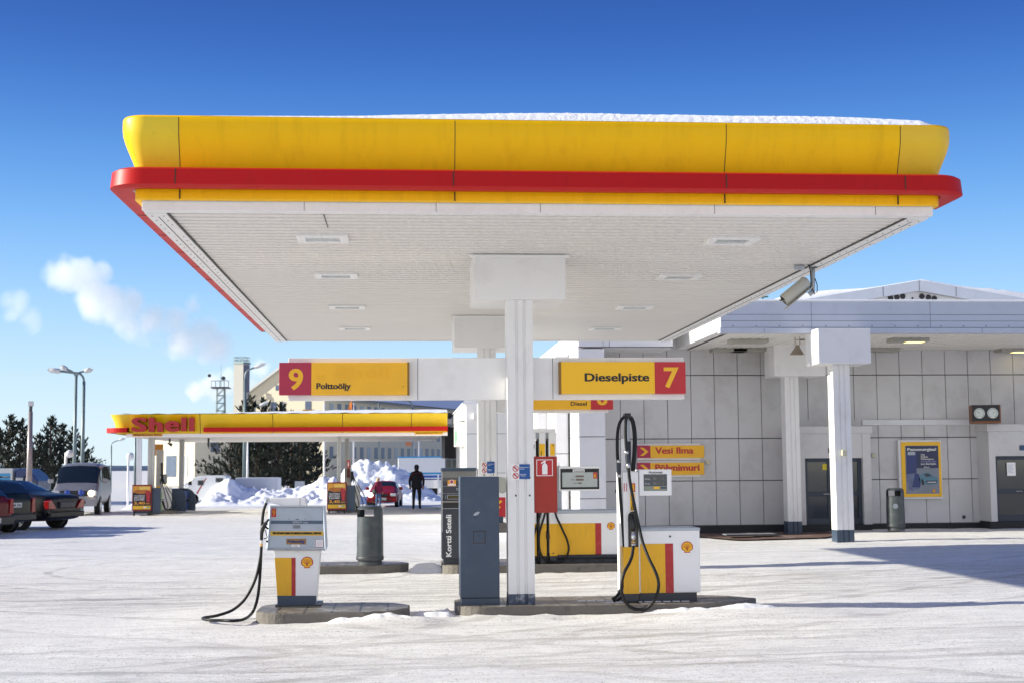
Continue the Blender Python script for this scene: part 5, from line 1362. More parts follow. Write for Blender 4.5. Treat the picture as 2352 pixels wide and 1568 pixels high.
# ------------------------------------------------------------------ shop between the canopies
def shop():
    t = thing('station_shop', 'station shop with white wall panels and a dark recessed front, behind the payment terminal', 'building', (2, 46, 0))
    Y = 45
    a = R(1093, 930, 1222, 1200, Y)
    b = MB().box(P(1071, 1000, Y).x, P(1240, 1000, Y).x, Y, Y + 9, -.1, P(1100, 926, Y).z).build('white_wall', WHITE2, t)
    m = MB()
    for py in (996, 1086): 
        z = P(1100, py, Y).z; m.box(P(1071, py, Y).x, P(1240, py, Y).x, Y - .004, Y, z, z + .02)
    for px in (1098.5, 1122, 1141): X = P(px, 1000, Y).x; m.box(X, X + .02, Y - .0042, Y, 0, P(1100, 926, Y).z)
    m.build('panel_joint', mat('joint_pale', (.4, .42, .42), .6), b)
    # roof with snow sloping up to the right
    zt = P(1075, 926, Y).z
    r = MB().prism([(P(1062, 930, Y).x, zt - .02), (P(1240, 900, Y).x, zt - .02), (P(1240, 900, Y).x, zt + .8), (P(1100, 905, Y).x, zt + .42), (P(1085, 914, Y).x, zt + .28), (P(1062, 928, Y).x, zt + .03)], Y - .05, Y + 9, 'y'); r.build('roof_snow', SNOW, t)
    # dark front facing the forecourt
    Yd = 56
    brown = mat('dark_brown_board', (.035, .028, .025), .6)
    xr = P(1075, 1050, Yd).x; xl = P(1022, 1050, Yd).x
    MB().box(xl, xr + .6, Yd, Yd + 5, P(1040, 1050, Yd).z, P(1040, 972, Yd).z).build('dark_fascia', brown, t)
    MB().box(xl + .15, xr + .6, Yd + .5, Yd + 5, -.3, P(1040, 1050, Yd).z).build('dark_wall', mat('shop_dark_wall', (.06, .055, .05), .6), t)
    w = R(1022, 1055, 1064, 1082, Yd + .5)
    f = MB()
    f.box(w[0], w[1], Yd + .42, Yd + .5, w[2] - .05, w[2]).box(w[0], w[1], Yd + .42, Yd + .5, w[3], w[3] + .06)
    for u in (0, .35, .75, .97): x = w[0] + (w[1] - w[0]) * u; f.box(x, x + .05, Yd + .42, Yd + .5, w[2], w[3])
    fo = f.build('window', GREY, t)
    MB().box(w[0], w[1], Yd + .47, Yd + .495, w[2], w[3]).build('pane', mat('dusty_glass', (.25, .26, .23), .25, var=.3, scale=2), fo)
    # link roof to the far canopy
    MB().box(P(1028, 960, 52).x, P(1052, 960, 52).x, 52, 58, P(1040, 972, 52).z, P(1040, 961, 52).z).build('link_beam', WHITE2, t)
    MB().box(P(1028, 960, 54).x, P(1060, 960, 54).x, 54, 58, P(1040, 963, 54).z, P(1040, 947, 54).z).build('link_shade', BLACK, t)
    # lit side fascia with a tall side sign
    xs = P(1050, 950, 47).x
    fz0, fz1 = P(1060, 1010, 47).z, P(1060, 944, 47).z
    MB().box(xs, P(1071, 1000, 46).x, 46, 54, P(1060, 967, 47).z, fz1).build('side_fascia', WHITE2, t)
    s_ = MB().box(xs + .1, P(1071, 1000, 46).x - .02, 46.1, 49, P(1060, 1021, 46).z, P(1060, 969, 46).z).build('sign_box', mat('sign_pink', (.62, .36, .38), .5), t)
    MB().box(xs - .03, xs + .32, 46.05, 49.2, P(1060, 1022, 46).z, P(1060, 968, 46).z).build('sign_side', WHITE2, t)
    g = mat('sign_green', (.01, .3, .12), .5)
    for k in range(4): MB().box(xs - .034, xs - .03, 46.4 + k * .6, 46.75 + k * .6, 2.5 - k * .02, 2.95).build('green_letter', g, s_)
    MB().box(P(1059, 1090, 46).x, P(1067, 1090, 46).x, 45.9, 46.3, P(1060, 1086, 46).z, P(1060, 1077, 46).z).build('yellow_box', YELS, t)
    c = R(1048, 941, 1061, 959, Y); MB().box(P(1103, 950, Y).x - .25, P(1103, 950, Y).x + .05, Y - .3, Y - .01, P(1103, 962, Y).z, P(1103, 948, Y).z).build('outdoor_lamp', WHITE, t, bevel=.02)
shop()
# ------------------------------------------------------------------ far canopy with its pumps
FY = 50.5
def far_canopy():
    t = thing('station_canopy', 'distant yellow and red canopy with raised red lettering on its fascia', 'canopy', (-4.5, FY, 0))
    q = lambda px, py, y=FY: P(px, py, y)
    x0, x1 = q(300, 980).x, q(1028, 980).x
    z_t, z_rt, z_rb, z_y, z_w = [q(700, v).z for v in (949.5, 980, 990.3, 993.6, 1001)]
    YB = 62.5
    # front fascia panels, yellow, slightly dished
    def strip(xa, xb, name, m_):
        m = MB(); vs = []; n = 8
        for i in range(n + 1):
            u = i / n; z = z_y + (z_t - z_y) * u; o = .02 + .2 * max(0, (u - .2) / .8) ** 1.6
            vs += [(xa, FY - o, z), (xb, FY - o, z)]
        m.add(vs, [(2 * i, 2 * i + 1, 2 * i + 3, 2 * i + 2) for i in range(n)]); k = n * 2
        m.add([vs[k], vs[k + 1], (xb, FY + .2, z_t), (xa, FY + .2, z_t)], [(0, 1, 2, 3)])
        o = m.build(name, m_, t, smooth=True); return o
    fm = mat('far_yellow', (.82, .55, .004), .35, var=.03)
    cuts = [q(p, 970).x for p in (297.7, 460.5, 627, 787, 945, 1028)]
    for a, b in zip(cuts, cuts[1:]): strip(a + .01, b - .01, 'yellow_fascia', fm)
    # rounded left end
    m = MB(); vs = []; n = 8; ns = 10
    r = .42
    for i in range(n + 1):
        u = i / n; z = z_y + (z_t - z_y) * u; o = .02 + .2 * max(0, (u - .2) / .8) ** 1.6
        pts = [(x0 - .02, FY - o)]
        for k in range(ns): a = radians(270 - 90 * k / (ns - 1)); pts.append((x0 - .15 + cos(a) * (r + o), FY + r + sin(a) * (r + o)))
        pts.append((x0 - .15 - r - o, YB))
        vs += [(p[0], p[1], z) for p in pts]
    w = ns + 2
    m.add(vs, [(i * w + k + 1, i * w + k, (i + 1) * w + k, (i + 1) * w + k + 1) for i in range(n) for k in range(w - 1)])
    m.build('yellow_end', mat('far_yellow_end', (.7, .5, .01), .4), t, smooth=True)
    def red(xa, xb, rounded):
        m = MB(); 
        if rounded:
            pts = [(xb, FY - .3), (x0, FY - .3)]
            for k in range(ns): a = radians(270 - 90 * k / (ns - 1)); pts.append((x0 - .2 + cos(a) * (r + .3), FY + r + sin(a) * (r + .3)))
            pts += [(x0 - .2 - r - .3, YB), (x0 + .1, YB), (x0 + .1, FY - .02), (xb, FY - .02)]
            m.prism(list(reversed(pts)), z_rb, z_rt)
        else: m.box(xa, xb, FY - .3, FY - .015, z_rb, z_rt)
        m.build('red_band', REDF, t)
    red(0, q(296, 980).x, True); red(q(470, 985).x, x1, False)
    MB().box(x0 - .15, x1, FY, FY + .12, z_w, z_y).build('white_trim', WHITE2, t)
    corrugated('soffit', x0 - .2, x1 - .2, FY + .1, YB, z_w + .03, .22, .03, SOFF, t)
    MB().box(x0 - .4, x1, FY + .1, YB, z_w + .3, z_t - .1).build('roof_deck', GREY, t)
    m = MB(); nx, ny = 80, 12
    vs = [(x0 - .3 + (x1 - x0 + .3) * i / (nx - 1), FY - .2 + (YB - FY) * j / (ny - 1), z_t + (.02 if j == 0 else .04 + .14 * sm(i / nx * 1.3)) + .03 * noise.noise(Vector((i * .4, j, 0)))) for j in range(ny) for i in range(nx)]
    m.add(vs, [(j * nx + i, j * nx + i + 1, (j + 1) * nx + i + 1, (j + 1) * nx + i) for j in range(ny - 1) for i in range(nx - 1)])
    m.build('snow_layer', SNOW, t, smooth=True)
    # raised letters
    L = mat('raised_letter_red', (.42, .006, .012), .35)
    for ch, a, b, top in (('S', 306.8, 342, 958.4), ('h', 346, 378.5, 958.6), ('e', 382.5, 416.5, 966.5), ('l', 420.5, 431.5, 958.8), ('l', 438.5, 449.5, 958.8)):
        z0 = q(370, 991.2).z; z1 = q(370, top).z; xa, xb = q(a, 975).x, q(b, 975).x
        m = MB()
        if ch == 'l': m.box(xa, xb, FY - .42, FY - .1, z0 + .02, z1)
        else:
            for dx in (-.035, 0, .035): text(m, ch, xa + .035 + dx, xb - .035 + dx, z0, z1, FY - .42 + abs(dx) * .1, 0, .022, depth=.32)
        m.build('letter', L, t)
    for a, s in (((300.6, 994.3, 369.7, 1000.4), 'Maksimikorkeus  3-8 m'), ((953, 990.8, 1017.7, 996.3), 'Maksimikorkeus  2-9 m')):
        r_ = R(*a, FY - .3); p_ = MB().box(r_[0], r_[1], FY - .02, FY - .002, r_[2], r_[3]).build('clearance_label', mat('clearance_orange', (.7, .3, .03), .5) if a[0] < 400 else YELS, t)
        m = MB(); text(m, s, r_[0] + .06, r_[1] - .06, r_[2] + .025, r_[3] - .02, FY - .023); m.build('lettering', INK, p_)
    for (pa, pb, Y, pyb) in ((339, 352.5, 52.2, 1182), (411, 421, 56.5, 1170), (774, 782.5, 52.2, 1182), (791.5, 801, 56.5, 1172)):
        xa, xb = P(pa, 1080, Y).x, P(pb, 1080, Y).x
        MB().prism(rib_outline(xa, xb, Y, Y + .25), -.1, z_w + .05).build('column', mat('far_column', (.5, .5, .48), .5), t)
    # hanging things: a pump number box, a camera and a floodlight
    b = R(352, 1019, 373, 1045, 54); MB().box(b[0], b[1], 54, 54.2, b[2], b[3]).build('number_box', mat('orange_box', (.5, .2, .02), .5), t, bevel=.01)
    for px, py, w_, h_ in ((388.5, 1020, 12, 9), (478, 1024, 5, 12)):
        b = R(px - w_ / 2, py - h_ / 2, px + w_ / 2, py + h_ / 2, 54)
        o = MB(); o.add([(b[0], 54, b[3]), (b[1], 54, b[3] - .02), (b[1] - .03, 54, b[2]), (b[0] + (b[1] - b[0]) * .55, 54, b[2] + .05), (b[0], 54.25, b[3]), (b[1], 54.25, b[3] - .02), (b[1] - .03, 54.25, b[2]), (b[0] + (b[1] - b[0]) * .55, 54.25, b[2] + .05)], [(0, 3, 2, 1), (4, 5, 6, 7), (0, 1, 5, 4), (1, 2, 6, 5), (2, 3, 7, 6), (3, 0, 4, 7)])
        o.tube([((b[0] + b[1]) / 2, 54.1, b[3]), ((b[0] + b[1]) / 2, 54.1, z_w + .05)], .04, 6)
        o.build('ceiling_floodlight', DARK, t)
far_canopy()

def advert_board(px0, py0, px1, py1, Y, label, rack=True):
    t = thing('advert_board', label, 'advert board', (P(px0, py1, Y).x, Y, 0), group='hot dog advert boards under the far canopy')
    a = R(px0, py0, px1, py1, Y)
    W, H = a[1] - a[0], a[3] - a[2]
    MB().box(a[0], a[1], Y, Y + .08, a[2], a[3]).build('frame', mat('board_red', (.2, .008, .012), .4), t, bevel=.01)
    z0 = a[2] + H * .06; x0 = a[0] + W * .045; x1 = a[1] - W * .045
    rr = lambda u0, v0, u1, v1: (x0 + (x1 - x0) * u0, x0 + (x1 - x0) * u1, z0 + (a[3] - .05 - z0) * v0, z0 + (a[3] - .05 - z0) * v1)
    def pl(r, m_, off, nm): MB().box(r[0], r[1], Y - off, Y - off + .002, r[2], r[3]).build(nm, m_, t)
    pl(rr(0, 0, 1, 1), mat('board_black', (.012, .012, .015), .3), .003, 'print')
    pl(rr(0, .72, 1, 1), mat('board_orange', (.7, .3, .03), .4, var=.3, scale=3), .005, 'print_top')
    pl(rr(0, 0, 1, .15), mat('board_yellow', (.75, .45, .02), .4, var=.15, scale=3), .005, 'print_foot')
    m = MB(); b = rr(.05, .66, .95, .86); n = 14
    m.add([((b[0] + b[1]) / 2 + cos(2 * pi * i / n) * (b[1] - b[0]) / 2, Y - .0065, (b[2] + b[3]) / 2 + sin(2 * pi * i / n) * (b[3] - b[2]) / 2) for i in range(n)], [tuple(reversed(range(n)))]); m.build('printed_bun', mat('bun_brown', (.4, .13, .02), .5, var=.3, scale=8), t)
    pl(rr(.36, .84, .95, .97), mat('board_cream', (.75, .5, .1), .4), .0085, 'title_field')
    c = rr(.7, .3, .99, .8)
    m = MB(); m.add([(c[0], Y - .01, c[3]), (c[1], Y - .01, c[3]), (c[1] - .03, Y - .01, c[2]), (c[0] + .06, Y - .01, c[2])], [(0, 3, 2, 1)]); m.build('printed_cup', mat('cup_red', (.4, .02, .03), .4, var=.3, scale=9), t)
    for s, r, m_ in (('VALITSEMASI', (.07, .55, .66, .61), PANELW), ('HOT DOG', (.07, .45, .66, .53), PANELW), ('& JUOMA', (.07, .36, .66, .44), PANELW), ('3,40', (.07, .19, .68, .33), mat('price_orange', (.8, .35, .03), .4)), ('euroa', (.74, .21, .96, .27), mat('price_orange', (.8, .35, .03), .4))):
        m = MB(); text(m, s, *rr(*r)[:2], *rr(*r)[2:], Y - .0085, strikes=3); m.build('lettering', m_, t)
    pl(rr(.6, .05, .76, .11), PANELW, .0065, 'small_logo'); pl(rr(.8, .05, .95, .11), mat('logo_green', (.1, .4, .25), .4), .0065, 'small_logo')
    # display rack behind the board, open on its right side, with bottles on two shelves
    D = .75
    MB().box(a[0] + .03, a[1] + .02, Y + .09, Y + .13, .1, a[3] - .05).build('rack_back', DARK, t)
    pr = [(Y + .13, .08), (Y + .13 + D, .08), (Y + .13 + D, a[3] - .45)] + [(Y + .13 + D - .35 + .35 * cos(radians(90 * k / 6)), a[3] - .45 + .35 * sin(radians(90 * k / 6))) for k in range(1, 7)] + [(Y + .13, a[3] - .1)]
    MB().prism([(p[0], p[1]) for p in pr], a[0] + .02, a[0] + .05, 'x').build('rack_side', SLATE, t)
    MB().box(a[0] + .05, a[1] + .32, Y + .13, Y + .16, .08, a[3] - .12).build('rack_panel', SLATE, t)
    for z in (.12, .55):
        MB().box(a[0] + .05, a[1] + .32, Y + .16, Y + .13 + D, z, z + .03).build('shelf', DARK, t)
        for i in range(5):
            x = a[1] + .0 + i * .07
            MB().lathe([(.045, 0), (.045, .22), (.02, .27), (.02, .3)], (x, Y + .4, z + .03), 8).build('bottle', mat('bottle_green', (.25, .4, .12), .3), t)
    for x in (a[0] + .05, a[1] - .1): MB().box(x, x + .05, Y, Y + .08, 0, a[2]).build('leg', BLACK, t)
advert_board(303.4, 1112, 347.8, 1172, 51.6, 'red framed hot dog advert board in front of the left column of the far canopy')
advert_board(751, 1106, 795.7, 1170, 51.8, 'red framed hot dog advert board under the middle of the far canopy')
def fluid_rack():
    Y = 54.2
    t = thing('display_rack', 'slate grey display rack with a rounded top, right of the left advert board', 'display rack', (P(391, 1174, Y).x, Y, 0))
    a = R(391, 1121, 427, 1173, Y); xr = P(441, 1150, Y).x
    n = 7; rad = .4
    pts = [(a[0], .06), (a[1], .06), (a[1], a[3] - rad)] + [(a[1] - rad + rad * cos(radians(90 * k / n)), a[3] - rad + rad * sin(radians(90 * k / n))) for k in range(1, n + 1)] + [(a[0], a[3])]
    MB().prism(pts, Y, Y + .04, 'y').build('side_panel', SLATE, t)
    MB().prism([(x + xr - a[1], z) for x, z in pts[1:-1]] + [(a[0] + .1, a[3])] + [(a[0] + .1, .06)], Y + .9, Y + .94, 'y').build('side_panel', SLATE, t)
    MB().box(a[0], a[0] + .04, Y + .04, Y + .9, .06, a[3] - .02).build('back_panel', SLATE, t)
    MB().box(a[0], a[1] - rad, Y + .04, Y + .9, a[3] - .03, a[3]).build('top_panel', SLATE, t)
    for z in (.1, .52):
        s_ = MB().box(a[0] + .04, a[1], Y + .04, Y + .9, z, z + .03).build('shelf', DARK, t)
        for i in range(6): MB().box(a[1] - .2, a[1] - .03, Y + .08 + i * .135, Y + .19 + i * .135, z + .03, z + .31).build('bottle', mat('bottle_blue', (.04, .08, .3), .3), t)
fluid_rack()
def far_pump(px0, px1, pytop, Y, label, disp, hose_side):
    t = thing('fuel_pump', label, 'fuel pump', (P(px0, 1170, Y).x, Y, 0))
    beige = mat('far_pump_beige', (.4, .38, .35), .5)
    a = R(px0, pytop, px1, 1160, Y)
    m_ = MB().box(a[0], a[1], Y, Y + .6, .12, a[3]).build('hose_column', beige, t, bevel=.01)
    MB().box(a[0] + .01, a[1] - .01, Y - .004, Y + .3, .3, 1.05).build('yellow_panel', YELP, m_)
    MB().box(a[0] - .1, a[1] + .5, Y - .3, Y + .9, -.05, .12).build('kerb', CONC, t)
    MB().box(a[1], a[1] + .35, Y + .05, Y + .5, .15, 1.0).build('cabinet', WHITE, t, bevel=.01)
    if disp:
        d = R(*disp, Y - .05); o = MB().box(d[0], d[1], Y - .05, Y + .3, d[2], d[3]).build('display_box', mat('far_display', (.2, .2, .2), .4), t, bevel=.03)
        MB().box(d[0] + .06, d[1] - .04, Y - .056, Y - .05, d[2] + .07, d[3] - .06).build('screen', mat('display_silver', (.42, .46, .44), .15), o)
    for k in range(3):
        x = a[1] + .02 + k * .03
        MB().tube(smooth_path([(x, Y - .1, a[3] - .5), (x + .05, Y - .15, 1.3), (x + .1 + hose_side * .1 * (k + 1), Y - .2, .7), (x + .3 + .12 * k * hose_side, Y - .22, .3), (x + .2, Y - .2, .17), (x + .05, Y - .12, .5)], 5), .016, 6).build('hose', RUBB, t, smooth=True)
    MB().tube([(a[1] + .03, Y - .12, 1.5), (a[1] + .04, Y - .16, 1.32), (a[1] + .02, Y - .14, 1.15)], [.03, .04, .02], 8).build('nozzle', BLACK, t, smooth=True)
far_pump(358, 369, 1032, 53.2, 'beige pump of the far canopy between the left advert board and the display rack', (370, 1088, 381, 1110), 1)
far_pump(791, 806, 1052, 53.4, 'beige pump with a red fire sign behind the middle advert board', None, 1)
def far_fire_sign():
    Y = 53.3; a = R(797, 1056, 803.5, 1073, Y)
    t = thing('fire_sign', 'small red fire extinguisher sign on the beige pump of the far canopy', 'sign', (a[0], Y, a[2]))
    MB().box(a[0], a[1], Y, Y + .03, a[2], a[3]).build('panel', RED, t)
    MB().box(a[0] + .03, a[0] + .07, Y - .004, Y, a[2] + .05, a[3] - .06).build('pictogram', WHITE2, t)
    MB().box(a[0], a[1], Y, Y + .08, a[2] - .38, a[2] - .03).build('extinguisher_holder', mat('holder_dark_red', (.12, .02, .015), .5), t)
far_fire_sign()

# ------------------------------------------------------------------ vehicles
def car(name, label, cat, loc, rz, st, col, wheels, glass, lights, plates=(), extra=None, group=None, rim_m=None, wr=.32, wtrack=None, mirrors=None, grille=None, bump=None, rails=False, lamps=None, rear_lamps=None):
    """local frame: +Y is the heading, the tail at y = 0. st: stations (y, z_low, z_belt, z_top, half width, half width at the top)"""
    t = thing(name, label, cat, loc, rz or 1e-6, group)
    def ring(s):
        y, zl, zb, zt, wb, wt = s
        e = (zt - zb)
        R_ = [(0, zl), (wb * .86, zl), (wb * .975, zl + .22 * (zb - zl)), (wb, zl + .6 * (zb - zl)), (wb * .965, zb), (wt + (wb * .965 - wt) * .12, zt - .12 * e), (wt * .86, zt - .01 * e), (0, zt + .025)]
        return [(x, y, z) for x, z in R_] + [(-x, y, z) for x, z in R_[6:0:-1]]
    rings = [ring(s) for s in st]; n = 14
    m = MB(); m.add([v for r_ in rings for v in r_], [(i * n + k, (i + 1) * n + k, (i + 1) * n + (k + 1) % n, i * n + (k + 1) % n) for i in range(len(rings) - 1) for k in range(n)] + [tuple(range(n)), tuple(range(len(rings) * n - 1, (len(rings) - 1) * n - 1, -1))])
    body = m.build('body', col, t, smooth=True, local=True)
    md = body.modifiers.new('sub', 'SUBSURF'); md.levels = 1; md.render_levels = 2
    em = .0
    def S(u, v, side=1):
        i = min(int(u), len(rings) - 2); f = u - i; k = int(v); g = v - k
        a = [Vector(rings[i][k]), Vector(rings[i][k + 1]), Vector(rings[i + 1][k]), Vector(rings[i + 1][k + 1])]
        p = (a[0] * (1 - g) + a[1] * g) * (1 - f) + (a[2] * (1 - g) + a[3] * g) * f
        du = (a[2] * (1 - g) + a[3] * g) - (a[0] * (1 - g) + a[1] * g); dv = (a[1] - a[0]) * (1 - f) + (a[3] - a[2]) * f
        nn = du.cross(dv).normalized()
        c = Vector((0, p.y, .8))
        if nn.dot(p - c) < 0: nn = -nn
        return p, nn
    def patch(u0, v0, u1, v1, off, side, nm, m_, par=body, taper=0):
        mm = MB(); N = 5; vs = []
        for j in range(N):
            for i in range(N):
                u = u0 + (u1 - u0) * i / (N - 1); v = v0 + (v1 - v0) * j / (N - 1)
                u = u + taper * (u1 - u0) * (j / (N - 1)) * (1 - i / (N - 1)) 
                p, nn = S(min(u, len(rings) - 1.001), min(v, 6.999)); p = p + nn * off
                if side == 0: vs.append((p.x, p.y, p.z))
                else: vs.append((p.x * side, p.y, p.z))
        mm.add(vs, [(j * N + i, j * N + i + 1, (j + 1) * N + i + 1, (j + 1) * N + i) for j in range(N - 1) for i in range(N - 1)])
        return mm.build(nm, m_, par, smooth=True, local=True)
    for (u0, v0, u1, v1, kind, tp) in glass:
        if kind == 'side':
            for s in (1, -1): patch(u0, v0, u1, v1, .012, s, 'side_window', GLASSD, taper=tp)
        else:
            # full width screen: both halves in one sheet
            mm = MB(); vs = []; N = 7; M_ = 9
            for i in range(N):
                u = u0 + (u1 - u0) * i / (N - 1)
                for j in range(M_):
                    w = -1 + 2 * j / (M_ - 1); v = 7 - abs(w) * (7 - v0); p, nn = S(min(u, len(rings) - 1.001), min(v, 6.999)); p = p + nn * .014
                    vs.append((p.x * (1 if w >= 0 else -1), p.y, p.z))
            mm.add(vs, [(i * M_ + j, i * M_ + j + 1, (i + 1) * M_ + j + 1, (i + 1) * M_ + j) for i in range(N - 1) for j in range(M_ - 1)])
            mm.build(kind, GLASSD, body, smooth=True, local=True)
    hw = max(s[4] for s in st)
    for (u0, v0, u1, v1) in (lamps or []):
        for s in (1, -1): patch(u0, v0, u1, v1, .014, s, 'tail_lamp', TAIL)
    for pl_ in (rear_lamps or []):
        for s in (1, -1):
            pp = [(s * a, b) for a, b in pl_]
            if s < 0: pp.reverse()
            MB().prism(pp, -.012, .16, 'y').build('tail_lamp', TAIL, t, bevel=.012, local=True)
    tr = wtrack or hw - .11
    for (wy, zoff) in wheels:
        for s in (1, -1):
            x = s * tr
            w = MB().lathe([(wr * .62, -.1), (wr * .97, -.1), (wr, -.07), (wr, .07), (wr * .97, .1), (wr * .62, .1)], (x, wy, wr + zoff), 22, axis='x').build('wheel', mat('tyre', (.015, .015, .015), .8), t, local=True)
            rm = MB(); xo = x + s * .085
            for k in range(5):
                a = 2 * pi * k / 5; 
                c0, c1 = (wy + cos(a) * wr * .12, wr + zoff + sin(a) * wr * .12), (wy + cos(a) * wr * .6, wr + zoff + sin(a) * wr * .6)
                rm.tube([(xo, *c0), (xo, *c1)], [.035, .05], 6)
            rm.lathe([(wr * .5, 0), (wr * .66, .0), (wr * .66, s * .03), (wr * .58, s * .03)], (xo, wy, wr + zoff), 20, axis='x')
            rm.build('rim', rim_m or STEEL, w, local=True)
            arch = MB().lathe([(wr * 1.12, -.02), (wr * 1.12, .02)], (s * (hw - .02), wy, wr + zoff), 20, axis='x').build('wheel_arch', BLACK, t, local=True)
    for nm, m_, boxes in lights:
        for bx in boxes:
            for s in ((1, -1) if bx[0] > 0 else (1,)):
                x0, x1, y0, y1, z0, z1 = bx; xs = sorted((s * x0, s * x1))
                MB().box(xs[0], xs[1], y0, y1, z0, z1).build(nm, m_, t, bevel=.025, local=True)
    for (txt, cx, y, cz, w, face_) in plates:
        p = MB().box(cx - w / 2, cx + w / 2, y - .01, y + .01, cz - .06, cz + .06).build('number_plate', mat('plate_white', (.62, .63, .62), .4), t, local=True)
        mm = MB(); text(mm, txt, -w / 2 + .07, w / 2 - .03, -.042, .042, 0)
        s = -1 if face_ < 0 else 1
        q_ = MB(); q_.add([((v[0]) * (1 if face_ < 0 else -1) + cx, y + (.0115 * (-1 if face_ < 0 else 1)) + v[1], v[2] + cz) for v in mm.v], mm.f); q_.build('lettering', INK, p, local=True)
        MB().box(cx + (-w / 2 if face_ < 0 else w / 2 - .05), cx + (-w / 2 + .05 if face_ < 0 else w / 2), y - .011, y + .011, cz - .058, cz + .058).build('country_strip', BLUE, p, local=True)
    for bx, m_, nm in (extra or []):
        MB().box(*bx).build(nm, m_, t, bevel=.02, local=True)
    if mirrors:
        for s in (1, -1):
            x, y, z = mirrors
            MB().box(min(s * x, s * (x + .2)), max(s * x, s * (x + .2)), y, y + .1, z, z + .16).build('mirror', col if mirrors != 0 else BLACK, t, bevel=.03, local=True)
    return t
def paint(n, c, r=.35): return mat(n, c, r, coat=.1 if sum(c) > .6 else 0, spec=.25, var=.03, dirt=((.1, .09, .08), .2, 2.5) if sum(c) < .6 else ((.18, .17, .15), .3, 2.5))
TAIL = mat('tail_lamp_red', (.26, .005, .008), .25)
HEAD = mat('lamp_clear', (.6, .62, .62), .1)
LIT = emit('lit_headlamp', (1, .82, .55), 6)
A55 = radians(66)
car('parked_car', 'nearly black saloon car parked nose away, rightmost of the three dark cars', 'car', (-9.62, 40.3, 0), A55,
    [(0.02, .36, .62, .9, .74, .66), (.12, .27, .7, .98, .84, .74), (.55, .24, .78, 1.02, .87, .72), (1.0, .24, .84, 1.04, .88, .7), (1.75, .22, .88, 1.38, .88, .58), (2.4, .22, .88, 1.43, .88, .58), (2.9, .22, .87, 1.38, .88, .57), (3.55, .22, .86, .98, .87, .68), (4.2, .24, .74, .82, .84, .68), (4.5, .3, .6, .68, .68, .55)],
    paint('sedan_black', (.006, .006, .008)), [(.95, 0), (3.65, 0)], [(3.12, 5.2, 3.95, 0, 'rear_window', 0), (6.1, 5.3, 6.85, 0, 'windscreen', 0), (3.5, 4.3, 6.5, 4.95, 'side', .0)],
    [('bumper', paint('sedan_black', (.006, .006, .008)), [(-.76, .76, -.05, .2, .36, .52)]), ('plate_recess', mat('dark_blank', (.035, .035, .042), .5), [(-.32, .32, -.045, .05, .62, .8)])], mirrors=(.85, 3.0, .9), rear_lamps=[[(.44, .6), (.79, .6), (.8, .82), (.68, .86)]])
car('parked_car', 'dark green estate car with roof rails, between the black saloon and the red hatchback', 'car', (-10.42, 38.0, 0), A55,
    [(0.0, .36, .72, .82, .74, .7), (.06, .3, .86, 1.0, .84, .76), (.3, .26, .9, 1.34, .86, .64), (.6, .24, .92, 1.44, .87, .62), (1.6, .22, .92, 1.47, .87, .62), (2.8, .22, .9, 1.42, .87, .6), (3.5, .22, .88, .98, .86, .68), (4.2, .24, .74, .82, .83, .68), (4.45, .3, .6, .68, .66, .55)],
    paint('estate_green', (.006, .012, .01)), [(.9, 0), (3.6, 0)], [(1.15, 5.2, 2.3, 0, 'rear_window', 0), (5.1, 5.3, 5.85, 0, 'windscreen', 0), (2.6, 4.25, 5.3, 4.95, 'side', 0)],
    [('bumper', BLACK, [(-.8, .8, -.07, .2, .34, .52)])],
    [('BIM-396', 0, -.005, .76, .5, -1)], extra=[((-.62, -.58, .7, 2.9, 1.49, 1.53), BLACK, 'roof_rail'), ((.58, .62, .7, 2.9, 1.49, 1.53), BLACK, 'roof_rail'), ((-.6, .6, 1.0, 1.04, 1.52, 1.55), BLACK, 'roof_bar')], rear_lamps=[[(.66, .55), (.82, .55), (.8, .96), (.69, .93)]])
car('parked_car', 'dark red hatchback cut off by the left edge of the picture', 'car', (-10.42, 35.9, 0), A55,
    [(0.0, .36, .72, .82, .74, .7), (.06, .3, .84, .98, .84, .74), (.35, .26, .9, 1.24, .86, .62), (.7, .24, .92, 1.38, .86, .6), (1.6, .22, .92, 1.42, .86, .6), (2.6, .22, .9, 1.36, .86, .58), (3.2, .22, .86, .96, .84, .66), (3.8, .26, .7, .78, .78, .62), (4.0, .3, .6, .68, .66, .55)],
    paint('hatch_red', (.1, .004, .005)), [(.75, 0), (3.2, 0)], [(1.15, 5.2, 2.5, 0, 'rear_window', 0), (5.1, 5.3, 5.85, 0, 'windscreen', 0), (2.6, 4.25, 5.3, 4.95, 'side', 0)],
    [('bumper', BLACK, [(-.8, .8, -.07, .2, .3, .52)])], [('GGT-926', 0, -.08, .42, .5, -1)], rear_lamps=[[(.66, .58), (.82, .58), (.79, .98), (.7, .95)]])
for px in (): pass
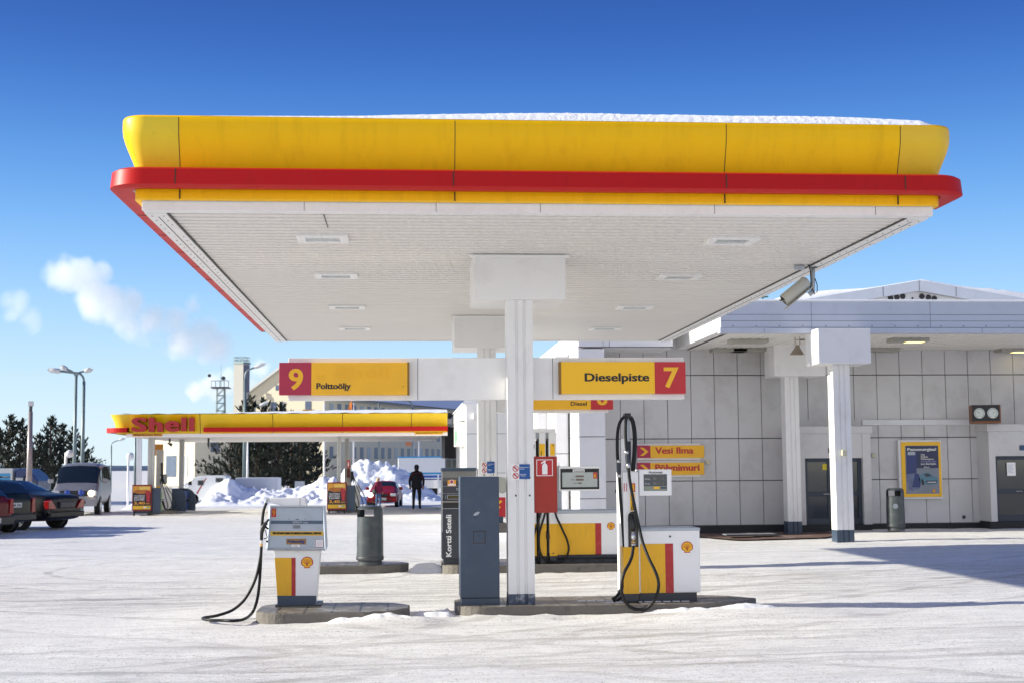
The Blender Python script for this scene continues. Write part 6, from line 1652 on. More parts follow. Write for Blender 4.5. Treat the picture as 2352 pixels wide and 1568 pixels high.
car('parked_van', 'silver van with one headlight on and two blue auxiliary lamps, beside the dark cars', 'van', (-12.72, 57.2, 0), radians(185.4),
    [(0.0, .4, 1.05, 1.7, .8, .72), (.12, .34, 1.08, 1.88, .86, .74), (1.0, .32, 1.08, 1.95, .88, .76), (2.6, .32, 1.08, 1.96, .88, .76), (3.2, .32, 1.06, 1.9, .88, .74), (3.95, .32, 1.0, 1.1, .87, .76), (4.1, .32, .96, 1.04, .87, .76), (4.62, .34, .78, .86, .85, .74), (4.72, .38, .66, .74, .82, .66)],
    mat('van_silver', (.3, .3, .32), .35, metal=.5, dirt=((.12, .11, .1), .4, 2)), [(.95, 0), (3.9, 0)], [(4.1, 5.2, 4.9, 0, 'windscreen', 0), (1.2, 4.25, 1.95, 4.95, 'side', 0), (2.1, 4.25, 2.95, 4.95, 'side', 0), (3.05, 4.25, 4.3, 4.9, 'side', 0)],
    [('headlight', HEAD, [(.52, .8, 4.6, 4.72, .72, .92)]), ('bumper', mat('van_bumper', (.27, .27, .29), .4), [(-.82, .82, 4.6, 4.86, .34, .6)]), ('grille', BLACK, [(-.5, .5, 4.66, 4.79, .72, .92)]), ('air_intake', BLACK, [(-.45, .05, 4.8, 4.87, .42, .54)])], mirrors=(.9, 3.6, 1.2), wr=.33)
def van_lamps():
    t = [o for o in bpy.data.objects if o.name.startswith('parked_van') and o.parent is None][0]
    for x in (-.22, .28): MB().lathe([(.105, 0), (.11, .03), (.09, .05), (.03, .06)], (x, -4.8, .84), 16, axis='y').build('auxiliary_lamp', mat('blue_lamp', (.02, .06, .35), .2), t, local=True).matrix_local = Matrix.Rotation(pi, 4, 'Z')
    MB().lathe([(.11, 0), (.1, .03), (.05, .045)], (.62, -4.74, .82), 16, axis='y').build('lit_headlight', LIT, t, local=True).matrix_local = Matrix.Rotation(pi, 4, 'Z')
van_lamps()
RZ = gz(-1.4, 76)
car('parked_car', 'red saloon car facing the camera in front of the snow piles', 'car', (-.9, 79.2, RZ), radians(176),
    [(0.02, .36, .62, .92, .74, .66), (.12, .27, .7, .98, .82, .72), (.9, .24, .84, 1.02, .84, .68), (1.6, .22, .88, 1.36, .84, .56), (2.3, .22, .88, 1.42, .84, .56), (2.7, .22, .87, 1.38, .84, .55), (3.3, .22, .86, .98, .84, .66), (4.1, .24, .76, .86, .82, .66), (4.45, .3, .62, .72, .7, .55)],
    paint('saloon_red', (.22, .006, .01)), [(.9, 0), (3.6, 0)], [(2.12, 5.2, 2.95, 0, 'rear_window', 0), (5.1, 5.2, 5.9, 0, 'windscreen', 0), (2.6, 4.3, 5.4, 4.95, 'side', .0)],
    [('headlight', HEAD, [(.45, .74, 4.28, 4.46, .6, .76)]), ('bumper', paint('saloon_red', (.22, .006, .01)), [(-.8, .8, 4.3, 4.52, .3, .52)]), ('grille', BLACK, [(-.3, .3, 4.38, 4.49, .58, .74)]), ('air_intake', BLACK, [(-.5, .5, 4.48, 4.54, .34, .42)])], [('VZA-114', 0, 4.53, .46, .48, 1)], mirrors=(.82, 2.95, .92))
def red_lamp():
    t = [o for o in bpy.data.objects if o.get('label', '').startswith('red saloon')][0]
    MB().lathe([(.13, 0), (.1, .03)], (-.62, -4.5, .68), 12, axis='y').build('lit_headlight', LIT, t, local=True).matrix_local = Matrix.Rotation(pi, 4, 'Z')
red_lamp()
def motorhome():
    Y = 84; z = gz(0, 90)
    q = lambda px, py, y=Y: P(px, py, y)
    t = thing('parked_motorhome', 'white motorhome with a red stripe standing behind the snow pile', 'motorhome', (q(490, 1130).x, Y, z))
    zb = z + .3; xf, xk, xe = q(425, 1110).x, q(447, 1110).x, q(520, 1110).x; zt = q(480, 1091).z
    pts = [(xf, zb), (xe, zb), (xe, zt - .05), (xe - .15, zt), (xk + .4, zt), (xk - .1, zt - .12), (xf + .35, q(430, 1103).z), (xf + .02, q(430, 1113).z)]
    MB().prism(pts, Y, Y + 2.2, 'y').build('body', paint('motorhome_white', (.72, .73, .72), .4), t, bevel=.04)
    MB().add([q(428.5, 1113, Y - .01), q(440.5, 1113, Y - .01), q(440.5, 1103.5, Y - .01), q(434, 1104.5, Y - .01)], [(0, 1, 2, 3)]).build('cab_window', GLASSD, t)
    for a in ((454, 1102, 468, 1113.5), (495, 1096.5, 512.5, 1106.5)):
        r = R(*a, Y - .02); w = MB().box(r[0], r[1], Y - .03, Y, r[2], r[3]).build('window', mat('window_rim', (.1, .1, .11), .4), t, bevel=.02)
        MB().box(r[0] + .06, r[1] - .06, Y - .034, Y - .03, r[2] + .05, r[3] - .05).build('pane', GLASSD, w)
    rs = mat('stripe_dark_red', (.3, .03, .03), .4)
    MB().add([q(450, 1133, Y - .005), q(454, 1133, Y - .005), q(475, 1097, Y - .005), q(472, 1097, Y - .005)], [(0, 1, 2, 3)]).build('stripe', rs, t)
    for px in (443, 505):
        c = q(px, 1135); MB().lathe([(.34, -.1), (.34, .1)], (c.x, Y + .1, z + .34), 18, axis='y').build('wheel', RUBB, t)
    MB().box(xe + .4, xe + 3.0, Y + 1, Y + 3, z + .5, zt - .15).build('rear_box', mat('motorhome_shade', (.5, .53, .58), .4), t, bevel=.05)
    c = q(427, 1113); MB().lathe([(.16, 0), (.1, .06)], (c.x, Y - .02, c.z), 12, axis='y').build('mirror', WHITE2, t)
motorhome()
def truck():
    Y = 62
    q = lambda px, py, y=Y: P(px, py, y)
    t = thing('parked_truck', 'lorry with a light blue box body and a dark blue cab behind the dark cars', 'truck', (q(60, 1160).x, Y, 0))
    xa, xb = q(-60, 1100).x, q(28, 1100).x; zt = q(20, 1074.5).z
    MB().box(xa, xb, Y, Y + 2.5, .9, zt).build('box_body', mat('truck_white', (.6, .62, .62), .5), t, bevel=.02)
    MB().box(xa - .01, q(23.5, 1100).x, Y - .012, Y, 1.0, zt - .22).build('blue_side', mat('truck_light_blue', (.05, .3, .55), .45), t)
    xc = q(62, 1100).x; xd = q(86, 1100).x
    pts = [(xb + .1, .8), (xd, .8), (xd, q(60, 1104).z), (xc + .25, q(60, 1090).z), (xc - .1, q(60, 1076).z), (xb + .25, zt - .02), (xb + .1, zt - .1)]
    cab = MB().prism(pts, Y + .1, Y + 2.4, 'y').build('cab', mat('truck_blue', (.02, .04, .14), .35), t, bevel=.04)
    a = R(42, 1103, 54, 1118, Y + .08); MB().box(a[0], a[1], Y + .07, Y + .1, a[2], a[3]).build('side_window', GLASSD, cab)
    a = R(38, 1096, 57, 1125, Y + .05); MB().box(a[0] - .05, a[1] + .05, Y + .09, Y + .1, a[2], a[3]).build('door', paint('truck_door_white', (.55, .56, .57)), cab)
    MB().box(q(62, 1110).x, q(83, 1110).x, Y + .08, Y + .1, q(70, 1122).z, q(70, 1106).z).build('front_window', GLASSD, cab)
    MB().box(q(54, 1100).x, q(56.5, 1100).x, Y - .1, Y + .1, q(55, 1112).z, q(55, 1092).z).build('mirror', DARK, cab)
    for px in (-20, 10, 70):
        MB().lathe([(.5, -.15), (.5, .15)], (q(px, 1160).x, Y + .2, .5), 20, axis='y').build('wheel', RUBB, t)
truck()
def trailer():
    Y = 95; z = gz(0, 95)
    q = lambda px, py, y=Y: P(px, py, y)
    t = thing('parked_trailer', 'large white trailer with blue stripes, mostly behind the right snow pile', 'trailer', (q(960, 1150).x, Y, z))
    xa, xb = q(914, 1100).x, q(1040, 1100).x; zt = q(960, 1047).z
    MB().box(xa, xb, Y, Y + 3, z + .7, zt).build('box_body', mat('trailer_white', (.78, .78, .76), .5, var=.01), t, bevel=.04)
    MB().box(xa, xb, Y - .012, Y, zt - .1, zt).build('top_edge', mat('trailer_light_blue', (.03, .3, .6), .4), t)
    for a, b, c in ((1084, 1088.5, 'trailer_light_blue'), (1090.5, 1096, 'trailer_blue'), (1098.5, 1101, 'trailer_navy')):
        m_ = mat(c, {'trailer_light_blue': (.03, .3, .6), 'trailer_blue': (.02, .1, .4), 'trailer_navy': (.02, .04, .2)}[c], .4)
        MB().box(xa, xb, Y - .012, Y, q(980, b).z, q(980, a).z).build('stripe', m_, t)
    MB().box(q(1005, 1100).x, q(1008, 1100).x, Y - .2, Y, z + .2, q(1005, 1088).z).build('rear_post', WHITE2, t)
    for px in (930, 990): MB().lathe([(.5, -.15), (.5, .15)], (q(px, 1160).x, Y + .3, z + .5), 18, axis='y').build('wheel', RUBB, t)
trailer()

# ------------------------------------------------------------------ people
def person(label, loc, rz, top_m, leg_m, hair_m, h=1.75, female=False, bag=False):
    t = thing('person', label, 'person', loc, rz)
    s = h / 1.75; k = .93 if female else 1
    hip = 0; joints = []; edges = []; rad = []
    def j(x, y, z, r, par=None):
        joints.append((x * s, y * s, z * s)); rad.append(r * s)
        if par is not None: edges.append((par, len(joints) - 1))
        return len(joints) - 1
    pel = j(0, 0, .95, .155 * k); wa = j(0, 0, 1.12, .15 * k, pel); ch = j(0, .01, 1.32, .185 * k, wa); nk = j(0, 0, 1.47, .075, ch); hd0 = j(0, -.005, 1.56, .075, nk); hd1 = j(0, -.01, 1.66, .095, hd0); j(0, -.01, 1.72, .07, hd1)
    for sd_ in (1, -1):
        sh = j(.17 * sd_ * k, 0, 1.42, .075, ch)
        el = j(.27 * sd_ * k, .03, 1.16, .058, sh)
        wr_ = j(.26 * sd_ * k, -.08 if sd_ > 0 else -.05, .93, .042, el); hn = j(.25 * sd_ * k, -.1, .85, .04, wr_)
        for f_ in range(4): j((.235 + .012 * f_) * sd_ * k, -.12, .78 - .004 * abs(f_ - 1.5), .01, hn)
        j(.215 * sd_ * k, -.13, .83, .012, hn)
        th = j(.1 * sd_ * k, 0, .88, .105, pel); kn = j(.115 * sd_, -.02, .5, .068, th); an = j(.125 * sd_, .015, .1, .05, kn); j(.14 * sd_, -.13, .045, .045, an)
    me = bpy.data.meshes.new('body'); me.from_pydata(joints, edges, [])
    b = bpy.data.objects.new('body', me); COL.objects.link(b); b.parent = t; ORG[b] = Vector((0, 0, 0))
    bpy.context.view_layer.update()
    sk = b.modifiers.new('skin', 'SKIN')
    if not me.skin_vertices: 
        bpy.context.view_layer.objects.active = b
        bpy.ops.mesh.customdata_skin_add()
    for i, v in enumerate(me.skin_vertices[0].data): v.radius = (rad[i], rad[i]); v.use_root = i == 0
    ss = b.modifiers.new('sub', 'SUBSURF'); ss.levels = 1; ss.render_levels = 2
    skin = mat('skin', (.42, .22, .15), .5)
    dg = bpy.context.evaluated_depsgraph_get(); dg.update()
    me2 = bpy.data.meshes.new_from_object(b.evaluated_get(dg)); b.modifiers.clear(); b.data = me2
    me2.materials.clear()
    for m_ in (top_m, leg_m, skin, BLACK): me2.materials.append(m_)
    for p in me2.polygons:
        c = p.center; z = c.z / s; p.use_smooth = True
        if z > 1.5: p.material_index = 2
        elif z < .09: p.material_index = 3
        elif z < (.88 if not female else .84) and not (abs(c.x) > .19 * s and z > .74): p.material_index = 1
        elif abs(c.x) > .19 * s and z < .91: p.material_index = 2
    # hair and clothing as fitted shells
    def shell(z0, z1, pts, name, m_, seg=16):
        m = MB(); vs = []
        for (z, rx, ry, oy) in pts:
            for q in range(seg): a = 2 * pi * q / seg; vs.append((cos(a) * rx * s, (oy + sin(a) * ry) * s, z * s))
        n = len(pts); m.add(vs, [(i * seg + q, i * seg + (q + 1) % seg, (i + 1) * seg + (q + 1) % seg, (i + 1) * seg + q) for i in range(n - 1) for q in range(seg)] + [tuple(range(seg - 1, -1, -1)), tuple((n - 1) * seg + q for q in range(seg))])
        o = m.build(name, m_, t, smooth=True, local=True); return o
    if female: shell(0, 0, [(1.47, .075, .06, .05), (1.55, .1, .085, .035), (1.64, .105, .1, .02), (1.71, .09, .09, .01), (1.75, .05, .05, .0)], 'hair', hair_m)
    else: shell(0, 0, [(1.54, .075, .06, .03), (1.6, .09, .085, .02), (1.66, .098, .1, .005), (1.72, .08, .085, 0), (1.755, .04, .045, 0)], 'hair', hair_m)
    shell(0, 0, [(.84, .2 * k, .15 * k, 0), (.9, .215 * k, .16 * k, 0), (1.05, .2 * k, .155 * k, 0), (1.25, .225 * k, .165 * k, 0), (1.38, .23 * k, .15 * k, 0), (1.46, .17 * k, .12, 0), (1.51, .085, .08, 0), (1.53, .075, .075, 0)], 'jacket', top_m)
    f = MB(); f.lathe([(.001, 0), (.012, .01)], (0, -.105 * s, 1.63 * s), 6, axis='y'); f.box(-.045 * s, -.02 * s, -.103 * s, -.1 * s, 1.65 * s, 1.66 * s); f.box(.02 * s, .045 * s, -.103 * s, -.1 * s, 1.65 * s, 1.66 * s); f.box(-.025 * s, .025 * s, -.1 * s, -.095 * s, 1.58 * s, 1.588 * s); f.build('face', mat('face_dark', (.2, .08, .06), .5), t, local=True)
    if not female:
        rp = mat('piping_red', (.3, .01, .015), .5)
        MB().tube([(-.19 * s, .14 * s, 1.4 * s), (0, .168 * s, 1.41 * s), (.19 * s, .14 * s, 1.4 * s)], .006, 6).build('piping', rp, t, local=True)
        for sd_ in (1, -1): MB().tube([(.19 * s * sd_, .14 * s, 1.4 * s), (.245 * s * sd_, .09 * s, 1.2 * s)], .006, 6).build('piping', rp, t, local=True)
    if bag: MB().box(-.42, -.26, -.25, .0, .72, .98).build('handbag', BLACK, t, bevel=.04, local=True)
    return t
BLKC = mat('black_cloth', (.008, .008, .011), .8)
mp_ = P(957, 1167, 55.6)
person('man seen from behind in a black jacket and trousers, under the far canopy', (mp_.x, 55.6, gz(0, 55.6)), pi, BLKC, BLKC, mat('dark_hair', (.01, .01, .01), .6), 1.8)
wp_ = P(869, 1157, 74.5)
person('woman in a crimson jacket and blue jeans standing in front of the red car', (wp_.x, 74.2, gz(0, 74.2) ), radians(35), mat('crimson_cloth', (.2, .006, .04), .8), mat('denim', (.05, .1, .2), .8), mat('blond_hair', (.55, .38, .18), .6), 1.62, True, True)

# ------------------------------------------------------------------ snow piles
def snow_pile(label, px0, px1, Y, depth, tops, seed, base=None):
    """tops: list of (px, py) along the ridge"""
    z0 = gz(0, Y)
    xs0, xs1 = P(px0, 1150, Y).x, P(px1, 1150, Y).x
    ridge = [(P(a, b, Y + depth * .5).x, P(a, b, Y + depth * .5).z) for a, b in tops]
    def rz_(x):
        if x <= ridge[0][0]: return ridge[0][1]
        for (a, za), (b, zb) in zip(ridge, ridge[1:]):
            if x <= b: return za + (zb - za) * (x - a) / (b - a)
        return ridge[-1][1]
    m = MB(); st = .11; nx = int((xs1 - xs0) / st) + 1; ny = int(depth / st) + 1; vs = []
    for j in range(ny):
        for i in range(nx):
            x = xs0 + i * st; w = j / (ny - 1); y = Y + depth * w
            e = sm(min(1, 1.75 * min(w, 1 - w) * 1.15)) ** .8
            eu = sm((x - xs0) / 1.2) * sm((xs1 - x) / 1.2)
            H = max(0, rz_(x) - z0)
            v3 = Vector((x * 1.3, y * 1.3, seed)); n1 = noise.noise(v3 * .5); n2 = noise.noise(v3 * 1.5); c = noise.cell(v3 * 1.1)
            lump = .22 * n1 + .2 * n2 + .11 * abs(noise.noise(v3 * 3.4)) * 2 - .05
            vo = noise.voronoi(Vector((x * 1.6, y * 1.6, seed + H)))[0]
            lump += .42 * (.35 - min(.6, vo[0])) + .3 * (.3 - min(.5, noise.voronoi(Vector((x * 3.6, y * 3.6, seed + H)))[0][0]))
            h = H * e * eu * (1 + .1 * n1) + lump * eu * sm(e * 2.2) * min(1, H * .8)
            vs.append((x + .06 * n2, y + .06 * n1, z0 - .03 + max(0, h)))
    m.add(vs, [(j * nx + i, j * nx + i + 1, (j + 1) * nx + i + 1, (j + 1) * nx + i) for j in range(ny - 1) for i in range(nx - 1)])
    return tag(m.build('snow_pile', mat('pile_snow', (.84, .86, .92), .75, var=.03, bump=1.0, bscale=2.2), smooth=True), label, 'snow pile', 'ploughed snow piles behind the far canopy')
snow_pile('long ploughed snow pile left of the middle advert board, in front of the motorhome', 425, 800, 80, 7.5, [(440, 1150), (470, 1128), (500, 1108), (532, 1098), (560, 1118), (590, 1116), (640, 1122), (690, 1118), (740, 1098), (780, 1075)], 3)
snow_pile('tallest snow pile right behind the red car, partly in shadow', 745, 1040, 84, 9, [(750, 1110), (775, 1078), (800, 1066), (850, 1061), (900, 1064), (930, 1078), (960, 1096), (1000, 1128), (1035, 1140)], 11)
snow_pile('low snow bank at the far left behind the silver van', 255, 330, 74, 6, [(255, 1140), (280, 1135), (325, 1138)], 21)

# ------------------------------------------------------------------ pine trees
BARK = mat('pine_bark', (.07, .045, .03), .9, var=.3)
NEED = mat('pine_needles', (.016, .024, .015), .8, var=.35, scale=.7)
def make_pine(h, spread, seed, wide=1.0):
    rnd = random.Random(seed); t = thing('pine_tree', 'pine', 'tree', (0, 0, 0))
    MB().tube([(0, 0, -.3), (.05, 0, h * .4), (-.04, .03, h * .75), (0, 0, h * .99)], [h * .022, h * .016, h * .009, .02], 7).build('trunk', BARK, t, smooth=True, local=True)
    c = MB(); br = MB()
    nb = int(h * 11)
    for i in range(nb):
        f = (i + rnd.random()) / nb; z = h * (.1 + .88 * f)
        L = spread * (1 - f) ** .75 * (.5 + .7 * rnd.random()) * (.75 if f < .15 else 1) + .18
        a = rnd.random() * 2 * pi; up = .12 + .75 * f + .2 * rnd.random()
        d = Vector((cos(a), sin(a), up)).normalized()
        tip = Vector((0, 0, z)) + d * L + Vector((0, 0, .12 * L))
        br.tube([(0, 0, z), tuple(Vector((0, 0, z)) + d * L * .6), tuple(tip)], [.03 * (1 - f) + .01, .015, .005], 3)
        nt = int(4 + L * 8.5)
        for k in range(nt):
            g = .25 + .75 * rnd.random(); p = Vector((0, 0, z)) + d * L * g + Vector((rnd.gauss(0, .12), rnd.gauss(0, .12), rnd.gauss(0, .08))) * L * .55
            sz = (.15 + .17 * rnd.random()); dd = (d * .7 + Vector((rnd.gauss(0, .5), rnd.gauss(0, .5), .85 + rnd.gauss(0, .35)))).normalized()
            side = dd.cross(Vector((rnd.gauss(0, 1), rnd.gauss(0, 1), rnd.gauss(0, 1)))).normalized() * sz * .3
            c.add([p - side, p + side, p + dd * sz * 1.3 + side * .35, p + dd * sz * 1.5, p + dd * sz * 1.3 - side * .35], [(0, 1, 2, 3, 4)])
    br.build('branches', BARK, t, local=True); c.build('crown', NEED, t, local=True)
    return t
protos = [make_pine(7.0, 2.3, 1), make_pine(8.0, 2.0, 2), make_pine(6.5, 2.9, 3), make_pine(7.5, 2.6, 4)]
used = set()
def pine(px, pytop, Y, k, label, squash=1.0, zb=0):
    top = P(px, pytop, Y); z0 = gz(0, Y) + zb; base_h = (7.0, 8.0, 6.5, 7.5)[k]; s = (top.z - z0) / base_h
    o = protos[k] if k not in used else copy_tree(protos[k]); used.add(k)
    o.location = (top.x, Y, z0); o.scale = (s * squash, s * squash, s); o.rotation_euler = (0, 0, px * .7)
    o['label'] = label; o['group'] = 'pine trees' 
G = 'dark pine at the far left, '
for i, (px, py, Y, k, sq, lab) in enumerate(((-10, 985, 88, 2, 1.1, 'dark pine cut by the left edge of the picture behind the lorry'), (22, 955, 90, 3, 1.0, 'tall dark pine left of the floodlight post, behind the lorry'), (48, 966, 93, 0, 1.0, 'dark pine just left of the floodlight post'), (88, 1000, 92, 2, .9, 'slightly lower pine just right of the floodlight post'), (118, 957, 90, 1, 1.15, 'tallest pine between the floodlight post and the double street lamp'), (140, 974, 94, 3, 1.0, 'pine just left of the double street lamp'), (170, 984, 92, 0, 1.0, 'pine right behind the two tall street lamp posts'), (191, 1004, 90, 2, .9, 'pine at the right end of the left group, above the silver van'), (70, 1012, 86, 0, 1.0, 'low pine in front of the left group, behind the black saloon'), (105, 1030, 86, 2, .9, 'lowest pine of the left group, left of the globe lamp'))):
    pine(px, py, Y, k, lab, sq)
for i, (px, py, Y, k, sq, lab) in enumerate(((530, 990, 106, 2, 1.25, 'wide pine at the left end of the group behind the far canopy'), (560, 921, 110, 3, 1.0, 'pine with its top showing left of the tall lamp post above the far canopy'), (578, 911, 112, 1, .9, 'pine whose pointed top rises highest above the far canopy'), (608, 918, 112, 0, .9, 'pine top beside the small lamp head above the far canopy'), (642, 926, 113, 3, 1.0, 'pine top just left of the pump number 9 sign, above the far canopy'), (670, 950, 108, 2, 1.1, 'pine hidden above by the far canopy, right half of the dark group'), (700, 955, 110, 1, 1.1, 'pine in the dark group left of the middle columns of the far canopy'), (727, 985, 112, 0, 1.0, 'pine at the right end of the dark group behind the far canopy'), (590, 985, 103, 3, 1.2, 'front pine in the middle of the dark group behind the far canopy'), (640, 980, 103, 2, 1.2, 'front pine at the right of the dark group behind the far canopy'), (550, 1010, 101, 0, 1.2, 'lower front pine behind the snow pile, left in the dark group'), (690, 1000, 102, 1, 1.4, 'lower front pine behind the snow pile, right in the dark group'))):
    pine(px, py, Y, k, lab, sq)

# ------------------------------------------------------------------ lamps, poles, mast
PG = mat('pole_grey_green', (.17, .22, .23), .45, metal=.3)
def pole(name, label, cat, px0, py0, px1, py1, Y, r, arms=(), group=None, m_=None, zb=None):
    top, bot = P(px0, py0, Y), P(px1, py1, Y)
    bot = Vector((top.x, Y, gz(0, Y)))
    t = thing(name, label, cat, tuple(bot), group=group)
    MB().tube([bot, top], [r * 1.25, r * .8], 10).build('pole', m_ or PG, t, smooth=True)
    for pts, hw in arms:
        pp = [P(a, b, Y) for a, b in pts]
        MB().tube(smooth_path(pp, 4), r * .6, 8).build('arm', m_ or PG, t, smooth=True)
        e = pp[-1]; d = (pp[-1] - pp[-2]).normalized(); L = hw
        s = Vector((0, 1, 0)); u = d.cross(s) * -1
        m = MB(); rings = [(0, .08, .06), (.15, .2, .12), (.75, .22, .13), (1, .08, .05)]; vs = []
        for f, w, h in rings:
            c = e + d * L * f
            for k in range(10): a = 2 * pi * k / 10; vs.append(c + s * cos(a) * w + u * sin(a) * h)
        m.add(vs, [(i * 10 + k, i * 10 + (k + 1) % 10, (i + 1) * 10 + (k + 1) % 10, (i + 1) * 10 + k) for i in range(3) for k in range(10)] + [tuple(range(10)), tuple(range(39, 29, -1))])
        m.build('lamp_head', mat('lamp_head_white', (.6, .62, .62), .35), t, smooth=True)
    return t
pole('street_lamp', 'tall street lamp with two curved arms, left of the far canopy', 'street lamp', 175, 861, 170, 1090, 70, .085, [([(175, 880), (173, 862), (166, 853), (155, 848)], .38 * 1), ([(175, 880), (177, 862), (183, 855), (194, 852)], .4)], 'tall street lamps')
pole('street_lamp', 'tall street lamp with one long arm to the left, just right of the double lamp', 'street lamp', 193, 875, 189, 1090, 66, .085, [([(193, 878), (191, 866), (182, 857), (165, 855), (140, 852)], .6)], 'tall street lamps')
pole('street_lamp', 'street lamp standing before the chimney with its arm to the right', 'street lamp', 563, 868, 556, 1110, 92, .1, [([(563, 872), (563.5, 860), (569, 850), (584, 844)], .8)], 'tall street lamps')
pole('street_lamp', 'thin distant street lamp left of the far canopy, behind the silver van', 'street lamp', 256, 1022, 256, 1100, 130, .07, [([(256, 1026), (256.5, 1018), (264, 1013), (273, 1010)], .6)], 'tall street lamps')
pole('street_lamp', 'street lamp above the far canopy whose arm starts under the left sign beam', 'street lamp', 948, 935, 947, 1100, 100, .09, [([(948, 938), (946, 926), (936, 920), (905, 917)], .6)], 'tall street lamps')
pole('lamp_post', 'thin second post right of the chimney street lamp, under the far canopy', 'pole', 569, 1005, 568, 1110, 88, .06, m_=WHITE)
pole('street_lamp', 'small lamp head among the pine tops above the far canopy', 'street lamp', 586, 935, 585, 1100, 104, .05, [([(586, 938), (589, 934), (596, 931)], .75)], 'tall street lamps')
for px, lab in ((745, 'white pole left of the middle columns of the far canopy'), (812, 'white pole right of the middle columns of the far canopy'), (949.5, 'thin white pole in front of the far office block, left one of a pair'), (962, 'thin white pole in front of the far office block, right one of a pair'), (870, 'thin grey pole before the far office block above the red car')):
    pole('flag_pole', lab, 'pole', px, 925 if px < 949 else 1000, px, 1110, 100, .07, m_=WHITE if px != 870 else PG, group='poles in front of the office block')
for px, lab, m_ in ((312, 'dark pole beside three white poles left of the far canopy columns', PG), (317.5, 'first of three white poles left of the far canopy columns', WHITE), (321.5, 'middle one of three white poles left of the far canopy columns', WHITE), (325, 'third of three white poles left of the far canopy columns', WHITE)):
    pole('flag_pole', lab, 'pole', px, 960, px, 1120, 72, .055, m_=m_, group='poles beside the far canopy')
def floodpost():
    Y = 58
    t = pole('floodlight_post', 'stout grey post with a square floodlight and rust near its foot, by the lorry', 'pole', 70.5, 944, 66, 1113, Y, .11, m_=mat('post_metal', (.3, .27, .27), .4, metal=.4, dirt=((.3, .1, .03), .5, 1.5)))
    c = P(71, 926, Y); MB().box(c.x - .09, c.x + .09, Y - .12, Y + .12, c.z - .1, c.z + .1).build('floodlight_head', mat('lamp_head_white', (.6, .62, .62), .35), t, bevel=.01)
    MB().tube([P(71, 930, Y), P(70, 946, Y)], .07, 8).build('neck', DARK, t)
floodpost()
def globe(px, py, Y, label, pxp):
    c = P(px, py, Y); t = thing('globe_lamp', label, 'lamp', (P(pxp, py, Y).x, Y, gz(0, Y)), group='white globe lamps')
    x = P(pxp, py, Y).x
    MB().tube([(x, Y, gz(0, Y) - .1), (x, Y, c.z + .05)], .06, 10).build('pole', WHITE2, t, smooth=True)
    r = 9 / FPX * Y; prof = [(r * sin(pi * i / 12) + .001, -r * cos(pi * i / 12)) for i in range(13)]
    MB().lathe(prof, tuple(c), 18).build('globe', mat('globe_white', (.7, .71, .72), .25), t, smooth=True)
globe(160, 1041, 60, 'white globe lamp on a white post, left of the silver van', 151.5)
globe(299, 1047, 78, 'white globe lamp on a white post, left of the far canopy', 295)
def mast():
    Y = 210; c = P(507.5, 890, Y)
    t = thing('lattice_mast', 'distant lattice mast with a platform and a long antenna', 'mast', (c.x, Y, 0))
    m = MB(); w0, w1 = .85, .55
    for sx in (-1, 1):
        for sy in (-1, 1): m.tube([(c.x + sx * w0, Y + sy * w0, 0), (c.x + sx * w1, Y + sy * w1, c.z)], .07, 4)
    n = 12
    for i in range(n):
        za, zb = c.z * i / n, c.z * (i + 1) / n; wa, wb = w0 + (w1 - w0) * i / n, w0 + (w1 - w0) * (i + 1) / n
        for sy in (-1, 1):
            m.tube([(c.x - wa, Y + sy * wa, za), (c.x + wb, Y + sy * wb, zb)], .045, 4); m.tube([(c.x - wa, Y + sy * wa, za), (c.x + wa, Y + sy * wa, za)], .045, 4)
    m.build('lattice', PG, t)
    p = MB().box(c.x - 1.35, c.x + 1.35, Y - 1.3, Y + 1.3, c.z - .1, c.z + .1).build('platform', DARK, t)
    r = MB()
    for u in (-1.3, -.65, 0, .65, 1.3): r.tube([(c.x + u, Y - 1.3, c.z), (c.x + u, Y - 1.3, c.z + 1)], .05, 4)
    r.tube([(c.x - 1.3, Y - 1.3, c.z + 1), (c.x + 1.3, Y - 1.3, c.z + 1)], .05, 4); r.build('railing', PG, t)
    MB().tube([(c.x, Y, c.z), (c.x, Y, P(507, 838, Y).z)], [.06, .03], 5).build('antenna', PG, t)
    MB().lathe([(.3, -.2), (.3, .2)], (c.x + .5, Y - 1, c.z + 1.4), 10, axis='y').build('dish', DARK, t)
    MB().lathe([(.25, -.2), (.25, .2)], (c.x - 1.6, Y - 1, c.z + 1.8), 10, axis='y').build('dish', DARK, t)
mast()
def flag():
    Y = 98; t = thing('flag', 'limp orange and dark blue flag hanging on a pole above the far canopy', 'flag', tuple(P(805, 930, Y)))
    m = MB(); m.add([P(808, 917, Y), P(803, 925, Y), P(798.5, 942, Y), P(803, 946, Y), P(809, 944, Y)], [(0, 1, 2, 3, 4)])
    for k, (nm, cc, pts) in enumerate((('orange_part', (.75, .22, .04), [(808, 917), (802, 928), (797.5, 943), (804, 940), (808.5, 943)]), ('blue_part', (.03, .04, .15), [(808, 917), (808.5, 943), (810.5, 944), (811.5, 930)]))):
        pp = [P(a, b, Y + .05 * (i % 2)) for i, (a, b) in enumerate(pts)]; qq = [p + Vector((0, .03, 0)) for p in pp]; n = len(pp)
        MB().add(pp + qq, [tuple(range(n)), tuple(range(2 * n - 1, n - 1, -1))] + [(i, n + i, n + (i + 1) % n, (i + 1) % n) for i in range(n)]).build(nm, mat('flag_' + nm, cc, .7), t)
flag()

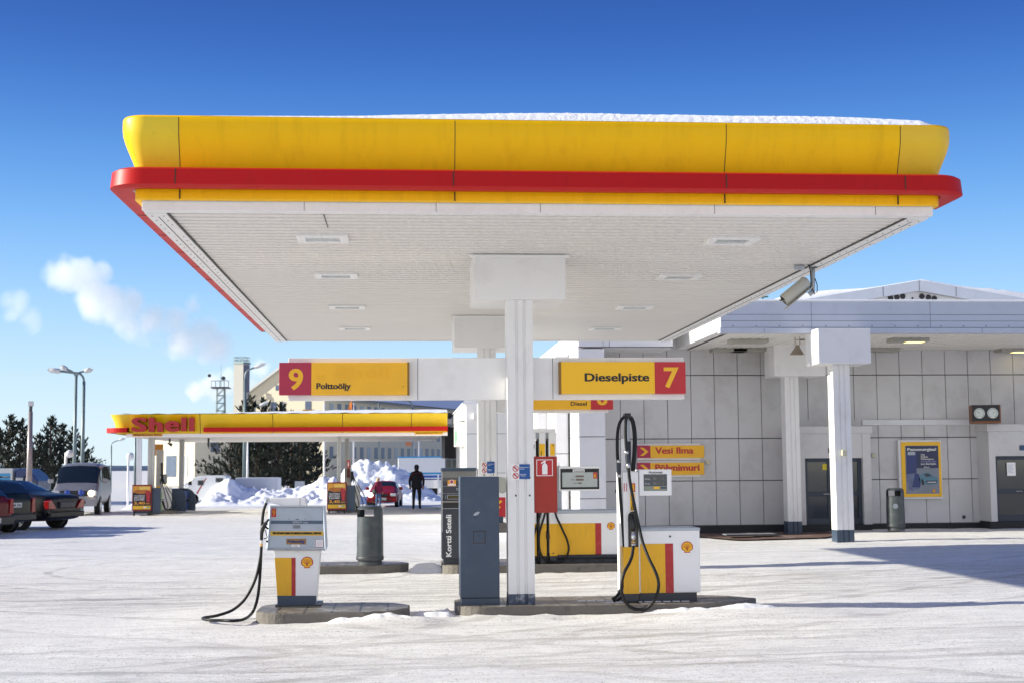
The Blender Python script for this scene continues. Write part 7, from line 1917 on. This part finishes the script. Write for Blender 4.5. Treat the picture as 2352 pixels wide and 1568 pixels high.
# ------------------------------------------------------------------ distant buildings
CREAM = mat('cream_render', (.62, .56, .42), .8, var=.03)
WINM = mat('far_window', (.08, .11, .17), .3, var=.2)
def corner_building(name, label, cat, pc, Y, ang_l, len_l, ang_r, len_r, z0, z_eave, wins_l, wins_r, gable=None, roof=True, eave_r=None):
    """corner nearest the camera at photo column pc; the left wall runs back at ang_l, the right wall at ang_r"""
    c = P(pc, 1000, Y); t = thing(name, label, cat, (c.x, Y, z0))
    dl, dr = Vector((-sin(ang_l), cos(ang_l), 0)), Vector((sin(ang_r), cos(ang_r), 0))
    c0 = Vector((c.x, Y, z0)); H = z_eave - z0
    a, b = c0 + dl * len_l, c0 + dr * len_r; d_ = a + dr * len_r
    up = Vector((0, 0, H)); m = MB()
    m.add([c0, b, d_, a, c0 + up, b + up, d_ + up, a + up], [(0, 1, 5, 4), (1, 2, 6, 5), (2, 3, 7, 6), (3, 0, 4, 7), (4, 5, 6, 7)])
    w = m.build('wall', CREAM, t)
    if gable:
        pk = (c0 + a) / 2 + Vector((0, 0, gable)) ; pk.z = z_eave + gable; pk2 = pk + dr * len_r
        g = MB(); g.add([a + up, c0 + up, pk], [(0, 1, 2)]); g.build('gable', CREAM, t)
        o = Vector((0, 0, .35)); fw = -dr * .7
        r = MB(); A, B, K = a + up + (a - c0).normalized() * 1 - Vector((0, 0, .6)), c0 + up + (c0 - a).normalized() * 1 - Vector((0, 0, .6)), pk
        r.add([A + fw, K + fw, B + fw, A + fw + o, K + fw + o, B + fw + o, A + dr * len_r, K + dr * len_r, B + dr * len_r, A + dr * len_r + o, K + dr * len_r + o, B + dr * len_r + o], [(0, 1, 4, 3), (1, 2, 5, 4), (3, 4, 10, 9), (4, 5, 11, 10), (0, 6, 7, 1), (1, 7, 8, 2), (6, 9, 10, 7), (7, 10, 11, 8)])
        r.build('roof', mat('far_roof', (.5, .5, .48), .7), t)
        s_ = MB(); e = Vector((0, 0, .37)); s_.add([A + e, K + e, K + e + dr * len_r, A + e + dr * len_r, B + e, B + e + dr * len_r], [(0, 1, 2, 3), (1, 4, 5, 2)]); s_.build('roof_snow', mat('roof_snow_blue', (.7, .72, .78), .8), t)
    else:
        e = Vector((0, 0, .3)); m = MB(); q = [p + up for p in (c0 - dl * .5 - dr * .5, b + dr * .5 - dl * .5, d_ + dl * .5 + dr * .5, a + dl * .5 - dr * .5)]
        m.add(q + [p + e for p in q], [(0, 1, 5, 4), (1, 2, 6, 5), (2, 3, 7, 6), (3, 0, 4, 7), (4, 5, 6, 7), (3, 2, 1, 0)]); m.build('roof', SNOW, t)
    def win(base, d, u, z, ww, hh, tint=None):
        n = Vector((d.y, -d.x, 0)); n = n if n.dot(Vector((0, -1, 0))) > 0 else -n
        p = base + d * u + n * .05
        q = [p, p + d * ww, p + d * ww + Vector((0, 0, hh)), p + Vector((0, 0, hh))]
        q = [v + Vector((0, 0, z)) for v in q]
        fr = MB().add(q, [(0, 1, 2, 3)]).build('window', mat('far_window_frame', (.5, .5, .5), .6), w)
        i_ = [q[0] + d * .1 + Vector((0, 0, .1)) + n * .03, q[1] - d * .1 + Vector((0, 0, .1)) + n * .03, q[2] - d * .1 - Vector((0, 0, .1)) + n * .03, q[3] + d * .1 - Vector((0, 0, .1)) + n * .03]
        return MB().add(i_, [(0, 1, 2, 3)]), fr
    PANE = []
    for (u, z, ww, hh) in wins_l:
        mb, fr = win(c0 - Vector((0, 0, c0.z)), dl, u, z, ww, hh); PANE.append((mb, fr))
    for (u, z, ww, hh) in wins_r:
        mb, fr = win(c0 - Vector((0, 0, c0.z)), dr, u, z, ww, hh); PANE.append((mb, fr))
    for k, (mb, fr) in enumerate(PANE): fr.data.materials[0] = WINM if k % 4 else mat('far_window_light', (.35, .38, .4), .4)
    return t
# gabled cream building with a long shaded facade
Y2 = 205; zc = P(745, 930, Y2).z
zw = P(745, 948, Y2).z; zl2 = P(745, 978, Y2).z
wr = []; u = 1.6
for i in range(22): 
    wr += [(u, P(745, 953, Y2).z, 1.25, 1.9), (u, P(745, 1052, Y2).z, 1.25, 1.8), (u, P(745, 1004, Y2).z, 1.25, 1.8)]; u += 2.6
wl = [(6.5, P(700, 946, Y2).z, 1.0, 1.7), (8.0, P(700, 946, Y2).z, 1.0, 1.7), (2.2, P(700, 946, Y2).z, 1.0, 1.7), (7.6, P(660, 893, Y2).z, .6, .8)]
corner_building('office_block', 'long cream office block with a wide lit gable and many small windows', 'building', 745, Y2, radians(66), 13.5, radians(24), 62, -.4, P(745, 907, Y2).z, wl, wr, gable=4.4)
Y1 = 170
corner_building('office_block', 'low cream two storey block seen beneath the left part of the far canopy', 'building', 448, Y1, radians(40), 9.5, radians(50), 16, -.4, P(448, 978, Y1).z, [(1.5, P(448, 1094, Y1).z, 1.6, 2.5), (4.2, P(448, 1094, Y1).z, 2.4, 2.6), (7.5, P(448, 1094, Y1).z, 1.4, 2.4)], [(2.2, P(448, 1037, Y1).z, 1.2, 2.1), (6.2, P(448, 1037, Y1).z, 1.2, 2.1), (10, P(448, 1037, Y1).z, 1.2, 2.1)])
def chimney():
    Y = 190; q = lambda a, b: P(a, b, Y)
    t = thing('chimney_tower', 'tall square grey chimney tower with a railing on top', 'chimney', (q(553, 1000).x, Y, 0))
    xa, xm, xb = q(536.5, 900).x, q(560, 900).x, q(571, 900).x; z = q(550, 836).z
    d = 2.2
    gm = mat('chimney_concrete', (.4, .385, .35), .8)
    m = MB(); m.prism([(xa, Y), (xm, Y - .8), (xb, Y + .8), (xb - (xm - xa), Y + 1.8)], -.4, z); m.build('shaft', gm, t)
    m = MB().prism([(xm + .02, Y - .82), (xb + .02, Y + .78), (xb + .02, Y + .9), (xm + .02, Y - .7)], q(560, 900).z, z - .1); m.build('shaded_side', mat('side_shade_grey', (.12, .12, .16), .6), t)  # dark sheet over the right side of the shaft, painting in its shade
    c = MB().prism([(xa - .1, Y), (xm, Y - .95), (xb + .15, Y + .8), (xb - (xm - xa), Y + 2)], z, z + .25); c.build('cap', PG, t)
    r = MB(); cs = [(xa, Y), (xm, Y - .8), (xb, Y + .8), (xb - (xm - xa), Y + 1.8)]
    for i in range(4):
        a, b = cs[i], cs[(i + 1) % 4]
        for k in range(4): x, y = a[0] + (b[0] - a[0]) * k / 4, a[1] + (b[1] - a[1]) * k / 4; r.tube([(x, y, z + .2), (x, y, z + .95)], .035, 4)
        for h in (.55, .95): r.tube([(a[0], a[1], z + h), (b[0], b[1], z + h)], .035, 4)
    r.build('railing', PG, t)
chimney()
def tail_sign(a, Y, col, label, word=None):
    r = R(*a, Y); t = thing('wall_sign', label, 'sign', (r[0], Y, r[2]))
    p = MB().box(r[0], r[1], Y, Y + .3, r[2], r[3]).build('panel', col, t)
    if word:
        m = MB(); w, h = r[1] - r[0], r[3] - r[2]; text(m, word, r[0] + w * .22, r[1] - w * .22, r[2] + h * .2, r[3] - h * .3, Y - .01); m.build('lettering', RED, p)
tail_sign((695, 939.5, 722.5, 949), 120, mat('sign_orange', (.8, .4, .02), .5), 'orange post office sign on the gabled building above the far canopy', 'posti')
tail_sign((931.5, 1014, 946.5, 1023), 140, mat('sign_dull_orange', (.45, .16, .06), .5), 'small dull orange sign on the shaded facade under the far canopy')
tail_sign((677, 1104, 699, 1125), 96, GREY, 'small grey notice board beside the right end of the dark pines')
tail_sign((173, 1072, 193, 1085), 66, mat('board_tan', (.35, .2, .1), .6), 'brown board just above the roof of the silver van')

# ------------------------------------------------------------------ far land and steam
def hills():
    m = MB(); n = 120; vs = []
    for i in range(n):
        a = radians(-60 + 120 * i / (n - 1)); d = 1900
        z = 1 + 5 * noise.noise(Vector((i * .13, 0, 0))) + 1.5 * noise.noise(Vector((i * .9, 1, 0)))
        vs += [(d * sin(a), d * cos(a), -3), (d * sin(a), d * cos(a), max(.5, 6 + z)), (d * 1.2 * sin(a), d * 1.2 * cos(a), -3)]
    m.add(vs, [(3 * i, 3 * i + 3, 3 * i + 4, 3 * i + 1) for i in range(n - 1)] + [(3 * i + 1, 3 * i + 4, 3 * i + 5, 3 * i + 2) for i in range(n - 1)])
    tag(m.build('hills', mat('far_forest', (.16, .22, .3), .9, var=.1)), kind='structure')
hills()
def plume(name, label, Y, blobs, dens, nscale, seed):
    """blobs: photo x, y, radius in photo pixels"""
    k = Y / FPX; cs = [(P(a, b, Y), r * k) for a, b, r in blobs]
    import bmesh
    bm = bmesh.new()
    for c, r in cs:
        for i in range(60):
            ph = math.acos(1 - 2 * (i + .5) / 60); th = pi * (1 + 5 ** .5) * i
            bm.verts.new(c + Vector((cos(th) * sin(ph), sin(th) * sin(ph), cos(ph))) * r * 1.5)
    h = bmesh.ops.convex_hull(bm, input=list(bm.verts))
    bmesh.ops.delete(bm, geom=[v for v in bm.verts if not v.link_faces], context='VERTS')
    me = bpy.data.meshes.new(name); bm.to_mesh(me); bm.free()
    o = bpy.data.objects.new(name, me); COL.objects.link(o)
    m = bpy.data.materials.new(name); m.use_nodes = True; nt = m.node_tree; N = nt.nodes; L = nt.links; N.clear()
    out = N.new('ShaderNodeOutputMaterial'); pv = N.new('ShaderNodeVolumePrincipled'); L.new(pv.outputs[0], out.inputs['Volume'])
    pv.inputs['Color'].default_value = (1, 1, 1, 1); pv.inputs['Anisotropy'].default_value = 0
    tc = N.new('ShaderNodeTexCoord')
    def math_(op, a, b=None, clamp=False):
        n = N.new('ShaderNodeMath'); n.operation = op; n.use_clamp = clamp
        for i, q in enumerate((a, b)):
            if q is None: continue
            if isinstance(q, (int, float)): n.inputs[i].default_value = q
            else: L.new(q, n.inputs[i])
        return n.outputs[0]
    acc = None
    for c, r in cs:
        d = N.new('ShaderNodeVectorMath'); d.operation = 'DISTANCE'; L.new(tc.outputs['Object'], d.inputs[0]); d.inputs[1].default_value = tuple(c)
        f = math_('SUBTRACT', 1.0, math_('DIVIDE', d.outputs['Value'], r * 1.25))
        acc = f if acc is None else math_('MAXIMUM', acc, f)
    n1 = N.new('ShaderNodeTexNoise'); n1.inputs['Scale'].default_value = nscale; n1.inputs['Detail'].default_value = 5; n1.inputs['Roughness'].default_value = .6
    mp = N.new('ShaderNodeMapping'); mp.inputs['Location'].default_value = (seed, 0, 0); L.new(tc.outputs['Object'], mp.inputs[0]); L.new(mp.outputs[0], n1.inputs[0])
    v = math_('ADD', acc, math_('MULTIPLY', math_('SUBTRACT', n1.outputs[0], .5), 2.6))
    v = math_('MULTIPLY', math_('SUBTRACT', v, .12), 2.2, True)
    L.new(math_('MULTIPLY', v, dens), pv.inputs['Density'])
    me.materials.append(m)
    tag(o, label, 'steam cloud', 'steam drifting from the chimney', 'stuff')
plume('steam_plume', 'white steam plume drifting up to the left across the sky', 420, [(150, 640, 44), (195, 640, 40), (215, 690, 42), (260, 700, 40), (305, 700, 44), (350, 730, 48), (400, 740, 42), (420, 780, 46), (460, 770, 40), (490, 800, 38), (440, 700, 24), (300, 740, 34), (240, 620, 26)], .11, .075, 3.0)
plume('steam_plume', 'small faint steam wisp at the left edge of the sky', 420, [(15, 690, 26), (45, 700, 30), (70, 730, 30), (30, 720, 24)], .06, .09, 8.0)
plume('steam_plume', 'bright steam puff around the lattice mast and chimney', 300, [(455, 895, 22), (480, 880, 28), (505, 900, 26), (528, 890, 26), (528, 860, 22), (600, 850, 26), (580, 890, 24)], .2, .16, 1.0)
bpy.context.view_layer.update()
